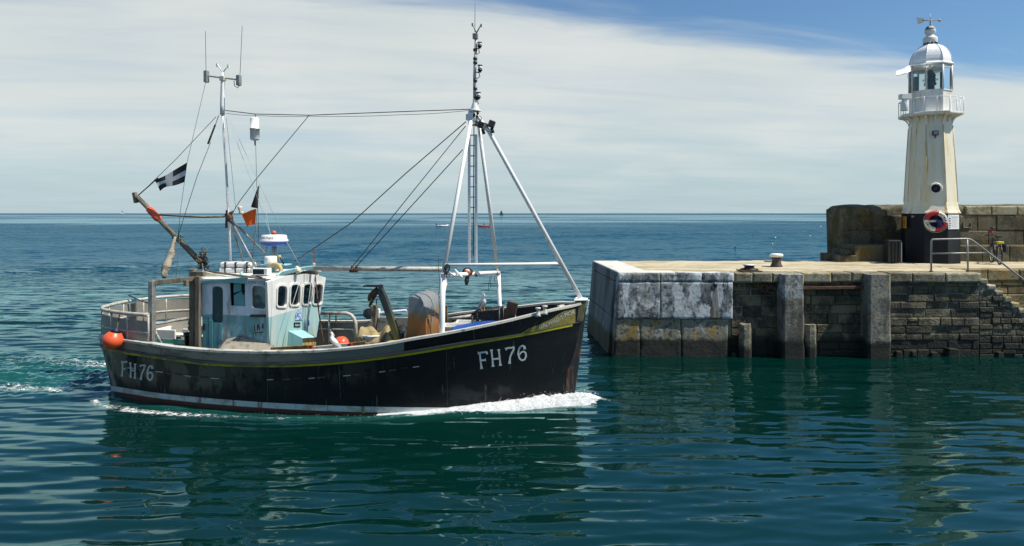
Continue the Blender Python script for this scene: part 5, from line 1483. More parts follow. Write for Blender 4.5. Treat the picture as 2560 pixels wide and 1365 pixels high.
# walking surface: irregular sheet of paving with a rear edge, open where the stair goes down
XS_ = XA_(2457)
mb = MB()
def deck_strip(x0, x1, ya, yb, nx, ny):
    P = []
    for k in range(ny + 1):
        row = []
        for i in range(nx + 1):
            x = x0 + (x1 - x0) * i / nx
            a = ya(x) if callable(ya) else ya; b_ = yb(x) if callable(yb) else yb
            row.append((x, a + (b_ - a) * k / ny, ZP + .012 * math.sin(1.3 * x + 2 * k) + RND.uniform(-.008, .008) - (.03 if k == 0 else 0)))
        P.append(row)
    mb.grid(P, True)
back_y = lambda x: 25.2 + .05 * (x - 3)
deck_strip(XL + .5, XS_ + .05, 20.75, back_y, 46, 10)
deck_strip(XS_ + .05, XE, 21.95, 26.8, 40, 10)
pave = pp('paving', mb, M['paving'])
mb = MB()
mb.hexa([(XL - .02, YP + .3, -1.5), (XS_, YP + .3, -1.5), (XS_, 25.2, -1.5), (2.85, 25.2, -1.5), (XL + .1, YP + .3, ZP - .06), (XS_, YP + .3, ZP - .06), (XS_, 25.15, ZP - .06), (3.1, 25.15, ZP - .06)])
mb.box(XS_, XE, 21.6, 30, -1.5, ZP - .06); mb.box(12.4, XS_ - .01, 25.0, 26.9, -1.5, ZP - .07)
pp('pier_core', mb, M['mortar'])
def rough_block(mb, x0, x1, z0, z1, y0, y1, lx0=0.0, lx1=0.0, seed=0):
    """a cast block: slightly uneven face, worn and chipped arrises; lx0, lx1 shift the left side at bottom and top"""
    nx, nz = max(6, int((x1 - x0) / .035)), max(5, int((z1 - z0) / .035))
    from mathutils import noise as mn
    P = []
    for k in range(nz + 1):
        row = []
        for i in range(nx + 1):
            u, v = i / nx, k / nz
            xl = x0 + lx0 + (lx1 - lx0) * v; x = xl + (x1 - xl) * u; z = z0 + (z1 - z0) * v
            e = min((x - xl), (x1 - x), (z - z0), (z1 - z))
            n_ = mn.noise(Vector((x * 3.1 + seed, z * 3.1, seed))); n2 = mn.noise(Vector((x * 11 + seed, z * 11, 4.0)))
            r = .022 + .05 * max(0, n_) + .03 * max(0, n2)
            row.append((x, y0 + .010 * n_ + .005 * n2 + r * .8 * max(0, 1 - e / r) ** 1.8, z))
        P.append(row)
    mb.grid(P, True)
    for a, b_ in ((P[0], 0), (P[-1], 1)): mb.grid([a, [(q[0], y1, q[2]) for q in a]], False)
    for i in (0, -1): mb.grid([[r[i] for r in P], [(r[i][0], y1, r[i][2]) for r in P]], False)
# concrete head: front blocks, end blocks
mb = MB(); G = .012
def cblock(x0, x1, z0, z1, y0, y1): mb.tone = RND.uniform(.25, .75); mb.box(x0 + G / 2, x1 - G / 2, y0, y1, z0 + G / 2, z1 - G / 2)
zj, zl_ = ZA_(705), ZA_(798)
xm = XA_(1651)
bat = lambda z: -.13 * (ZP - z) / ZP       # batter of the end face
mb.tone = .55
def hb_(x0, x1, z0, z1, y0, y1, lb=True):
    a0, a1 = (x0 + (bat(z0) if lb else 0), x0 + (bat(z1) if lb else 0))
    mb.tone = RND.uniform(.3, .7)
    rough_block(mb, x0 + G / 2, x1 - G / 2, z0 + G / 2, z1 - G / 2, y0, y1, a0 - x0, a1 - x0, x0 * 7 + z0); return
    mb.hexa([(a0 + G / 2, y0, z0 + G / 2), (x1 - G / 2 - .03 * (1 - z0 / ZP), y0, z0 + G / 2), (x1 - G / 2 - .03 * (1 - z0 / ZP), y1, z0 + G / 2), (a0 + G / 2, y1, z0 + G / 2), (a1 + G / 2, y0, z1 - G / 2), (x1 - G / 2, y0, z1 - G / 2), (x1 - G / 2, y1, z1 - G / 2), (a1 + G / 2, y1, z1 - G / 2)])
hb_(XL, xm, zj, ZP, YP, YP + .5); hb_(xm, XA_(1757), zj, ZP, YP + .004, YP + .5, False); hb_(XA_(1757), XR, zj, ZP - .004, YP, YP + .5, False)
hb_(XL, xm, zl_, zj, YP + .006, YP + .5); hb_(xm, XR - .04, zl_, zj, YP, YP + .5, False)
head_ = pp('pier_head', mb, M['concrete'])
mb = MB()
hb_(XL - .0, XA_(1601), -1.2, zl_, YP + .05, YP + .52); hb_(XA_(1601), XA_(1705), -1.2, zl_, YP + .06, YP + .52, False); hb_(XA_(1705), XA_(1822), -1.2, zl_, YP + .05, YP + .52, False)
pp('pier_head_base', mb, M['concrete_low'])
mb = MB(); a = Vector((XA_(1788), YP, ZA_(712)))
mb.lathe([(.055, -.02), (.075, -.012), (.075, .012), (.062, .018)], a, 18, M=Matrix.Rotation(rad(90), 3, 'X')); mb.cur = 1; mb.lathe([(.066, .020), (.066, .024)], a, 18, M=Matrix.Rotation(rad(90), 3, 'X'))  # proud ring; a black disc stands for the shade inside the hole
pp('drain_hole', mb, [M['concrete'], M['dark']])
mb = MB(); P = []
for i in range(9):
    z = ZA_(714 + i * 10); P.append([(a.x - .05 - .012 * i + .02 * math.sin(3 * i), YP - .004, z), (a.x + .05 + .01 * i, YP - .004, z)])
mb.grid(P, False); pp('drain_stain', mb, material('brown_drain_stain', (.11, .095, .055), .9, [((.26, .27, .26), (14, 14, 2), .44, .58, .9), ((.20, .15, .06), (20, 20, 2), .55, .64, .7)]))
mb = MB()
ys = [YP + .5, 21.5, 22.6, 23.9, 25.2]
for i in range(4):
    for z0, z1, o in ((zj - .02, ZP, 0), (zl_, zj - .02, .004), (-1.2, zl_, .0)):
        y0, y1 = ys[i], ys[i + 1]
        xt = lambda y: XL + (2.98 - XL) * (y - YP) / (25.2 - YP)
        mb.tone = RND.uniform(.3, .7)
        mb.hexa([(xt(y0) + bat(z0) * 1.6 + o, y0 + G, z0 + G), (xt(y0) + .45, y0 + G, z0 + G), (xt(y1) + .45, y1 - G, z0 + G), (xt(y1) + bat(z0) * 1.6 + o, y1 - G, z0 + G),
                 (xt(y0) + bat(z1) * 1.6 + o, y0 + G, z1 - G), (xt(y0) + .45, y0 + G, z1 - G), (xt(y1) + .45, y1 - G, z1 - G), (xt(y1) + bat(z1) * 1.6 + o, y1 - G, z1 - G)])
pp('pier_end_wall', mb, M['concrete_side'], None, .02, 2)
mb = MB(); mb.tone = .6
for i in range(4):
    y0, y1 = ys[i], ys[i + 1]; x0 = XL + (2.98 - XL) * (y0 - YP) / 4.9; x1 = XL + (2.98 - XL) * (y1 - YP) / 4.9
    mb.hexa([(x0 + .01, y0, ZP - .1), (x0 + .95, y0, ZP - .1), (x1 + .95, y1 - .01, ZP - .1), (x1 + .01, y1 - .01, ZP - .1), (x0 + .02, y0, ZP + .022), (x0 + .95, y0, ZP + .022), (x1 + .95, y1 - .01, ZP + .022), (x1 + .02, y1 - .01, ZP + .022)])
mb.box(XL + .01, xm + .45, YP + .02, YP + .62, ZP - .1, ZP + .019)
pp('white_edge_slabs', mb, material('pale_concrete_slabs', (.56, .55, .50), .9, [((.36, .34, .27), (2, 2, 2), .5, .66, .7)], bump=.008, tone=.15), None, .03, 3)
# rubble granite face: each stone modelled; coping above, recess and piles in front
mb = MB(); mbM = MB()
YW = 20.52
def courses(x0, x1, z0, z1, yf, hmin=.22, hmax=.31, wmin=.3, wmax=.85, clip=None):
    z = z0
    while z < z1 - .02:
        h_ = min(RND.uniform(hmin, hmax), z1 - z)
        if z1 - z - h_ < .09: h_ = z1 - z
        x = x0
        while x < x1 - .01:
            w_ = RND.uniform(wmin, wmax)
            if x1 - x - w_ < .15: w_ = x1 - x
            if clip is None or z + h_ <= clip(x + w_ * .5) + .03:
                mb.tone = RND.random()
                zz, hh = z, h_
                if h_ > .22 and RND.random() < .08:
                    mb.stone(x + .007, x + w_ - .007, yf + RND.uniform(-.025, .02), yf + .25, z + .006, z + h_ * .5 - .005, .018); zz, hh = z + h_ * .5, h_ * .5; mb.tone = RND.random()
                mb.stone(x + .007, x + w_ - .007, yf + RND.uniform(-.03, .025), yf + .25, zz + .006, zz + hh - .006, .018)
            x += w_
        z += h_
zc = ZA_(707, 20.4)
def face_part():
    global mb
    pp('granite_face', mb, M['stone'], None, .012, 2); mb = MB()
courses(XR - .02, XA_(1955), -.35, zc, YW + .05, .2, .34, .3, .8)
face_part()
courses(XA_(2008), XA_(2168), -.35, zc - .06, YW, .22, .32)
face_part()
courses(XA_(2224), XS_ + .0, -.35, zc - .02, YW - .06, .19, .28)
stair_z = lambda x: ZP - .02 - max(0, math.ceil((x - XS_) / .235 + .001)) * .178
face_part()
courses(XS_, 19.5, -.35, ZP - .3, YW - .06, .14, .22, .22, .45, lambda x: stair_z(x) - .17)
face_part()
mbM.box(XR - .05, XA_(2200), YW + .075, YW + .4, -1.2, ZP - .1); mbM.box(XA_(2200), XS_, YW - .035, YW + .4, -1.2, ZP - .1); mbM.add([(XS_, YW - .03, -1.2), (20, YW - .03, -1.2), (20, YW - .03, -1.0), (17.4, YW - .03, .0), (XS_, YW - .03, ZP - .25)], [(0, 1, 2, 3, 4)])
pp('mortar_bed', mbM, M['mortar'])
mb = MB(); x = XR + .02
widths = [.56, .58, .55, .32, .9, .62, .55, .5, .75, 1.0, .95, .7, .62, .6]
x1_ = XS_
i = 0
while x < x1_ - .05:
    w_ = widths[i % len(widths)]; w_ = x1_ - x if x1_ - x - w_ < .25 else w_
    mb.tone = RND.random(); mb.stone(x + .006, x + w_ - .006, 20.36 + RND.uniform(-.02, .02), 20.95, zc + RND.uniform(-.01, .02), ZP + RND.uniform(-.012, .01), .035); x += w_; i += 1
pp('coping_stones', mb, M['coping'], None, .03, 3)
# rusty beam in the recess, ring bolt
mb = MB(); mb.beam((XA_(2006), 20.40, ZA_(721)), (XA_(2170), 20.40, ZA_(719)), .12, .09); pp('rusty_wall_beam', mb, M['rusty'], None, .01)
mb = MB(); a = Vector((XA_(1916), 20.5, ZA_(722))); mb.tube([a + Vector((.11 * math.cos(t), -.04, .11 * math.sin(t))) for t in np.linspace(0, 6.3, 18)], .028, 8); mb.beam(a + Vector((.05, .02, .03)), a + Vector((.35, .02, .03)), .08, .08); pp('mooring_ring', mb, M['rusty'])
# fender piles and broken stubs
for px0, px1, yb in ((1955, 2008, 906), (2168, 2224, 906)):
    mb = MB(); x0, x1 = XA_(px0, 20.15), XA_(px1, 20.15)
    rows = []
    n = 16
    for k in range(n + 1):
        z = -1.0 + (ZP - .03 + 1.0) * k / n
        j_ = lambda: RND.uniform(-.012, .012)
        rows.append([(x0 + j_(), 20.55, z), (x0 + j_(), 20.10 + j_(), z), (x0 + .05, 20.05, z), (x1 - .05, 20.05 + j_(), z), (x1 + j_() * 2, 20.10 + j_(), z), (x1 + j_() * 2, 20.55, z)])
    mb.grid(rows, False); mb.add(rows[-1], [(0, 1, 2, 3, 4, 5)])
    pp('fender_pile', mb, M['fender'], None, .012, 2)
for px0, px1, py, mt_ in ((1852, 1882, 812, 0), (2017, 2045, 813, 0)):
    mb = MB(); x0, x1 = XA_(px0, 20.2), XA_(px1, 20.2); zt = ZA_(py, 20.2)
    rows = []
    for k in range(13):
        z = -1.0 + (zt + 1.0) * k / 12; s_ = 1 - .12 * (k == 12)
        rows.append([((x0 + x1) / 2 + s_ * (x1 - x0) / 2 * (1 + RND.uniform(-.07, .07)) * math.copysign(abs(math.cos(t)) ** .6, math.cos(t)), 20.36 + s_ * .16 * math.sin(t), z + (RND.uniform(-.03, .03) if k == 12 else 0)) for t in np.linspace(0, 2 * math.pi, 15)[:-1]])
    mb.grid(rows, False, True); mb.add(rows[-1], [tuple(range(14))]); pp('pile_stub', mb, M['stub'], None, .012, 2)
# rough stones at the foot of the wall
mb = MB()
for px, py, s in ((2251, 886, .08), (2290, 884, .07), (2340, 887, .08), (2386, 884, .15), (1838, 888, .07), (2505, 888, .08)):
    mb.tone = RND.random()
    c_ = Vector((XA_(px, 20.3), 20.42, ZA_(py, 20.3))); mb = MB(); mb.hexa([c_ + Vector((a * s * RND.uniform(.8, 1.4), b_ * s * RND.uniform(.7, 1.1), e_ * s * RND.uniform(.7, 1.2))) for e_ in (-1.6, 1) for a, b_ in ((-1, -1), (1, -1), (1, 1), (-1, 1))]); pp('foot_stone', mb, M['stub'], None, .03, 2)
# stair
mb = MB(); mb2 = MB()
for k in range(12):
    x0 = XS_ + .235 * k; z = ZP - .02 - .178 * (k + 1)
    mb.tone = RND.random(); mb.stone(x0 + .004, x0 + .235 + .03, YW - .09 + RND.uniform(-.015, .015), 21.68, z - .17, z, .03)
pp('stair_treads', mb, M['coping'], None, .025, 3)
mb = MB()
old = mb
mbs = mb
def back_courses():
    z = -.3
    while z < ZP - .42:
        h_ = RND.uniform(.26, .38); x = XS_ + .3 * RND.random()
        while x < 20:
            w_ = RND.uniform(.5, 1.0); mbs.tone = RND.random(); mbs.stone(x + .006, x + w_ - .006, 21.55 + RND.uniform(-.02, .02), 21.8, z + .006, min(z + h_, ZP - .36) - .006, .02); x += w_
        z += h_
    x = XS_ + .06
    while x < 20:
        w_ = RND.uniform(.7, 1.3); mbs.tone = RND.random(); mbs.stone(x + .006, x + w_ - .006, 21.52, 22.0, ZP - .36, ZP + .008, .03); x += w_
back_courses()
pp('stair_back_wall', mb, material('ochre_granite_blocks', (.20, .155, .075), .9, [((.085, .065, .03), (3, 3, 3), .45, .6, .8), ((.24, .13, .03), (3, 3, 2), .54, .66, .8), ((.34, .31, .24), (18, 18, 18), .60, .66, .8)], bump=.018, tone=.4), None, .02, 2)

# ------------------------------------------------------------------ parapet wall on the pier
YB = 25.85
par = empty('parapet_wall', (0, 0, 0), 0, 'tall mossy granite parapet wall with a rounded end behind the lighthouse', 'wall')
ztw = H + (HOR - 512) / F * YB
xl = (YB + .9) * (2060 - 1280) / F
mb = MB(); nx = 90
xs_ = [xl + .0, xl + .02, xl + .07, xl + .16] + list(np.linspace(xl + .3, 36, 86))
P = []
def ptop(x):
    t = x - xl
    return ztw + .012 * math.sin(1.7 * x) - .16 * max(0, 1 - t / .22) ** 1.8 - .05 * max(0, 1 - t / .9)
for x in xs_:
    t = x - xl; inn = .45 * max(0, 1 - t / .3) ** 2
    zt = ptop(x); r = .20
    pr_ = [(YB + inn, ZP - .1), (YB + inn, 3.2), (YB + inn + .02, 3.9), (YB + inn + .04, zt - r), (YB + inn + .07, zt - r * .45), (YB + inn + .16, zt - .05), (YB + inn + .3, zt), (YB + .5, zt + .02), (YB + .8 - inn * .6, zt - .04), (YB + .9 - inn * .6, zt - .3), (YB + .9 - inn * .6, ZP - .1)]
    P.append([(x + RND.uniform(-.01, .01), y + RND.uniform(-.018, .018), z + RND.uniform(-.014, .014)) for y, z in pr_])
mb.grid(P, True); mb.add(P[0], [tuple(range(11))])
pp_ = mb.build('wall_body', M['pwall'], par)
# facing blocks: shallow courses proud of the core
mb = MB(); z = ZP - .05
for h_, g in ((.62, .0), (.55, .01), (.58, .02)):
    x = xl + .35
    while x < 24:
        w_ = RND.uniform(.7, 1.6); mb.tone = RND.random(); mb.stone(x + .008, x + w_ - .008, YB - .035 + g + RND.uniform(-.02, .012), YB + .2, z + .008, z + h_ - .008, .022); x += w_
    z += h_
mb.build('facing_blocks', M['pwall'], par, .015, 2)
mb = MB(); x = YB * (2413 - 1280) / F
while x < 24: w_ = RND.uniform(.6, 1.0); mb.tone = .7 + .3 * RND.random(); mb.stone(x + .01, x + w_ - .01, YB - .04, YB + .3, z + .01, ztw - .05, .03); x += w_
mb.build('upper_blocks', M['coping'], par, .02, 2)
mb = MB()
for px, py, w_, h_ in ((2181, 548, .07, .55), (2180, 583, .09, .09), (2111, 577, .07, .08), (2152, 578, .09, .10), (2150, 540, .06, .07), (2111, 538, .05, .05)):
    c_ = onD(px, py, YB - .05); mb.box(c_.x - w_ / 2, c_.x + w_ / 2, YB - .055, YB + .05, c_.z - h_ / 2, c_.z + h_ / 2)
mb.build('iron_stubs', M['rusty'], par, .012)
mb = MB(); c_ = onD(2421, 563, YB - .04); mb.box(c_.x - .20, c_.x - .17, YB - .07, YB + .02, c_.z - .1, c_.z + .12); mb.box(c_.x + .08, c_.x + .11, YB - .07, YB + .02, c_.z - .1, c_.z + .1); mb.box(c_.x - .17, c_.x + .08, YB - .07, YB + .02, c_.z - .1, c_.z - .07)
mb.build('wall_niche', M['coping'], par, .008)
# plinth, steps and bench ledge along the wall foot
mb = MB()
def st(x0, x1, y0, z1, tn): mb.tone = tn; mb.stone(x0, x1, y0, YB + .05, ZP - .05, z1, .025)
yS = 24.75
st(YB * (2052 - 1280) / F, YB * (2095 - 1280) / F, yS + .5, H + (HOR - 634) / F * 25.2, .3)
st(XA_(2095, yS), XA_(2141, yS) + .02, yS, H + (HOR - 638) / F * yS, .4); st(XA_(2118, yS), XA_(2141, yS) + .02, yS + .2, H + (HOR - 625) / F * yS, .6)
st(XA_(2139, yS), XA_(2250, yS), yS + .05, H + (HOR - 613) / F * yS, .5); mb.build('wall_steps', M['pwall'], par, .015, 2)
mb = MB(); x = XA_(2398, yS)
while x < 24: w_ = RND.uniform(.8, 1.4); mb.tone = RND.random(); mb.stone(x + .006, x + w_ - .006, yS + .3, YB + .05, ZP - .05, H + (HOR - 614) / F * (yS + .3), .025); x += w_
mb.build('bench_ledge', M['pwall'], par, .015, 2)

# ------------------------------------------------------------------ lighthouse
LX, LY = 24.8 * (2325.5 - 1280) / F, 24.8
KL = 24.8 / F
A0 = math.atan2(-LY, -LX) + rad(-10)
def lz_(py): return H + KL * (HOR - py)
M['tower'] = material('white_tower_paint_rust_streaked', (.78, .73, .58), .45, [
    ((.70, .57, .28), (2.2, 2.2, .30), .44, .66, .6), ((.80, .78, .71), (3, 3, .6), .52, .66, .7), ((.52, .31, .06), (6, 6, .26), .56, .65, .85), ((.22, .09, .02), (14, 14, 1.0), .65, .72, .85)], bump=.004, bscale=6)
M['tower_white'] = material('white_lantern_paint', (.76, .755, .72), .42, [((.60, .52, .32), (3, 3, .8), .50, .66, .6), ((.45, .23, .03), (7, 7, .6), .60, .69, .85)], bump=.005, bscale=9)
M['dome'] = material('dented_white_dome', (.86, .86, .84), .38, [((.55, .53, .47), (3, 3, 3), .55, .72, .5)], bump=.016, bscale=5)
M['tower_black'] = material('black_tower_base_paint', (.009, .010, .014), .6, [((.022, .023, .026), (3, 3, .8), .46, .66, .7), ((.05, .046, .04), (6, 6, .7), .64, .74, .6)], bump=.004, bscale=8, spec=.25)
lh = empty('lighthouse', (LX, LY, ZP), 0, 'small white octagonal lighthouse with black base and rust streaks', 'lighthouse')
def lp(name, mb, mats, parent=None, bevel=0.0, seg=2): return mb.build(name, mats, parent or lh, bevel, seg)
OC = 8
R_OF = lambda px: px * KL * .865
mb = MB(); mb.lathe([(R_OF(74.5), -.06), (R_OF(74), lz_(534) - ZP)], (0, 0, 0), OC, False, None, A0); lp('tower_base', mb, M['tower_black'], None, .02)
z = lambda py: lz_(py) - ZP
tb_ = [(R_OF(75.5), z(534)), (R_OF(75), z(531)), (R_OF(72), z(526)), (R_OF(69), z(516)), (R_OF(67.5), z(505)), (R_OF(61), z(400)), (R_OF(55.5), z(318)), (R_OF(55.5), z(316)), (R_OF(55), z(314)), (R_OF(54), z(290))]
mb = MB(); mb.lathe(tb_, (0, 0, 0), OC, False, None, A0); tower = lp('tower', mb, M['tower'], None, .018)
vert = lambda k, r, zz: Vector((r * math.cos(A0 + k * math.pi / 4), r * math.sin(A0 + k * math.pi / 4), zz))
mb = MB()
for k in range(8):
    mb.tube([vert(k, r * 1.002, q) for r, q in tb_[4:7]], .016, 6)
lp('corner_seams', mb, material('rusty_seam', (.66, .56, .34), .6, [((.42, .24, .06), (5, 5, .6), .54, .66, .85), ((.76, .71, .58), (4, 4, .5), .46, .58, .9)]), tower)
# gallery with brackets and railing
mb = MB(); mb.lathe([(R_OF(50), z(293)), (R_OF(80), z(293)), (R_OF(83), z(291)), (R_OF(83), z(286.5)), (R_OF(79), z(285.5)), (R_OF(40), z(285.5))], (0, 0, 0), OC, False, None, A0); gal_ = lp('gallery', mb, M['tower_white'], None, .008)
mb = MB()
for k in range(16):
    a = A0 + k * math.pi / 8; rk = math.cos(math.pi / 8) if k % 2 else 1
    d = Vector((math.cos(a), math.sin(a), 0)); n = Vector((-d.y, d.x, 0))
    r0, r1 = R_OF(54.5) * rk, R_OF(78) * rk
    pts = []
    for i in range(7):
        t = i / 6 * math.pi / 2; pts.append((r0 + (r1 - r0) * (1 - math.cos(t)), z(318) + (z(294) - z(318)) * math.sin(t)))
    P = [[d * r + Vector((0, 0, zz)) + n * s for r, zz in pts] for s in (-.025, .025)]
    Q = [[d * (r - .01) + Vector((0, 0, zz + .055)) + n * s for r, zz in pts] for s in (-.025, .025)]
    mb = MB(); mb.grid([P[0], P[1], Q[1], Q[0], P[0]], False); lp('gallery_bracket', mb, M['tower_white'], gal_)
mb = MB(); rr = R_OF(81)
for zz, r_ in ((z(251), .014), (z(253) - .0, .0)):
    if r_: mb.tube([vert(k, rr, zz) for k in range(9)], r_, 8)
lp('gallery_rail', mb, M['white_pipe'], gal_)
mb = MB()
for k in range(8):
    mb = MB(); mb.tube([vert(k, rr, z(288)), vert(k, rr, z(250))], .014, 8); lp('gallery_post', mb, M['white_pipe'], gal_)
    q0 = vert(k, rr, 0).lerp(vert(k + 1, rr, 0), .5); mb = MB(); mb.tube([q0 + Vector((0, 0, z(288))), q0 + Vector((0, 0, z(251)))], .012, 8); lp('gallery_post', mb, M['white_pipe'], gal_)
mb = MB(); mb.lathe([(R_OF(54), z(288)), (R_OF(54), z(234)), (R_OF(56), z(233)), (R_OF(56), z(230)), (R_OF(50), z(229.5))], (0, 0, 0), OC, False, None, A0); lan = lp('lantern_wall', mb, M['tower_white'], None, .01)
mb = MB()
for k in range(8): mb.tube([vert(k, R_OF(53.5), z(231)), vert(k, R_OF(53), z(168))], .034, 8)
mb.lathe([(R_OF(51), z(170)), (R_OF(54), z(170)), (R_OF(54), z(176)), (R_OF(51), z(176))], (0, 0, 0), OC, False, None, A0)
lp('lantern_mullions', mb, M['tower_white'], lan)
for k in range(8):
    mb = MB(); mb.add([vert(k, R_OF(51.5), z(230)), vert(k + 1, R_OF(51.5), z(230)), vert(k + 1, R_OF(51.5), z(172)), vert(k, R_OF(51.5), z(172))], [(0, 1, 2, 3)]); lp('lantern_pane', mb, M['glass'], lan)
mb = MB(); mb.lathe([(.14, z(232)), (.14, z(214)), (.20, z(213)), (.20, z(208)), (.17, z(207)), (.17, z(190)), (.19, z(189)), (.10, z(180)), (.03, z(172))], (0, 0, 0), 20); mb.tube([Vector((.24 * math.cos(a), .24 * math.sin(a), z(200))) for a in np.linspace(0, 6.3, 20)], .012)
mb.box(.28, .42, -.3, -.12, z(232), z(182)); mb.box(-.5, -.36, .1, .4, z(232), z(190)); lp('lantern_light', mb, M['screen'], lan)
for sx, px in ((-1, 2273), (1, 2381)):
    c_ = onD(px, 190, 24.6) - Vector((LX, LY, ZP)); mb = MB(); s_ = .055
    mb.tube([c_ + Vector((sx * -s_, 0, s_)), c_ + Vector((sx * s_, 0, s_)), c_ + Vector((sx * s_, 0, -s_)), c_ + Vector((sx * -s_, 0, -s_))], .010, 6); lp('lantern_handle', mb, M['white_pipe'], lan)
# dome: eight ribs, lipped eaves, cupola
dm = [(R_OF(58), z(163)), (R_OF(58.5), z(166)), (R_OF(55), z(168)), ]
prof = [(R_OF(48), z(170)), (R_OF(58.5), z(167)), (R_OF(58.5), z(164)), (R_OF(53.5), z(161))]
for i in range(1, 9):
    t = i / 8 * rad(72); prof.append((R_OF(53.5) * math.cos(t) ** .92, z(161) + (z(113) - z(161)) * math.sin(t) / math.sin(rad(72))))
mb = MB(); mb.lathe(prof, (0, 0, 0), OC * 1, False, None, A0)
dome = lp('dome', mb, M['dome'], None, .03, 3)
mb = MB()
for k in range(8): mb.tube([vert(k, r + .004, q) for r, q in prof[3:]], .012, 6)
lp('dome_ribs', mb, M['dome'], dome)
mb = MB(); mb.lathe([(R_OF(18), z(114)), (R_OF(15), z(113)), (R_OF(15), z(108)), (R_OF(18.5), z(107.5)), (R_OF(18.5), z(96)), (R_OF(17), z(94)), (R_OF(12), z(91)), (R_OF(10), z(88)), (R_OF(11), z(86))], (0, 0, 0), 24); cup = lp('cupola', mb, M['tower_white'], None, .01)
mb = MB()
for k in range(10): a = 2 * math.pi * k / 10; d = Vector((math.cos(a), math.sin(a), 0)); mb.beam(d * R_OF(15.6) + Vector((0, 0, z(112.4))), d * R_OF(15.6) + Vector((0, 0, z(108.3))), .085, .03)
lp('cupola_vents', mb, M['dark'], cup)
mb = MB(); mb.ball((0, 0, z(78.5)), R_OF(14.5), (1, 1, .95), 24, 14); mb.cur = 1; mb.lathe([(R_OF(14.4), z(77.5)), (R_OF(13.2), z(72)), (R_OF(9.5), z(66.5)), (R_OF(3), z(63.6)), (0, z(63.2))], (0, 0, 0), 24)
lp('finial_ball', mb, [M['tower_white'], material('flaking_finial_paint', (.62, .61, .58), .5, [((.05, .045, .045), (9, 9, 9), .44, .52, .9)])], cup)
mb = MB(); va = rad(6); d = Vector((math.cos(va), math.sin(va), 0)); zv = z(51.5)
mb.tube([(0, 0, z(64)), (0, 0, z(33))], [.022, .006], 8); mb.tube([d * -.30 + Vector((0, 0, zv)), d * .36 + Vector((0, 0, zv + .02))], .016, 8)
mb.ball(d * .36 + Vector((0, 0, zv + .02)), .055, (1, .5, 1), 12, 8)
mb.tube([(0, 0, z(62)), (.06, 0, z(60))], .014)
Pv = [(-.25, .07), (-.36, .09), (-.46, .085), (-.50, .11), (-.54, .07), (-.48, .03), (-.50, -.02), (-.46, -.07), (-.52, -.11), (-.42, -.12), (-.33, -.10), (-.26, -.06)]
mb.panel(lambda a, b_, c_: d * a + Vector((0, c_, zv + b_)), Pv, [], -.008, .008)
lp('weather_vane', mb, M['steel'], cup)
# torn sheet of eaves flashing lifting on the seaward side
mb = MB(); P = []
n = 18
for k in range(5):
    row = []
    for i in range(n + 1):
        t = i / n
        px = 2240 + 97 * t
        py = 178 - 14 * math.sin(min(1, t / .62) * math.pi * .62) + (10 * max(0, t - .30) * math.sin((t - .30) / .70 * math.pi) if t > .3 else 0) * 1.6 - 4 * t + 2 * math.sin(9 * t)
        row.append(onD(px, py + k * (2.6 + 1.2 * math.sin(5 * t)) , 23.98 - .13 * k * (1 - 2 * min(1, max(0, (t - .30) / .15))) + .25 * (1 - t)) - Vector((LX, LY, ZP)))
    P.append(row)
mb.sheet(P, .02); lp('torn_flashing', mb, M['dome'], dome)
# porthole, floodlight, fog signal
cdir = A0 + math.pi / 8 * 3      # azimuth of the facet facing the harbour
def facet(k, py, off=0.0, side_=0.0):
    a = A0 + math.pi / 8 * (2 * k + 1)
    zz = z(py); r = float(np.interp(zz, [q[1] for q in tb_], [q[0] for q in tb_])) * math.cos(math.pi / 8)
    d = Vector((math.cos(a), math.sin(a), 0)); return d * (r + off) + Vector((-d.y, d.x, 0)) * side_ + Vector((0, 0, zz)), d
KF = 0
def facing(px):  # which facet is met at that column
    best = None
    for k in range(8):
        c_, d = facet(k, 473)
        view = Vector((-LX, -LY, 0)).normalized()
        q = c_ + Vector((LX, LY, ZP)); cpx = 1280 + F * q.x / q.y
        if d.dot(view) > .3 and (best is None or abs(cpx - px) < best[0]): best = (abs(cpx - px), k)
    return best[1]
KC, KR, KLft = facing(2334), facing(2378), facing(2290)
c_, d = facet(KC, 473, .0); MR = d.to_track_quat('Z', 'Y').to_matrix()
mb = MB(); mb.lathe([(.145, 0), (.195, .005), (.205, .03), (.185, .055), (.15, .05), (.145, .0)], c_ + d * .005, 28, M=MR); ph = lp('porthole', mb, M['tower_white'], tower)
mb = MB(); mb.lathe([(.148, .0), (0, .002)], c_ + d * .018, 28, M=MR); lp('porthole_glass', mb, M['screen'], tower)
c_, d = facet(KC, 338, .07); n = Vector((-d.y, d.x, 0)); mb = MB()
mb.hexa([c_ + n * x + Vector((0, 0, zz)) + d * y for zz in (-.075, .075) for x, y in ((-.09, .06), (.09, .06), (.09, -.06), (-.09, -.06))]); mb.tube([c_ - d * .06, c_ + Vector((0, 0, -.13)), c_ + Vector((0, 0, -.17)) - d * .05], .018)
fl_ = lp('floodlight', mb, M['dark'], tower, .012)
mb = MB(); mb.hexa([c_ + n * x + Vector((0, 0, zz)) + d * y for zz in (-.055, .055) for x, y in ((-.07, .068), (.07, .068), (.07, .061), (-.07, .061))]); lp('floodlight_lens', mb, M['steel'], tower)
c0_ = onD(2261, 262, 24.1) - Vector((LX, LY, ZP)); mb = MB()
mb.lathe([(.13, z(284) - c0_.z), (.13, z(264) - c0_.z)], c0_, 16); mb.lathe([(.08, z(264) - c0_.z), (.08, z(256) - c0_.z)], c0_, 16); mb.box(c0_.x - .15, c0_.x + .18, c0_.y - .12, c0_.y + .12, z(256), z(244)); mb.tube([c0_ + Vector((.07 + .035 * math.cos(a), -.02, .44 - .13 + .035 * math.sin(a))) for a in np.linspace(0, 6.3, 14)], .012, 6)
lp('fog_signal', mb, M['tower_white'], gal_, .008)
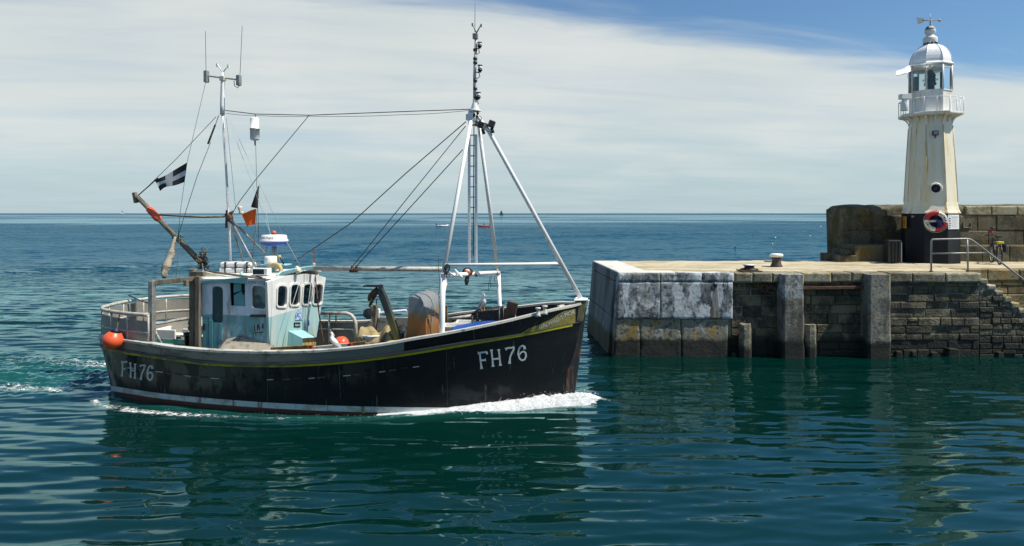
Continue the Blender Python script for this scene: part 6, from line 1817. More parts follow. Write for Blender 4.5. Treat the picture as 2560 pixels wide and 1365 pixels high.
mb = MB(); c_, d = facet(KLft, 541); n = Vector((-d.y, d.x, 0)); rb = R_OF(74.2) * math.cos(math.pi / 8); c_ = d * (rb + .004) + Vector((0, 0, z(541)))
px_t = 2282
best = min(np.linspace(-.4, .4, 81), key=lambda s: abs(1280 + F * (c_ + n * s + Vector((LX, LY, 0))).x / (c_ + n * s + Vector((LX, LY, 0))).y - px_t)); c_ = c_ + n * float(best)
for i in range(5): a = i * math.pi / 2.5 + .3; mb.panel(lambda u, v, w_: c_ + n * u + Vector((0, 0, v)) + d * w_, [(.06 * math.cos(a + s) * r, .035 * math.sin(a + s) * r) for s, r in ((-.35, .25), (-.25, 1), (.25, 1), (.35, .25))], [], .0, .006)
lp('white_emblem', mb, M['letter'])

# ------------------------------------------------------------------ things on and by the lighthouse
def base_point(px, off):
    """point on the black base seen at that column, with the facet's direction"""
    for k in range(8):
        a = A0 + math.pi / 8 * (2 * k + 1); d = Vector((math.cos(a), math.sin(a), 0)); n = Vector((-d.y, d.x, 0))
        if d.dot(Vector((-LX, -LY, 0)).normalized()) < .02: continue
        c_ = d * (R_OF(74.2) * math.cos(math.pi / 8) + off); hw = R_OF(74.2) * math.sin(math.pi / 8)
        for s in np.linspace(-hw, hw, 121):
            q = c_ + n * float(s) + Vector((LX, LY, 0))
            if abs(1280 + F * q.x / q.y - px) < .6: return q, d, n
    return None
# life ring
q, d, n = base_point(2340, .10); q.z = H + (HOR - 553) / F * q.y
ang_ = math.atan2(d.y, d.x)
t = empty('life_ring', q, ang_, 'red and white life ring hanging on the black lighthouse base', 'life ring')
Y_, Z_ = Vector((0, 1, 0)), Vector((0, 0, 1))
RB, rb_ = .288, .078
mb = MB(); mb2 = MB()
def seg_tube(mbx, a0, a1, k=10):
    mbx.tube([Y_ * RB * math.cos(a) + Z_ * RB * math.sin(a) for a in np.linspace(a0, a1, k)], rb_, 14, False)
# going round from the right (local +y is the viewer's right)
SEG = [(rad(75), rad(172), 0), (rad(172), rad(265), 1), (rad(265), rad(352), 0), (rad(352), rad(435), 1)]
for a0, a1, k in SEG: mb.cur = k; seg_tube(mb, a0, a1, 14)
ringm = [material('red_ring_cover', (.50, .022, .018), .5, [((.62, .50, .45), (18, 18, 18), .66, .71, .7)]), material('white_ring_cover', (.72, .70, .64), .5, [((.45, .43, .36), (9, 9, 9), .56, .68, .7)])]
mb.build('ring', ringm, t)
mb = MB(); mb.tube([Y_ * (RB + rb_ + .012 + .01 * math.sin(5 * a)) * math.cos(a) + Z_ * (RB + rb_ + .012) * math.sin(a) - Z_ * (.02 if math.sin(a) < -.3 else 0) for a in np.linspace(0, 6.29, 40)], .008, 6); mb.build('grab_line', M['wire_pale'], t)
mb = MB(); mb.tube([-Y_ * .22 + Vector((-.02, 0, .0)), Y_ * .04 + Vector((-.02, 0, .01))], .045, 10); mb.build('ring_hook', M['white'], t)
mb = MB()
for k in range(10): mb.tube([Vector((.02 + .01 * k % 3, .10 + RND.gauss(0, .02) + .06 * math.cos(s + k), -.09 + .11 * math.sin(s) + RND.gauss(0, .01))) for s in np.linspace(0, 6, 10)], .008, 5, False)
for s_ in (-.03, .03): mb.tube([(.02, s_ - .02, .27), (.03, .02 + s_, .05), (.03, .07, -.08)], .007, 5)
mb.build('ring_rope', material('blue_throw_rope', (.03, .05, .22), .8), t)
def ring_text(txt, a0, a1, h_):
    v, f = text_shape(txt, 1.0, .01); vx = max(p[0] for p in v)
    out = []
    for x, y, _z in v:
        a = a0 + (a1 - a0) * x / vx; ry = (y - .36) * h_ / .72
        rr_ = RB + (-ry if a1 > a0 else ry); cyl = math.sqrt(max(.0001, (rb_ + .004) ** 2 - ry ** 2))
        out.append(Vector((cyl, rr_ * math.cos(a), rr_ * math.sin(a))))
    return out, f
mb = MB()
for tx, a0, a1 in (('SMALT', rad(186), rad(248)), ('KATMAR', rad(68), rad(0))): v, f = ring_text(tx, a0, a1, .085); mb.add(v, f)
mb.build('ring_letters', M['timber_dark'], t)
# notice board with text lines
def board(name, px0, px1, py0, py1, mat, label, cat, pxc=None, rim=None):
    q, d, n = base_point(pxc or (px0 + px1) / 2, .012)
    s = lambda py: H + (HOR - py) / F * q.y
    q.z = (s(py0) + s(py1)) / 2
    hh = (s(py0) - s(py1)) / 2
    fore = max(.25, abs(n.x * 1 - n.y * q.x / q.y)); hw = (px1 - px0) / F * q.y / 2 / fore
    t = empty(name, q, math.atan2(d.y, d.x), label, cat)
    mb = MB(); mb.box(-.006, .012, -hw, hw, -hh, hh); mb.build('panel', mat, t, .006)
    return t, hw, hh
t, hw, hh = board('notice_board', 2371.5, 2398.5, 537, 573, material('white_notice_panel', (.74, .74, .73), .5), 'white notice board with small print and coloured pictograms on the lighthouse base', 'notice board', 2384)
def bar(mb, y0, y1, z0, z1, k): mb.cur = k; mb.box(.0125, .0145, y0, y1, z0, z1)
mb = MB()
for i in range(11): zz = hh * (.72 - .145 * i); bar(mb, -hw * .48, hw * (.78 - .12 * (i % 3)), zz - hh * .014, zz + hh * .014, 0)
bar(mb, -hw * .5, -hw * .38, hh * .82, hh * .9, 0); bar(mb, -hw * .3, hw * .8, hh * .66, hh * .71, 0)
mb.build('notice_text', [material('grey_print', (.22, .22, .22), .6)], t)
mb = MB()
for i, k in enumerate((0, 1, 1, 2, 1, 1)): zz = hh * (.84 - .33 * i); bar(mb, -hw * .88, -hw * (.70 if i == 0 else .60), zz - hh * (.05 if i in (0, 5) else .11), zz + hh * (.05 if i in (0,) else .09), k)
bar(mb, -hw * .72, -hw * .55, -hh * .28, -hh * .16, 2)
mb.build('notice_pictograms', [material('green_pictogram', (.12, .34, .32), .6), material('blue_pictogram', (.02, .07, .25), .6), material('red_pictogram', (.5, .05, .12), .6)], t)
t, hw, hh = board('warning_sign', 2249, 2258.5, 541, 570.5, material('orange_sign_panel', (.62, .30, .015), .5), 'narrow orange warning sign at the left edge of the lighthouse base', 'sign', 2262)
mb = MB()
for i, (a, b_) in enumerate(((.78, .62), (.36, .26), (.14, .04), (-.02, -.1), (-.2, -.28), (-.42, -.54))): bar(mb, -hw * .6, hw * (.7 - .1 * (i % 2)), hh * b_, hh * a, 0)
mb.build('sign_text', material('dark_orange_print', (.22, .05, .01), .6), t)
# litter bin
q = onZ(2232, 658, ZP); t = empty('litter_bin', q, rad(-8), 'black slatted litter bin standing left of the lighthouse', 'litter bin')
hgt = (658 - 600) / F * q.y; w_ = 30 / F * q.y / 2
mb = MB()
for i in range(14):
    a = i / 14 * 4; k = int(a); f_ = a - k
    cs = [(-1, -1), (1, -1), (1, 1), (-1, 1), (-1, -1)]
    x, y = [cs[k][j] + (cs[k + 1][j] - cs[k][j]) * f_ for j in (0, 1)]
    mb.beam((x * w_ * .82, y * w_ * .7, .04), (x * w_ * .95, y * w_ * .8, hgt * .9), .07, .03)
mb.build('slats', M['dark'], t, .006)
mb = MB(); mb.hexa([(-w_ * .78, -w_ * .66, .05), (w_ * .78, -w_ * .66, .05), (w_ * .78, w_ * .66, .05), (-w_ * .78, w_ * .66, .05), (-w_ * .9, -w_ * .76, hgt * .88), (w_ * .9, -w_ * .76, hgt * .88), (w_ * .9, w_ * .76, hgt * .88), (-w_ * .9, w_ * .76, hgt * .88)]); mb.build('liner', M['dark'], t)
mb = MB(); mb.box(-w_ * 1.05, w_ * 1.05, -w_ * .9, w_ * .9, hgt * .9, hgt); mb.build('bin_rim', M['dark'], t, .02)
mb = MB()
for x in (-1, 1):
    for y in (-1, 1): mb = MB(); mb.box(x * w_ * .98 - .018, x * w_ * .98 + .018, y * w_ * .86 - .018, y * w_ * .86 + .018, 0, hgt * .9); mb.build('bin_post', M['dark'] if x < 0 else M['steel'], t, .004)
# handrail
yr = 20.75
t = empty('handrail', (0, yr, ZP), 0, 'galvanised handrail before the lighthouse sloping down beside the steps', 'handrail')
zr_ = lambda py, d=yr: H + (HOR - py) / F * d - ZP
xr = lambda px, d=yr: (px - 1280) / F * d
mb = MB(); mb.tube([(xr(2328), 0, -.02), (xr(2328), 0, zr_(604)), (xr(2329.5), 0, zr_(600)), (xr(2332), 0, zr_(598.5)), (xr(2415), 0, zr_(597)), (xr(2424), 0, zr_(598)), (xr(2432), 0, zr_(602)), (xr(2562), 0, zr_(701)), (xr(2680), 0, zr_(792))], .027, 10); mb.build('top_rail', M['steel'], t)
mb = MB(); mb.tube([(xr(2328), 0, zr_(634)), (xr(2467), 0, zr_(632))], .024, 10); mb.build('lower_rail', M['steel'], t)
mb = MB(); mb.tube([(xr(2420), 0, -.02), (xr(2418), 0, zr_(598))], .025, 10); mb.build('rail_post', M['steel'], t)
mb = MB(); mb.lathe([(.06, 0), (.06, .02), (.03, .03)], (xr(2328), 0, 0), 12); mb.lathe([(.06, 0), (.06, .02), (.03, .03)], (xr(2420), 0, 0), 12); mb.build('rail_feet', M['rusty'], t)
# mooring bollards
q = onZ(1941, 667, ZP); s = q.y / F
t = empty('mooring_bollard', q, 0, 'tall iron mooring bollard with white mushroom top on the pier', 'bollard')
mb = MB(); mb.lathe([(15 * s, 0), (14.5 * s, .03), (11.5 * s, .12), (10.5 * s, .25), (11.5 * s, 24 * s)], (0, 0, 0), 24); mb.build('bollard_post', material('brown_iron_bollard', (.05, .038, .034), .6, [((.11, .07, .05), (8, 8, 5), .5, .64, .8)]), t)
mb = MB(); mb.lathe([(11 * s, 24 * s), (15.5 * s, 26 * s), (16.5 * s, 29 * s), (15 * s, 32 * s), (9 * s, 33.5 * s), (0, 34 * s)], (0, 0, 0), 24); mb.build('bollard_cap', M['white'], t)
q = onZ(1873, 678, ZP); s = q.y / F
t = empty('mooring_bollard', q, 0, 'squat dark capstan-shaped bollard at the pier edge', 'bollard')
mb = MB(); mb.box(-25 * s, 25 * s, -.3, .3, 0, 3 * s); mb.build('bollard_base', material('rust_edged_plate', (.10, .06, .035), .8), t, .01)
mb = MB(); mb.lathe([(22 * s, 3 * s), (22 * s, 6 * s), (18 * s, 7 * s), (12 * s, 9 * s), (11.5 * s, 12 * s), (15 * s, 14.5 * s), (16 * s, 15 * s)], (0, 0, 0), 24); mb.build('bollard_post', M['dark'], t)
mb = MB(); mb.lathe([(16 * s, 15 * s), (16.5 * s, 16.3 * s), (0, 17 * s)], (0, 0, 0), 24); mb.build('bollard_cap', M['white'], t)
# bicycle, almost end-on, leaning by the wall
q = onZ(2499, 661, ZP); s = q.y / F
t = empty('bicycle', q, math.atan2(1.0, -.02) + rad(-24), 'black bicycle with yellow saddlebag parked beyond the handrail', 'bicycle')
def wheel(cx_):
    mb = MB(); R_ = .33
    mb.tube([(cx_ + R_ * math.cos(a), 0, R_ + R_ * math.sin(a)) for a in np.linspace(0, 2 * math.pi, 33)], .026, 8, False); wh = mb.build('wheel', M['dark'], t)
    mb = MB(); mb.tube([(cx_ + (R_ - .035) * math.cos(a), 0, R_ + (R_ - .035) * math.sin(a)) for a in np.linspace(0, 2 * math.pi, 33)], .013, 6, False)
    for a in np.linspace(0, math.pi, 9)[:-1]: mb.tube([(cx_ + .29 * math.cos(a), 0, R_ + .29 * math.sin(a)), (cx_ - .29 * math.cos(a), 0, R_ - .29 * math.sin(a))], .004, 4, False)
    mb.tube([(cx_, -.06, R_), (cx_, .06, R_)], .03, 8); mb.build('rim', M['steel'], wh)
wheel(0); wheel(1.04)
mb = MB(); bb = (.43, 0, .30); seat_ = (.26, 0, .83); hd = (.86, 0, .82)
for a, b_ in ((bb, seat_), (bb, (.88, 0, .74)), (seat_, hd), ): mb.tube([a, b_], .02, 8)
for y in (-.05, .05): mb.tube([(0, y, .33), (bb[0], y * .5, bb[2])], .012, 6); mb.tube([(0, y, .33), (seat_[0], y * .4, seat_[2] - .04)], .012, 6); mb.tube([(1.04, y, .33), (.90, y * .6, .70)], .014, 6)
mb.tube([(.90, 0, .68), (.84, 0, .92)], .02, 8); mb.build('frame', M['dark'], t)
mb = MB(); mb.tube([(.80, -.28, .96), (.84, -.1, 1.0), (.84, .1, 1.0), (.80, .28, .96)], .014, 8); mb.build('handlebar', M['dark'], t)
mb = MB(); mb.tube([(seat_[0], 0, .8), (seat_[0] - .02, 0, .92)], .016, 8); mb.cur = 0; mb.add([], []); mb.beam((.10, 0, .95), (.40, 0, .95), .12, .05); mb.build('saddle', M['dark'], t, .03)
mb = MB(); mb.box(-.22, .12, -.09, .09, .72, .80); mb.build('saddlebag', material('yellow_bag', (.62, .52, .03), .6), t, .03)
mb = MB(); mb.box(-.22, .10, -.16, -.08, .42, .72); mb.build('pannier', M['cloth_dark'], t, .03)
mb = MB(); mb.tube([(.84, .02, 1.0), (.80, .06, 1.18)], .012); mb.ball((.78, .10, 1.10), .065, (.5, 1.1, .7), 12, 7); mb.build('red_helmet_light', material('red_gloss', (.45, .01, .02), .35), t)
mb = MB(); mb.ball((.80, .03, 1.25), .07, (1, 1, .7), 12, 7); mb.build('mirror', M['dark'], t)
mb = MB(); mb.tube([(-.02, -.07, .34), (.12, -.12, .70)], .022, 8); mb.build('rack_stay', M['steel'], t)

# ------------------------------------------------------------------ small craft far out
def sea_at(px, py): return onZ(px, py, 0.0)
def dinghy(px, py, L_, rz, tube_m, label, dark):
    q = sea_at(px, py); t = empty('inflatable_dinghy', q, rz, label, 'dinghy', 'inflatable dinghies out at sea')
    mb = MB(); r_ = .24; w_ = .75
    pts = [(-L_ / 2, -w_, .22), (L_ * .2, -w_, .24), (L_ * .40, -w_ * .62, .34), (L_ * .5, 0, .42), (L_ * .40, w_ * .62, .34), (L_ * .2, w_, .24), (-L_ / 2, w_, .22)]
    mb.tube(pts, [r_ * .8, r_, r_, r_ * .9, r_, r_, r_ * .8], 12); mb.build('tube', tube_m, t)
    mb = MB(); mb.box(-L_ / 2 + .1, L_ * .3, -w_ * .8, w_ * .8, .06, .12); mb.box(-L_ * .42, -L_ * .42 + .06, -w_ * .8, w_ * .8, .12, .62); mb.box(-.1, .14, -w_ * .8, w_ * .8, .30, .34); mb.build('floor', M['cloth_dark'], t)
    mb = MB(); mb.box(-L_ / 2 - .22, -L_ / 2 + .12, -.16, .16, .5, .98); mb.box(-L_ / 2 - .12, -L_ / 2 + .0, -.06, .06, -.3, .5); mb.build('outboard_motor', M['dark'], t, .05)
    return t, q, rz
def aboard(t, q, rz, x, y, label, coat, grp):
    loc = Vector((q.x + x * math.cos(rz) - y * math.sin(rz), q.y + x * math.sin(rz) + y * math.cos(rz), q.z + .02))
    person(loc, rz, label, coat, M['hair'], True, M['cloth_dark'], .35, grp)
d1 = dinghy(1105.5, 566.5, 3.7, rad(4), material('white_dinghy_tube', (.72, .73, .74), .5), 'white inflatable dinghy far out beside the near mast leg', True)
aboard(*d1, -.75, .1, 'person in a salmon shirt seated in the stern of the white dinghy', M['cloth_pink'], 'people in the dinghies'); aboard(*d1, .85, 0, 'person in dark clothing seated in the bow of the white dinghy', M['cloth_dark'], 'people in the dinghies')
d2 = dinghy(1209, 567, 4.0, rad(186), material('red_dinghy_tube', (.45, .018, .018), .5), 'red inflatable dinghy far out behind the mast ladder', True)
aboard(*d2, -.15, .25, 'person in dark clothing seated amidships in the red dinghy', M['cloth_dark'], 'people in the dinghies'); aboard(*d2, -.75, -.2, 'person in pale clothing seated aft in the red dinghy', M['cloth_pale'], 'people in the dinghies')
def yacht(px, Y, hpx, mats, label, two):
    s = Y / F; q = Vector((s * (px - 1280), Y, 0)); hh = hpx * s
    t = empty('sailing_boat', q, rad(15), label, 'sailing boat', 'sailing boats on the horizon')
    mb = MB(); L_ = hh * .75; P = []
    for i in range(9):
        u = i / 8; b_ = .14 * L_ * math.sin(math.pi * min(1, u * .9 + .1)) ** .7 * (1 if u < .95 else .2)
        P.append([(L_ * (u - .45), y, z_) for y, z_ in ((-b_, hh * .10), (-b_ * .7, -.1), (b_ * .7, -.1), (b_, hh * .10))])
    mb.grid(P, True); mb.grid([[p[0] for p in P], [p[3] for p in P]], False); mb.build('hull', mats[0], t)
    mb = MB(); mb.tube([(L_ * .05, 0, hh * .1), (L_ * .05, 0, hh)], hh * .012, 6); mb.build('mast', M['steel'], t)
    mb = MB(); mb.sheet([[(L_ * .04 - L_ * .42 * (1 - k / 6), .03 * hh * math.sin(math.pi * k / 6), hh * .16 + hh * .8 * k / 6), (L_ * .045, 0, hh * .16 + hh * .8 * k / 6)] for k in range(7)], hh * .004)
    mb.build('mainsail', mats[1], t)
    mb = MB(); mb.sheet([[(L_ * .07, .02 * hh, hh * .13 + hh * .72 * k / 6), (L_ * .07 + L_ * .40 * (1 - k / 6), 0, hh * .13 + hh * .72 * k / 6)] for k in range(7)], hh * .004)
    mb.build('jib', mats[1], t)
yacht(1253, 1500, 14, (M['cloth_dark'], material('tan_sail', (.06, .035, .035), .9)), 'dark sailed boat on the horizon right of the mast', 1)
yacht(305, 2000, 13, (M['white_box'], material('pale_sail', (.62, .66, .68), .9)), 'pale sailed boat on the horizon at the far left', 1)
def float_(px, py, r, mat, label, shape=0):
    q = sea_at(px, py); mb = MB()
    if shape == 0: mb.ball((0, 0, r * .4), r, (1, 1, .9), 14, 8); mb.tube([(0, 0, r), (0, 0, r * 1.5)], r * .2, 8)
    else: mb.lathe([(r, -.2), (r * 1.1, .1), (r * .4, .2), (r * .3, r * 3.2), (0, r * 3.3)], (0, 0, 0), 10)
    tag(mb.build('marker_buoy', mat, None, 0, 2, q), label, 'buoy', 'small marker buoys off the pier')
wb = M['radar_white']
float_(1938.5, 595, .13, wb, 'white marker buoy left of the two beyond the tall bollard'); float_(2025, 590.5, .12, wb, 'white marker buoy close to the parapet end')
float_(1931, 610.5, .09, wb, 'small pale buoy nearest above the tall bollard'); float_(2051.5, 567, .2, wb, 'far white buoy beside the top of the parapet end')
float_(1838, 618.5, .13, M['blue'], 'dark blue marker buoy off the pier head'); float_(1882, 586, .08, M['cloth_red'], 'thin red marker beyond the pier, the left one', 1); float_(1929, 582, .08, M['cloth_pink'], 'thin pinkish marker beyond the pier, the right one', 1)

# ------------------------------------------------------------------ water
rs = np.random.RandomState(5)
def graded(lo, hi, step, far, g):
    a = list(np.arange(lo, hi, step)); s_ = step; x = a[-1]
    while x < far: s_ *= g; x += s_; a.append(x)
    s_ = step; x = a[0]; b_ = []
    while x > -far: s_ *= g; x -= s_; b_.append(x)
    return np.array(b_[::-1] + a)
xs = graded(-15.0, 19.5, .065, 20000, 1.055)
ys = list(np.arange(5.5, 27.0, .042)); s_ = .042; y = ys[-1]
while y < 20000: s_ *= 1.03; y += s_; ys.append(y)
s_ = .06; y = ys[0]; b_ = []
while y > -60: s_ *= 1.2; y -= s_; b_.append(y)
ys = np.array(b_[::-1] + ys)
dxs, dys = np.gradient(xs), np.gradient(ys)
X, Y = np.meshgrid(xs, ys)
SX, SY = np.meshgrid(dxs, dys)
Z = np.zeros_like(X)
def vnoise(X, Y, sc, seed):
    """smooth value noise"""
    r = np.random.RandomState(seed).rand(256, 256)
    x, y = X * sc, Y * sc
    i, j = np.floor(x).astype(np.int64), np.floor(y).astype(np.int64)
    fx, fy = x - i, y - j
    fx, fy = fx * fx * (3 - 2 * fx), fy * fy * (3 - 2 * fy)
    g = lambda a, b: r[a % 256, b % 256]
    return (g(i, j) * (1 - fx) + g(i + 1, j) * fx) * (1 - fy) + (g(i, j + 1) * (1 - fx) + g(i + 1, j + 1) * fx) * fy
shelter = np.clip((26 - Y) / 6, 0, 1)           # calmer inside the harbour
gust = .72 + .55 * vnoise(X * .35, Y, .16, 3)
for k in range(70):
    lam = .22 * (9.0 ** (k / 69.0))            # 0.22 to 2 m
    th = rad(90) + rs.normal(0, rad(10)) + (rad(180) if rs.rand() < .3 else 0)
    kx, ky = math.cos(th) * 2 * math.pi / lam, math.sin(th) * 2 * math.pi / lam
    slope = .0215 * (.42 if lam > 1.0 else .75 if lam > .7 else 1.0)
    a = slope * lam / (2 * math.pi)
    w1 = np.clip((lam / np.maximum(SY * abs(math.sin(th)), SX * abs(math.cos(th))) - 3.0) / 4.0, 0, 1)
    wx = .12 * np.sin(X * .9 + k) + .12 * np.sin(Y * 1.3 + 2 * k)
    Z += a * w1 * np.sin(kx * (X + wx) + ky * (Y + wx) + rs.rand() * 6.28)
amp = gust * (1.0 + .5 * np.clip((Y - 19) / 10, 0, 1))
amp *= 1 - .35 * np.clip((X - 1.5) / 3, 0, 1) * shelter
Z *= amp
# an old wake curling across the bay: long low ridge
wk = np.array([(-60, 42), (-37, 49), (-26, 58), (-20, 78), (-17, 101), (5, 128), (30, 146), (73, 162)], float)
def ridge(pts, width, h):
    out = np.zeros_like(X); best = np.full(X.shape, 1e9)
    m_ = (Y > 35) & (Y < 220) & (X > -90) & (X < 130)
    xx, yy = X[m_], Y[m_]; bb = np.full(xx.shape, 1e9)
    for a, c in zip(pts[:-1], pts[1:]):
        d = c - a; t = np.clip(((xx - a[0]) * d[0] + (yy - a[1]) * d[1]) / (d @ d), 0, 1)
        bb = np.minimum(bb, np.hypot(xx - a[0] - t * d[0], yy - a[1] - t * d[1]))
    out[m_] = h * np.exp(-(bb / width) ** 2)
    return out
Z += ridge(wk, 2.2, .20)
# boat axes
lx = (X - OX) * FW[0] + (Y - OY) * FW[1]; ly = (X - OX) * PT[0] + (Y - OY) * PT[1]
uw = np.clip((lx + 5.6) / 11.2, 0, 1)
half = np.interp(uw, [0, .03, .06, .1, .2, .34, .48, .6, .72, .82, .9, .96, 1], [.3, .9, 1.24, 1.52, 1.84, 2, 2, 1.88, 1.54, 1.08, .62, .25, .05])
dout = np.abs(ly) - half
near = (lx > -6.2) & (lx < 7.5)
# bow wave running aft from the stem, and the quarter wave
nz = vnoise(X, Y, 3.1, 8) * .6 + vnoise(X, Y, 7.3, 9) * .4
bowc = .04 + .30 * np.clip((5.6 - lx) / 5.0, 0, 2) ** .8
bow = np.where(near, np.exp(-((dout - bowc * .55) / (.16 + .10 * np.clip(5.6 - lx, 0, 3))) ** 2) * np.clip((7.0 - lx) / 1.2, 0, 1) * np.clip((lx - .5) / 4.5, 0, 1) ** 1.2, 0)
Z += bow * (.13 + .08 * (nz - .5))
Z += np.where(near, -.05 * np.exp(-((lx - .5) / 3.0) ** 2) * np.exp(-(np.clip(dout, 0, 9) / .9) ** 2), 0)
aftm = np.clip((-5.0 - lx) / 1.5, 0, 1) * np.exp(-np.clip(-5.5 - lx, 0, 60) / 14.0)
wakew = 1.5 + .12 * np.clip(-5.5 - lx, 0, 60)
wk_in = np.exp(-(ly / wakew) ** 4)
n2_ = vnoise(X * .5, Y, 2.6, 12) * .5 + vnoise(X, Y, 5.5, 13) * .3 + vnoise(X, Y, 11., 14) * .2
Z += aftm * wk_in * (n2_ - .5) * .30
Z += aftm * np.exp(-((np.abs(ly) - wakew) / .5) ** 2) * .05
# foam amount (0..1) carried on the surface
foam = np.zeros_like(X)
side = (lx > -8) & (lx < 6.2) & (ly < 0)
edge_c = .06 + np.interp(lx, [-8, -5, -3, 0, 3, 5.6], [1.15, .85, .55, .25, .14, .05])
line = np.exp(-((dout - edge_c) / np.interp(lx, [-8, -4, 0, 4, 5.6], [.42, .28, .13, .14, .2])) ** 2)
foam = np.where(side, line * np.interp(lx, [-8, -6, -3, -1.5, 1.2, 3.0, 5.6], [.5, .78, .95, .72, .62, .85, 1.0]), foam)
foam = np.maximum(foam, np.clip(bow * 1.5, 0, 1) * (lx > 2.4))
st_ = np.exp(-((np.abs(ly) - .75 * wakew) / (.35 + .02 * np.clip(-5.5 - lx, 0, 60))) ** 2) + .72 * wk_in * (.5 + .5 * np.sin(ly * 4.2 + .6 * lx))
foam = np.maximum(foam, .93 * aftm * np.clip(st_, 0, 1))
foam = np.clip(foam, 0, 1)
churn = np.clip(aftm * wk_in * 1.2 + np.where(near & (lx < 6.0), .8 * np.exp(-(np.clip(dout, 0, 9) / .55) ** 2), 0), 0, 1)
ny_, nx_ = X.shape
me = bpy.data.meshes.new('water')
me.vertices.add(nx_ * ny_)
co = np.stack([X, Y, Z], -1).reshape(-1).astype(np.float32)
me.vertices.foreach_set('co', co)
ii = np.arange(ny_ * nx_).reshape(ny_, nx_)
quads = np.stack([ii[:-1, :-1], ii[:-1, 1:], ii[1:, 1:], ii[1:, :-1]], -1).reshape(-1, 4)
me.loops.add(quads.size); me.polygons.add(len(quads))
me.loops.foreach_set('vertex_index', quads.reshape(-1).astype(np.int32))
me.polygons.foreach_set('loop_start', np.arange(0, quads.size, 4, dtype=np.int32))
me.polygons.foreach_set('loop_total', np.full(len(quads), 4, np.int32))
me.polygons.foreach_set('use_smooth', np.ones(len(quads), bool))
for nm, arr in (('foam', foam), ('churn', churn)):
    at = me.attributes.new(nm, 'FLOAT', 'POINT'); at.data.foreach_set('value', arr.reshape(-1).astype(np.float32))
me.update(); me.validate()
water = bpy.data.objects.new('water', me); C.objects.link(water)
tag(water, 'dark teal rippled harbour water running out to the open sea', 'water', None, 'structure')
wm = bpy.data.materials.new('sea_water'); wm.use_nodes = True
t = NT(wm.node_tree); bs = t.n['Principled BSDF']
co = t.new('ShaderNodeTexCoord').outputs['Object']
sx, sy, sz = t.sep(co)
fo = t.new('ShaderNodeAttribute', attribute_name='foam').outputs['Fac']
ch = t.new('ShaderNodeAttribute', attribute_name='churn').outputs['Fac']
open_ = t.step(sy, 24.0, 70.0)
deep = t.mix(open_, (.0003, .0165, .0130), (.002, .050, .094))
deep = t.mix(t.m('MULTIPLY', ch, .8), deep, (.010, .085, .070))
# lace-like foam: thresholded noise, the threshold falls where there is more foam
fv = t.vm('MULTIPLY', co, (1.0, 1.6, 1.0))
fn1 = t.noise(fv, 5.5, 8, .68, .8); fn2 = t.noise(fv, 17.0, 5, .65, .4)
fnn = t.m('ADD', t.m('MULTIPLY', fn1, .62), t.m('MULTIPLY', fn2, .38))
thr = t.m('SUBTRACT', .80, t.m('MULTIPLY', fo, .42))
fm = t.m('MULTIPLY', t.step(t.m('SUBTRACT', fnn, thr), 0.0, .13), t.step(fo, .04, .16))
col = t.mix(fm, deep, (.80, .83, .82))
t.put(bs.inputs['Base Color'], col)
# slicks: calm streaks far out reflect the pale low sky
sl = t.noise(t.comb(t.m('MULTIPLY', sx, .0060), t.m('MULTIPLY', sy, .008), 0.0), 1.0, 2, .6, .5)
slick = t.m('MULTIPLY', t.step(sl, .42, .56), t.step(sy, 180.0, 300.0))
sl2 = t.noise(t.comb(t.m('MULTIPLY', sx, .0024), t.m('MULTIPLY', sy, .0012), 5.0), 1.0, 2, .6, .4)
slick2 = t.m('MULTIPLY', t.step(sl2, .34, .56), t.step(sy, 300.0, 480.0))
slick = t.m('MULTIPLY', t.m('MAXIMUM', slick, slick2), t.step(sy, 1100.0, 2600.0, .78, 0.0))
rg = t.m('ADD', t.m('MULTIPLY', t.step(sy, 30.0, 300.0), .12), .022)
rg = t.m('MULTIPLY', rg, t.m('SUBTRACT', 1.0, t.m('MULTIPLY', slick, .85)))
t.put(bs.inputs['Roughness'], t.m('ADD', t.m('MULTIPLY', fm, .7), rg))
bs.inputs['IOR'].default_value = 1.45
bs.inputs['Specular IOR Level'].default_value = .5
# wind ripples: tilt the surface normal directly (bump filtering would flatten them far out)
def slope2(sc, seed, st, detail, rough):
    n = t.new('ShaderNodeTexNoise'); t.put(n.inputs['Vector'], t.vm('ADD', t.vm('MULTIPLY', co, st), (seed, seed * 2, 0.0)))
    n.inputs['Scale'].default_value = sc; n.inputs['Detail'].default_value = detail; n.inputs['Roughness'].default_value = rough
    n.inputs['Distortion'].default_value = .4
    return t.vm('SUBTRACT', n.outputs['Color'], (.5, .5, .5))
def scl(v, f):
    n = t.new('ShaderNodeVectorMath', operation='SCALE'); t.put(n.inputs[0], v); t.put(n.inputs['Scale'], f)
    return n.outputs[0]
calm = t.m('SUBTRACT', 1.0, t.m('MULTIPLY', slick, .90))
patch = t.step(t.noise(t.vm('MULTIPLY', co, (.35, 1.0, 1.0)), .05, 4, .6), .34, .62, .6, 1.25)
calm = t.m('MULTIPLY', calm, patch)
far_ = t.step(sy, 15.0, 36.0); side_ = t.step(sx, 2.0, 5.0, 1.0, .75)
A1 = scl(slope2(1.9, 3.0, (.20, 1.0, 1.0), 3, .55), t.m('MULTIPLY', calm, t.m('ADD', .34, t.m('MULTIPLY', far_, .90))))
A2 = scl(slope2(4.6, 11.0, (.34, 1.0, 1.0), 3, .5), t.m('MULTIPLY', calm, t.m('ADD', .22, t.m('MULTIPLY', far_, .60))))
A3 = scl(slope2(.42, 23.0, (.6, 1.0, 1.0), 2, .5), t.m('MULTIPLY', calm, t.step(sy, 30.0, 80.0, .0, .9)))
tilt = t.vm('MULTIPLY', t.vm('ADD', t.vm('ADD', A1, A2), A3), (.5, 1.12, 0.0))
gn = t.new('ShaderNodeNewGeometry').outputs['Normal']
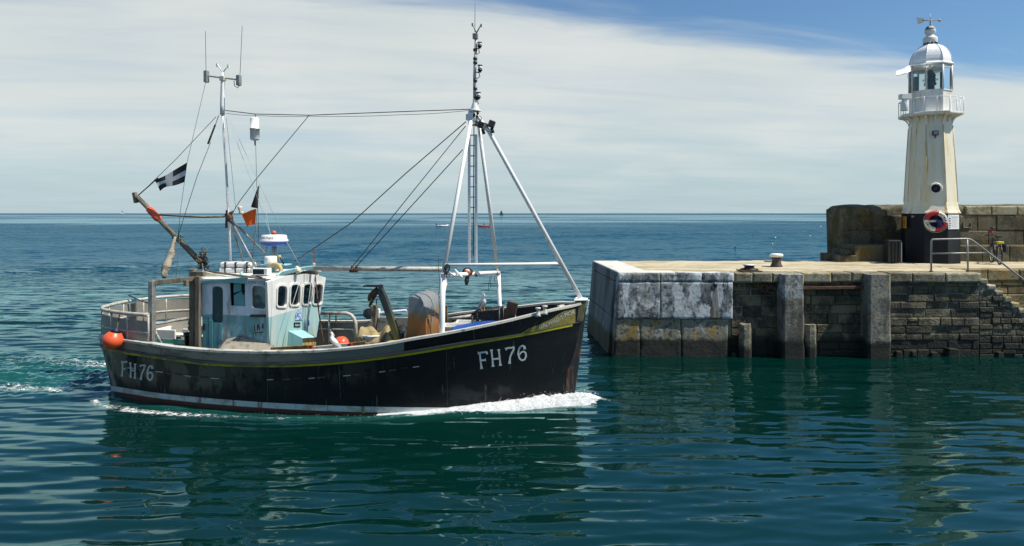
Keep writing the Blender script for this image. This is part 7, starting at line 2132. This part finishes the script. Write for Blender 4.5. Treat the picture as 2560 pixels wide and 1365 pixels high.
nn = t.new('ShaderNodeVectorMath', operation='NORMALIZE'); t.put(nn.inputs[0], t.vm('ADD', gn, tilt))
bp = t.new('ShaderNodeBump'); bp.inputs['Strength'].default_value = 1.0; bp.inputs['Distance'].default_value = .02
t.put(bp.inputs['Height'], fm); t.l.new(nn.outputs[0], bp.inputs['Normal']); # body colour below, mirror of the sky above, weaker on wind-roughened open water
ow = [n for n in t.n if n.type == 'OUTPUT_MATERIAL'][0]
df = t.new('ShaderNodeBsdfDiffuse'); t.put(df.inputs['Color'], col); t.l.new(bp.outputs[0], df.inputs['Normal'])
gl = t.new('ShaderNodeBsdfGlossy'); t.put(gl.inputs['Roughness'], rg); t.l.new(nn.outputs[0], gl.inputs['Normal'])
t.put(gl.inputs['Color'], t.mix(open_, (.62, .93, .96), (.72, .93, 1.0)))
fr = t.new('ShaderNodeFresnel'); fr.inputs['IOR'].default_value = 1.70; t.l.new(nn.outputs[0], fr.inputs['Normal'])
k = t.m('MULTIPLY', fr.outputs[0], t.m('SUBTRACT', 1.0, t.m('MULTIPLY', t.m('MULTIPLY', open_, t.m('SUBTRACT', 1.0, slick)), .62)))
k = t.m('MULTIPLY', k, t.m('SUBTRACT', 1.0, fm))
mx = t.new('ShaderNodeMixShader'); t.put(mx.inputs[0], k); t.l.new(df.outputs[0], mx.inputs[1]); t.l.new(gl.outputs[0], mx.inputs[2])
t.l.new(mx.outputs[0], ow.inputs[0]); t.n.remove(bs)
me.materials.append(wm)

# ------------------------------------------------------------------ white water at the bow: a broken mound with thrown drops
mb = MB()
def fnz(x, y, s): return float(vnoise(np.array([x]), np.array([y]), s, 21)[0])
def mound(yside, x0, x1, n, m_):
    P = []
    for i in range(n + 1):
        x = x0 + (x1 - x0) * i / n
        u = min(max((x + 5.6) / 11.2, 0), 1)
        hw = float(np.interp(u, [.6, .72, .82, .9, .96, 1], [1.88, 1.54, 1.08, .62, .25, .03])) if x < 5.6 else 0.0
        ahead = max(0, x - 5.5)
        amp_ = .20 * min(1, max(0, (x - x0) / 3.0)) ** 1.2 * max(0, 1 - (ahead / .95) ** 2.2) + .015
        wd = .10 + .34 * min(1, max(0, x - x0) / 2.4) * max(.12, 1 - (ahead / 1.0) ** 2)
        row = []
        for k in range(m_ + 1):
            v = k / m_
            off = -.06 + (wd + .06) * v if ahead <= 0 else -wd * .35 + wd * 1.35 * v
            base = amp_ * (math.sin(math.pi * min(1, .28 + .72 * v)) ** .8)
            nn = fnz(x + 40, v * .5 + yside * 3 + 7, 7) * .6 + fnz(x + 40, v * .6 + yside * 5, 17) * .28 + fnz(x + 11, v + 5, 37) * .12
            row.append((x + .05 * (nn - .5), yside * (hw + off + .05 * (nn - .5)), -.02 + base * (.64 + .56 * nn)))
        P.append(row)
    mb.grid(P, True)
mound(-1, 1.6, 6.45, 230, 22); mound(1, 2.2, 6.45, 180, 14)
def drop(c_, r):
    o_ = [Vector(c_) + Vector(q) * r for q in ((1, 0, 0), (0, 1, 0), (-1, 0, 0), (0, -1, 0), (0, 0, 1), (0, 0, -1))]
    mb.add(o_, [(0, 1, 4), (1, 2, 4), (2, 3, 4), (3, 0, 4), (1, 0, 5), (2, 1, 5), (3, 2, 5), (0, 3, 5)], True)
for k in range(1100):
    x = 6.5 - abs(RND.gauss(0, 1)) * 1.7
    if x < 1.8 or x > 6.2: continue
    s = -1 if RND.random() < .75 else 1
    u = min(max((x + 5.6) / 11.2, 0), 1); hw = float(np.interp(u, [.6, .72, .82, .9, .96, 1], [1.88, 1.54, 1.08, .62, .25, .03])) if x < 5.6 else 0
    wd = .12 + .34 * min(1, max(0, x - 1.6) / 2.4)
    v = RND.random() ** .7 * 1.25
    am = .17 * min(1, max(0, (x - 1.6) / 3)) ** 1.2 * max(.1, 1 - (max(0, x - 5.5) / .95) ** 2.2)
    drop((x, s * (hw + wd * v), max(0.005, am * (math.sin(math.pi * min(1, .28 + .6 * v)) + RND.gauss(.12, .22)))), RND.uniform(.004, .011))
for k in range(50):
    x = RND.uniform(-3.2, 2.0); u = (x + 5.6) / 11.2; hw = float(np.interp(u, [.1, .2, .34, .48, .6, .72], [1.52, 1.84, 2, 2, 1.88, 1.54]))
    drop((x, -(hw + float(np.interp(x, [-4, -2, 1, 2], [.75, .45, .2, .16])) + RND.gauss(0, .10)), RND.uniform(.0, .04)), RND.uniform(.003, .009))
fmx = bpy.data.materials.new('white_water'); fmx.use_nodes = True
t = NT(fmx.node_tree); bs = t.n['Principled BSDF']; bs.inputs['Base Color'].default_value = (.70, .72, .72, 1); bs.inputs['Roughness'].default_value = .75
bs.inputs['Subsurface Weight'].default_value = .35; bs.inputs['Subsurface Radius'].default_value = (.05, .06, .06); bs.inputs['Subsurface Scale'].default_value = .5
co = t.new('ShaderNodeTexCoord').outputs['Object']; bp = t.new('ShaderNodeBump'); bp.inputs['Distance'].default_value = .06; t.put(bp.inputs['Height'], t.noise(co, 26, 6, .65)); t.l.new(bp.outputs[0], bs.inputs['Normal'])
tag(mb.build('bow_foam', fmx, None, 0, 2, (OX, OY, 0), -YAW), 'white foam curling from the trawler bow along its side', 'foam', None, 'stuff')
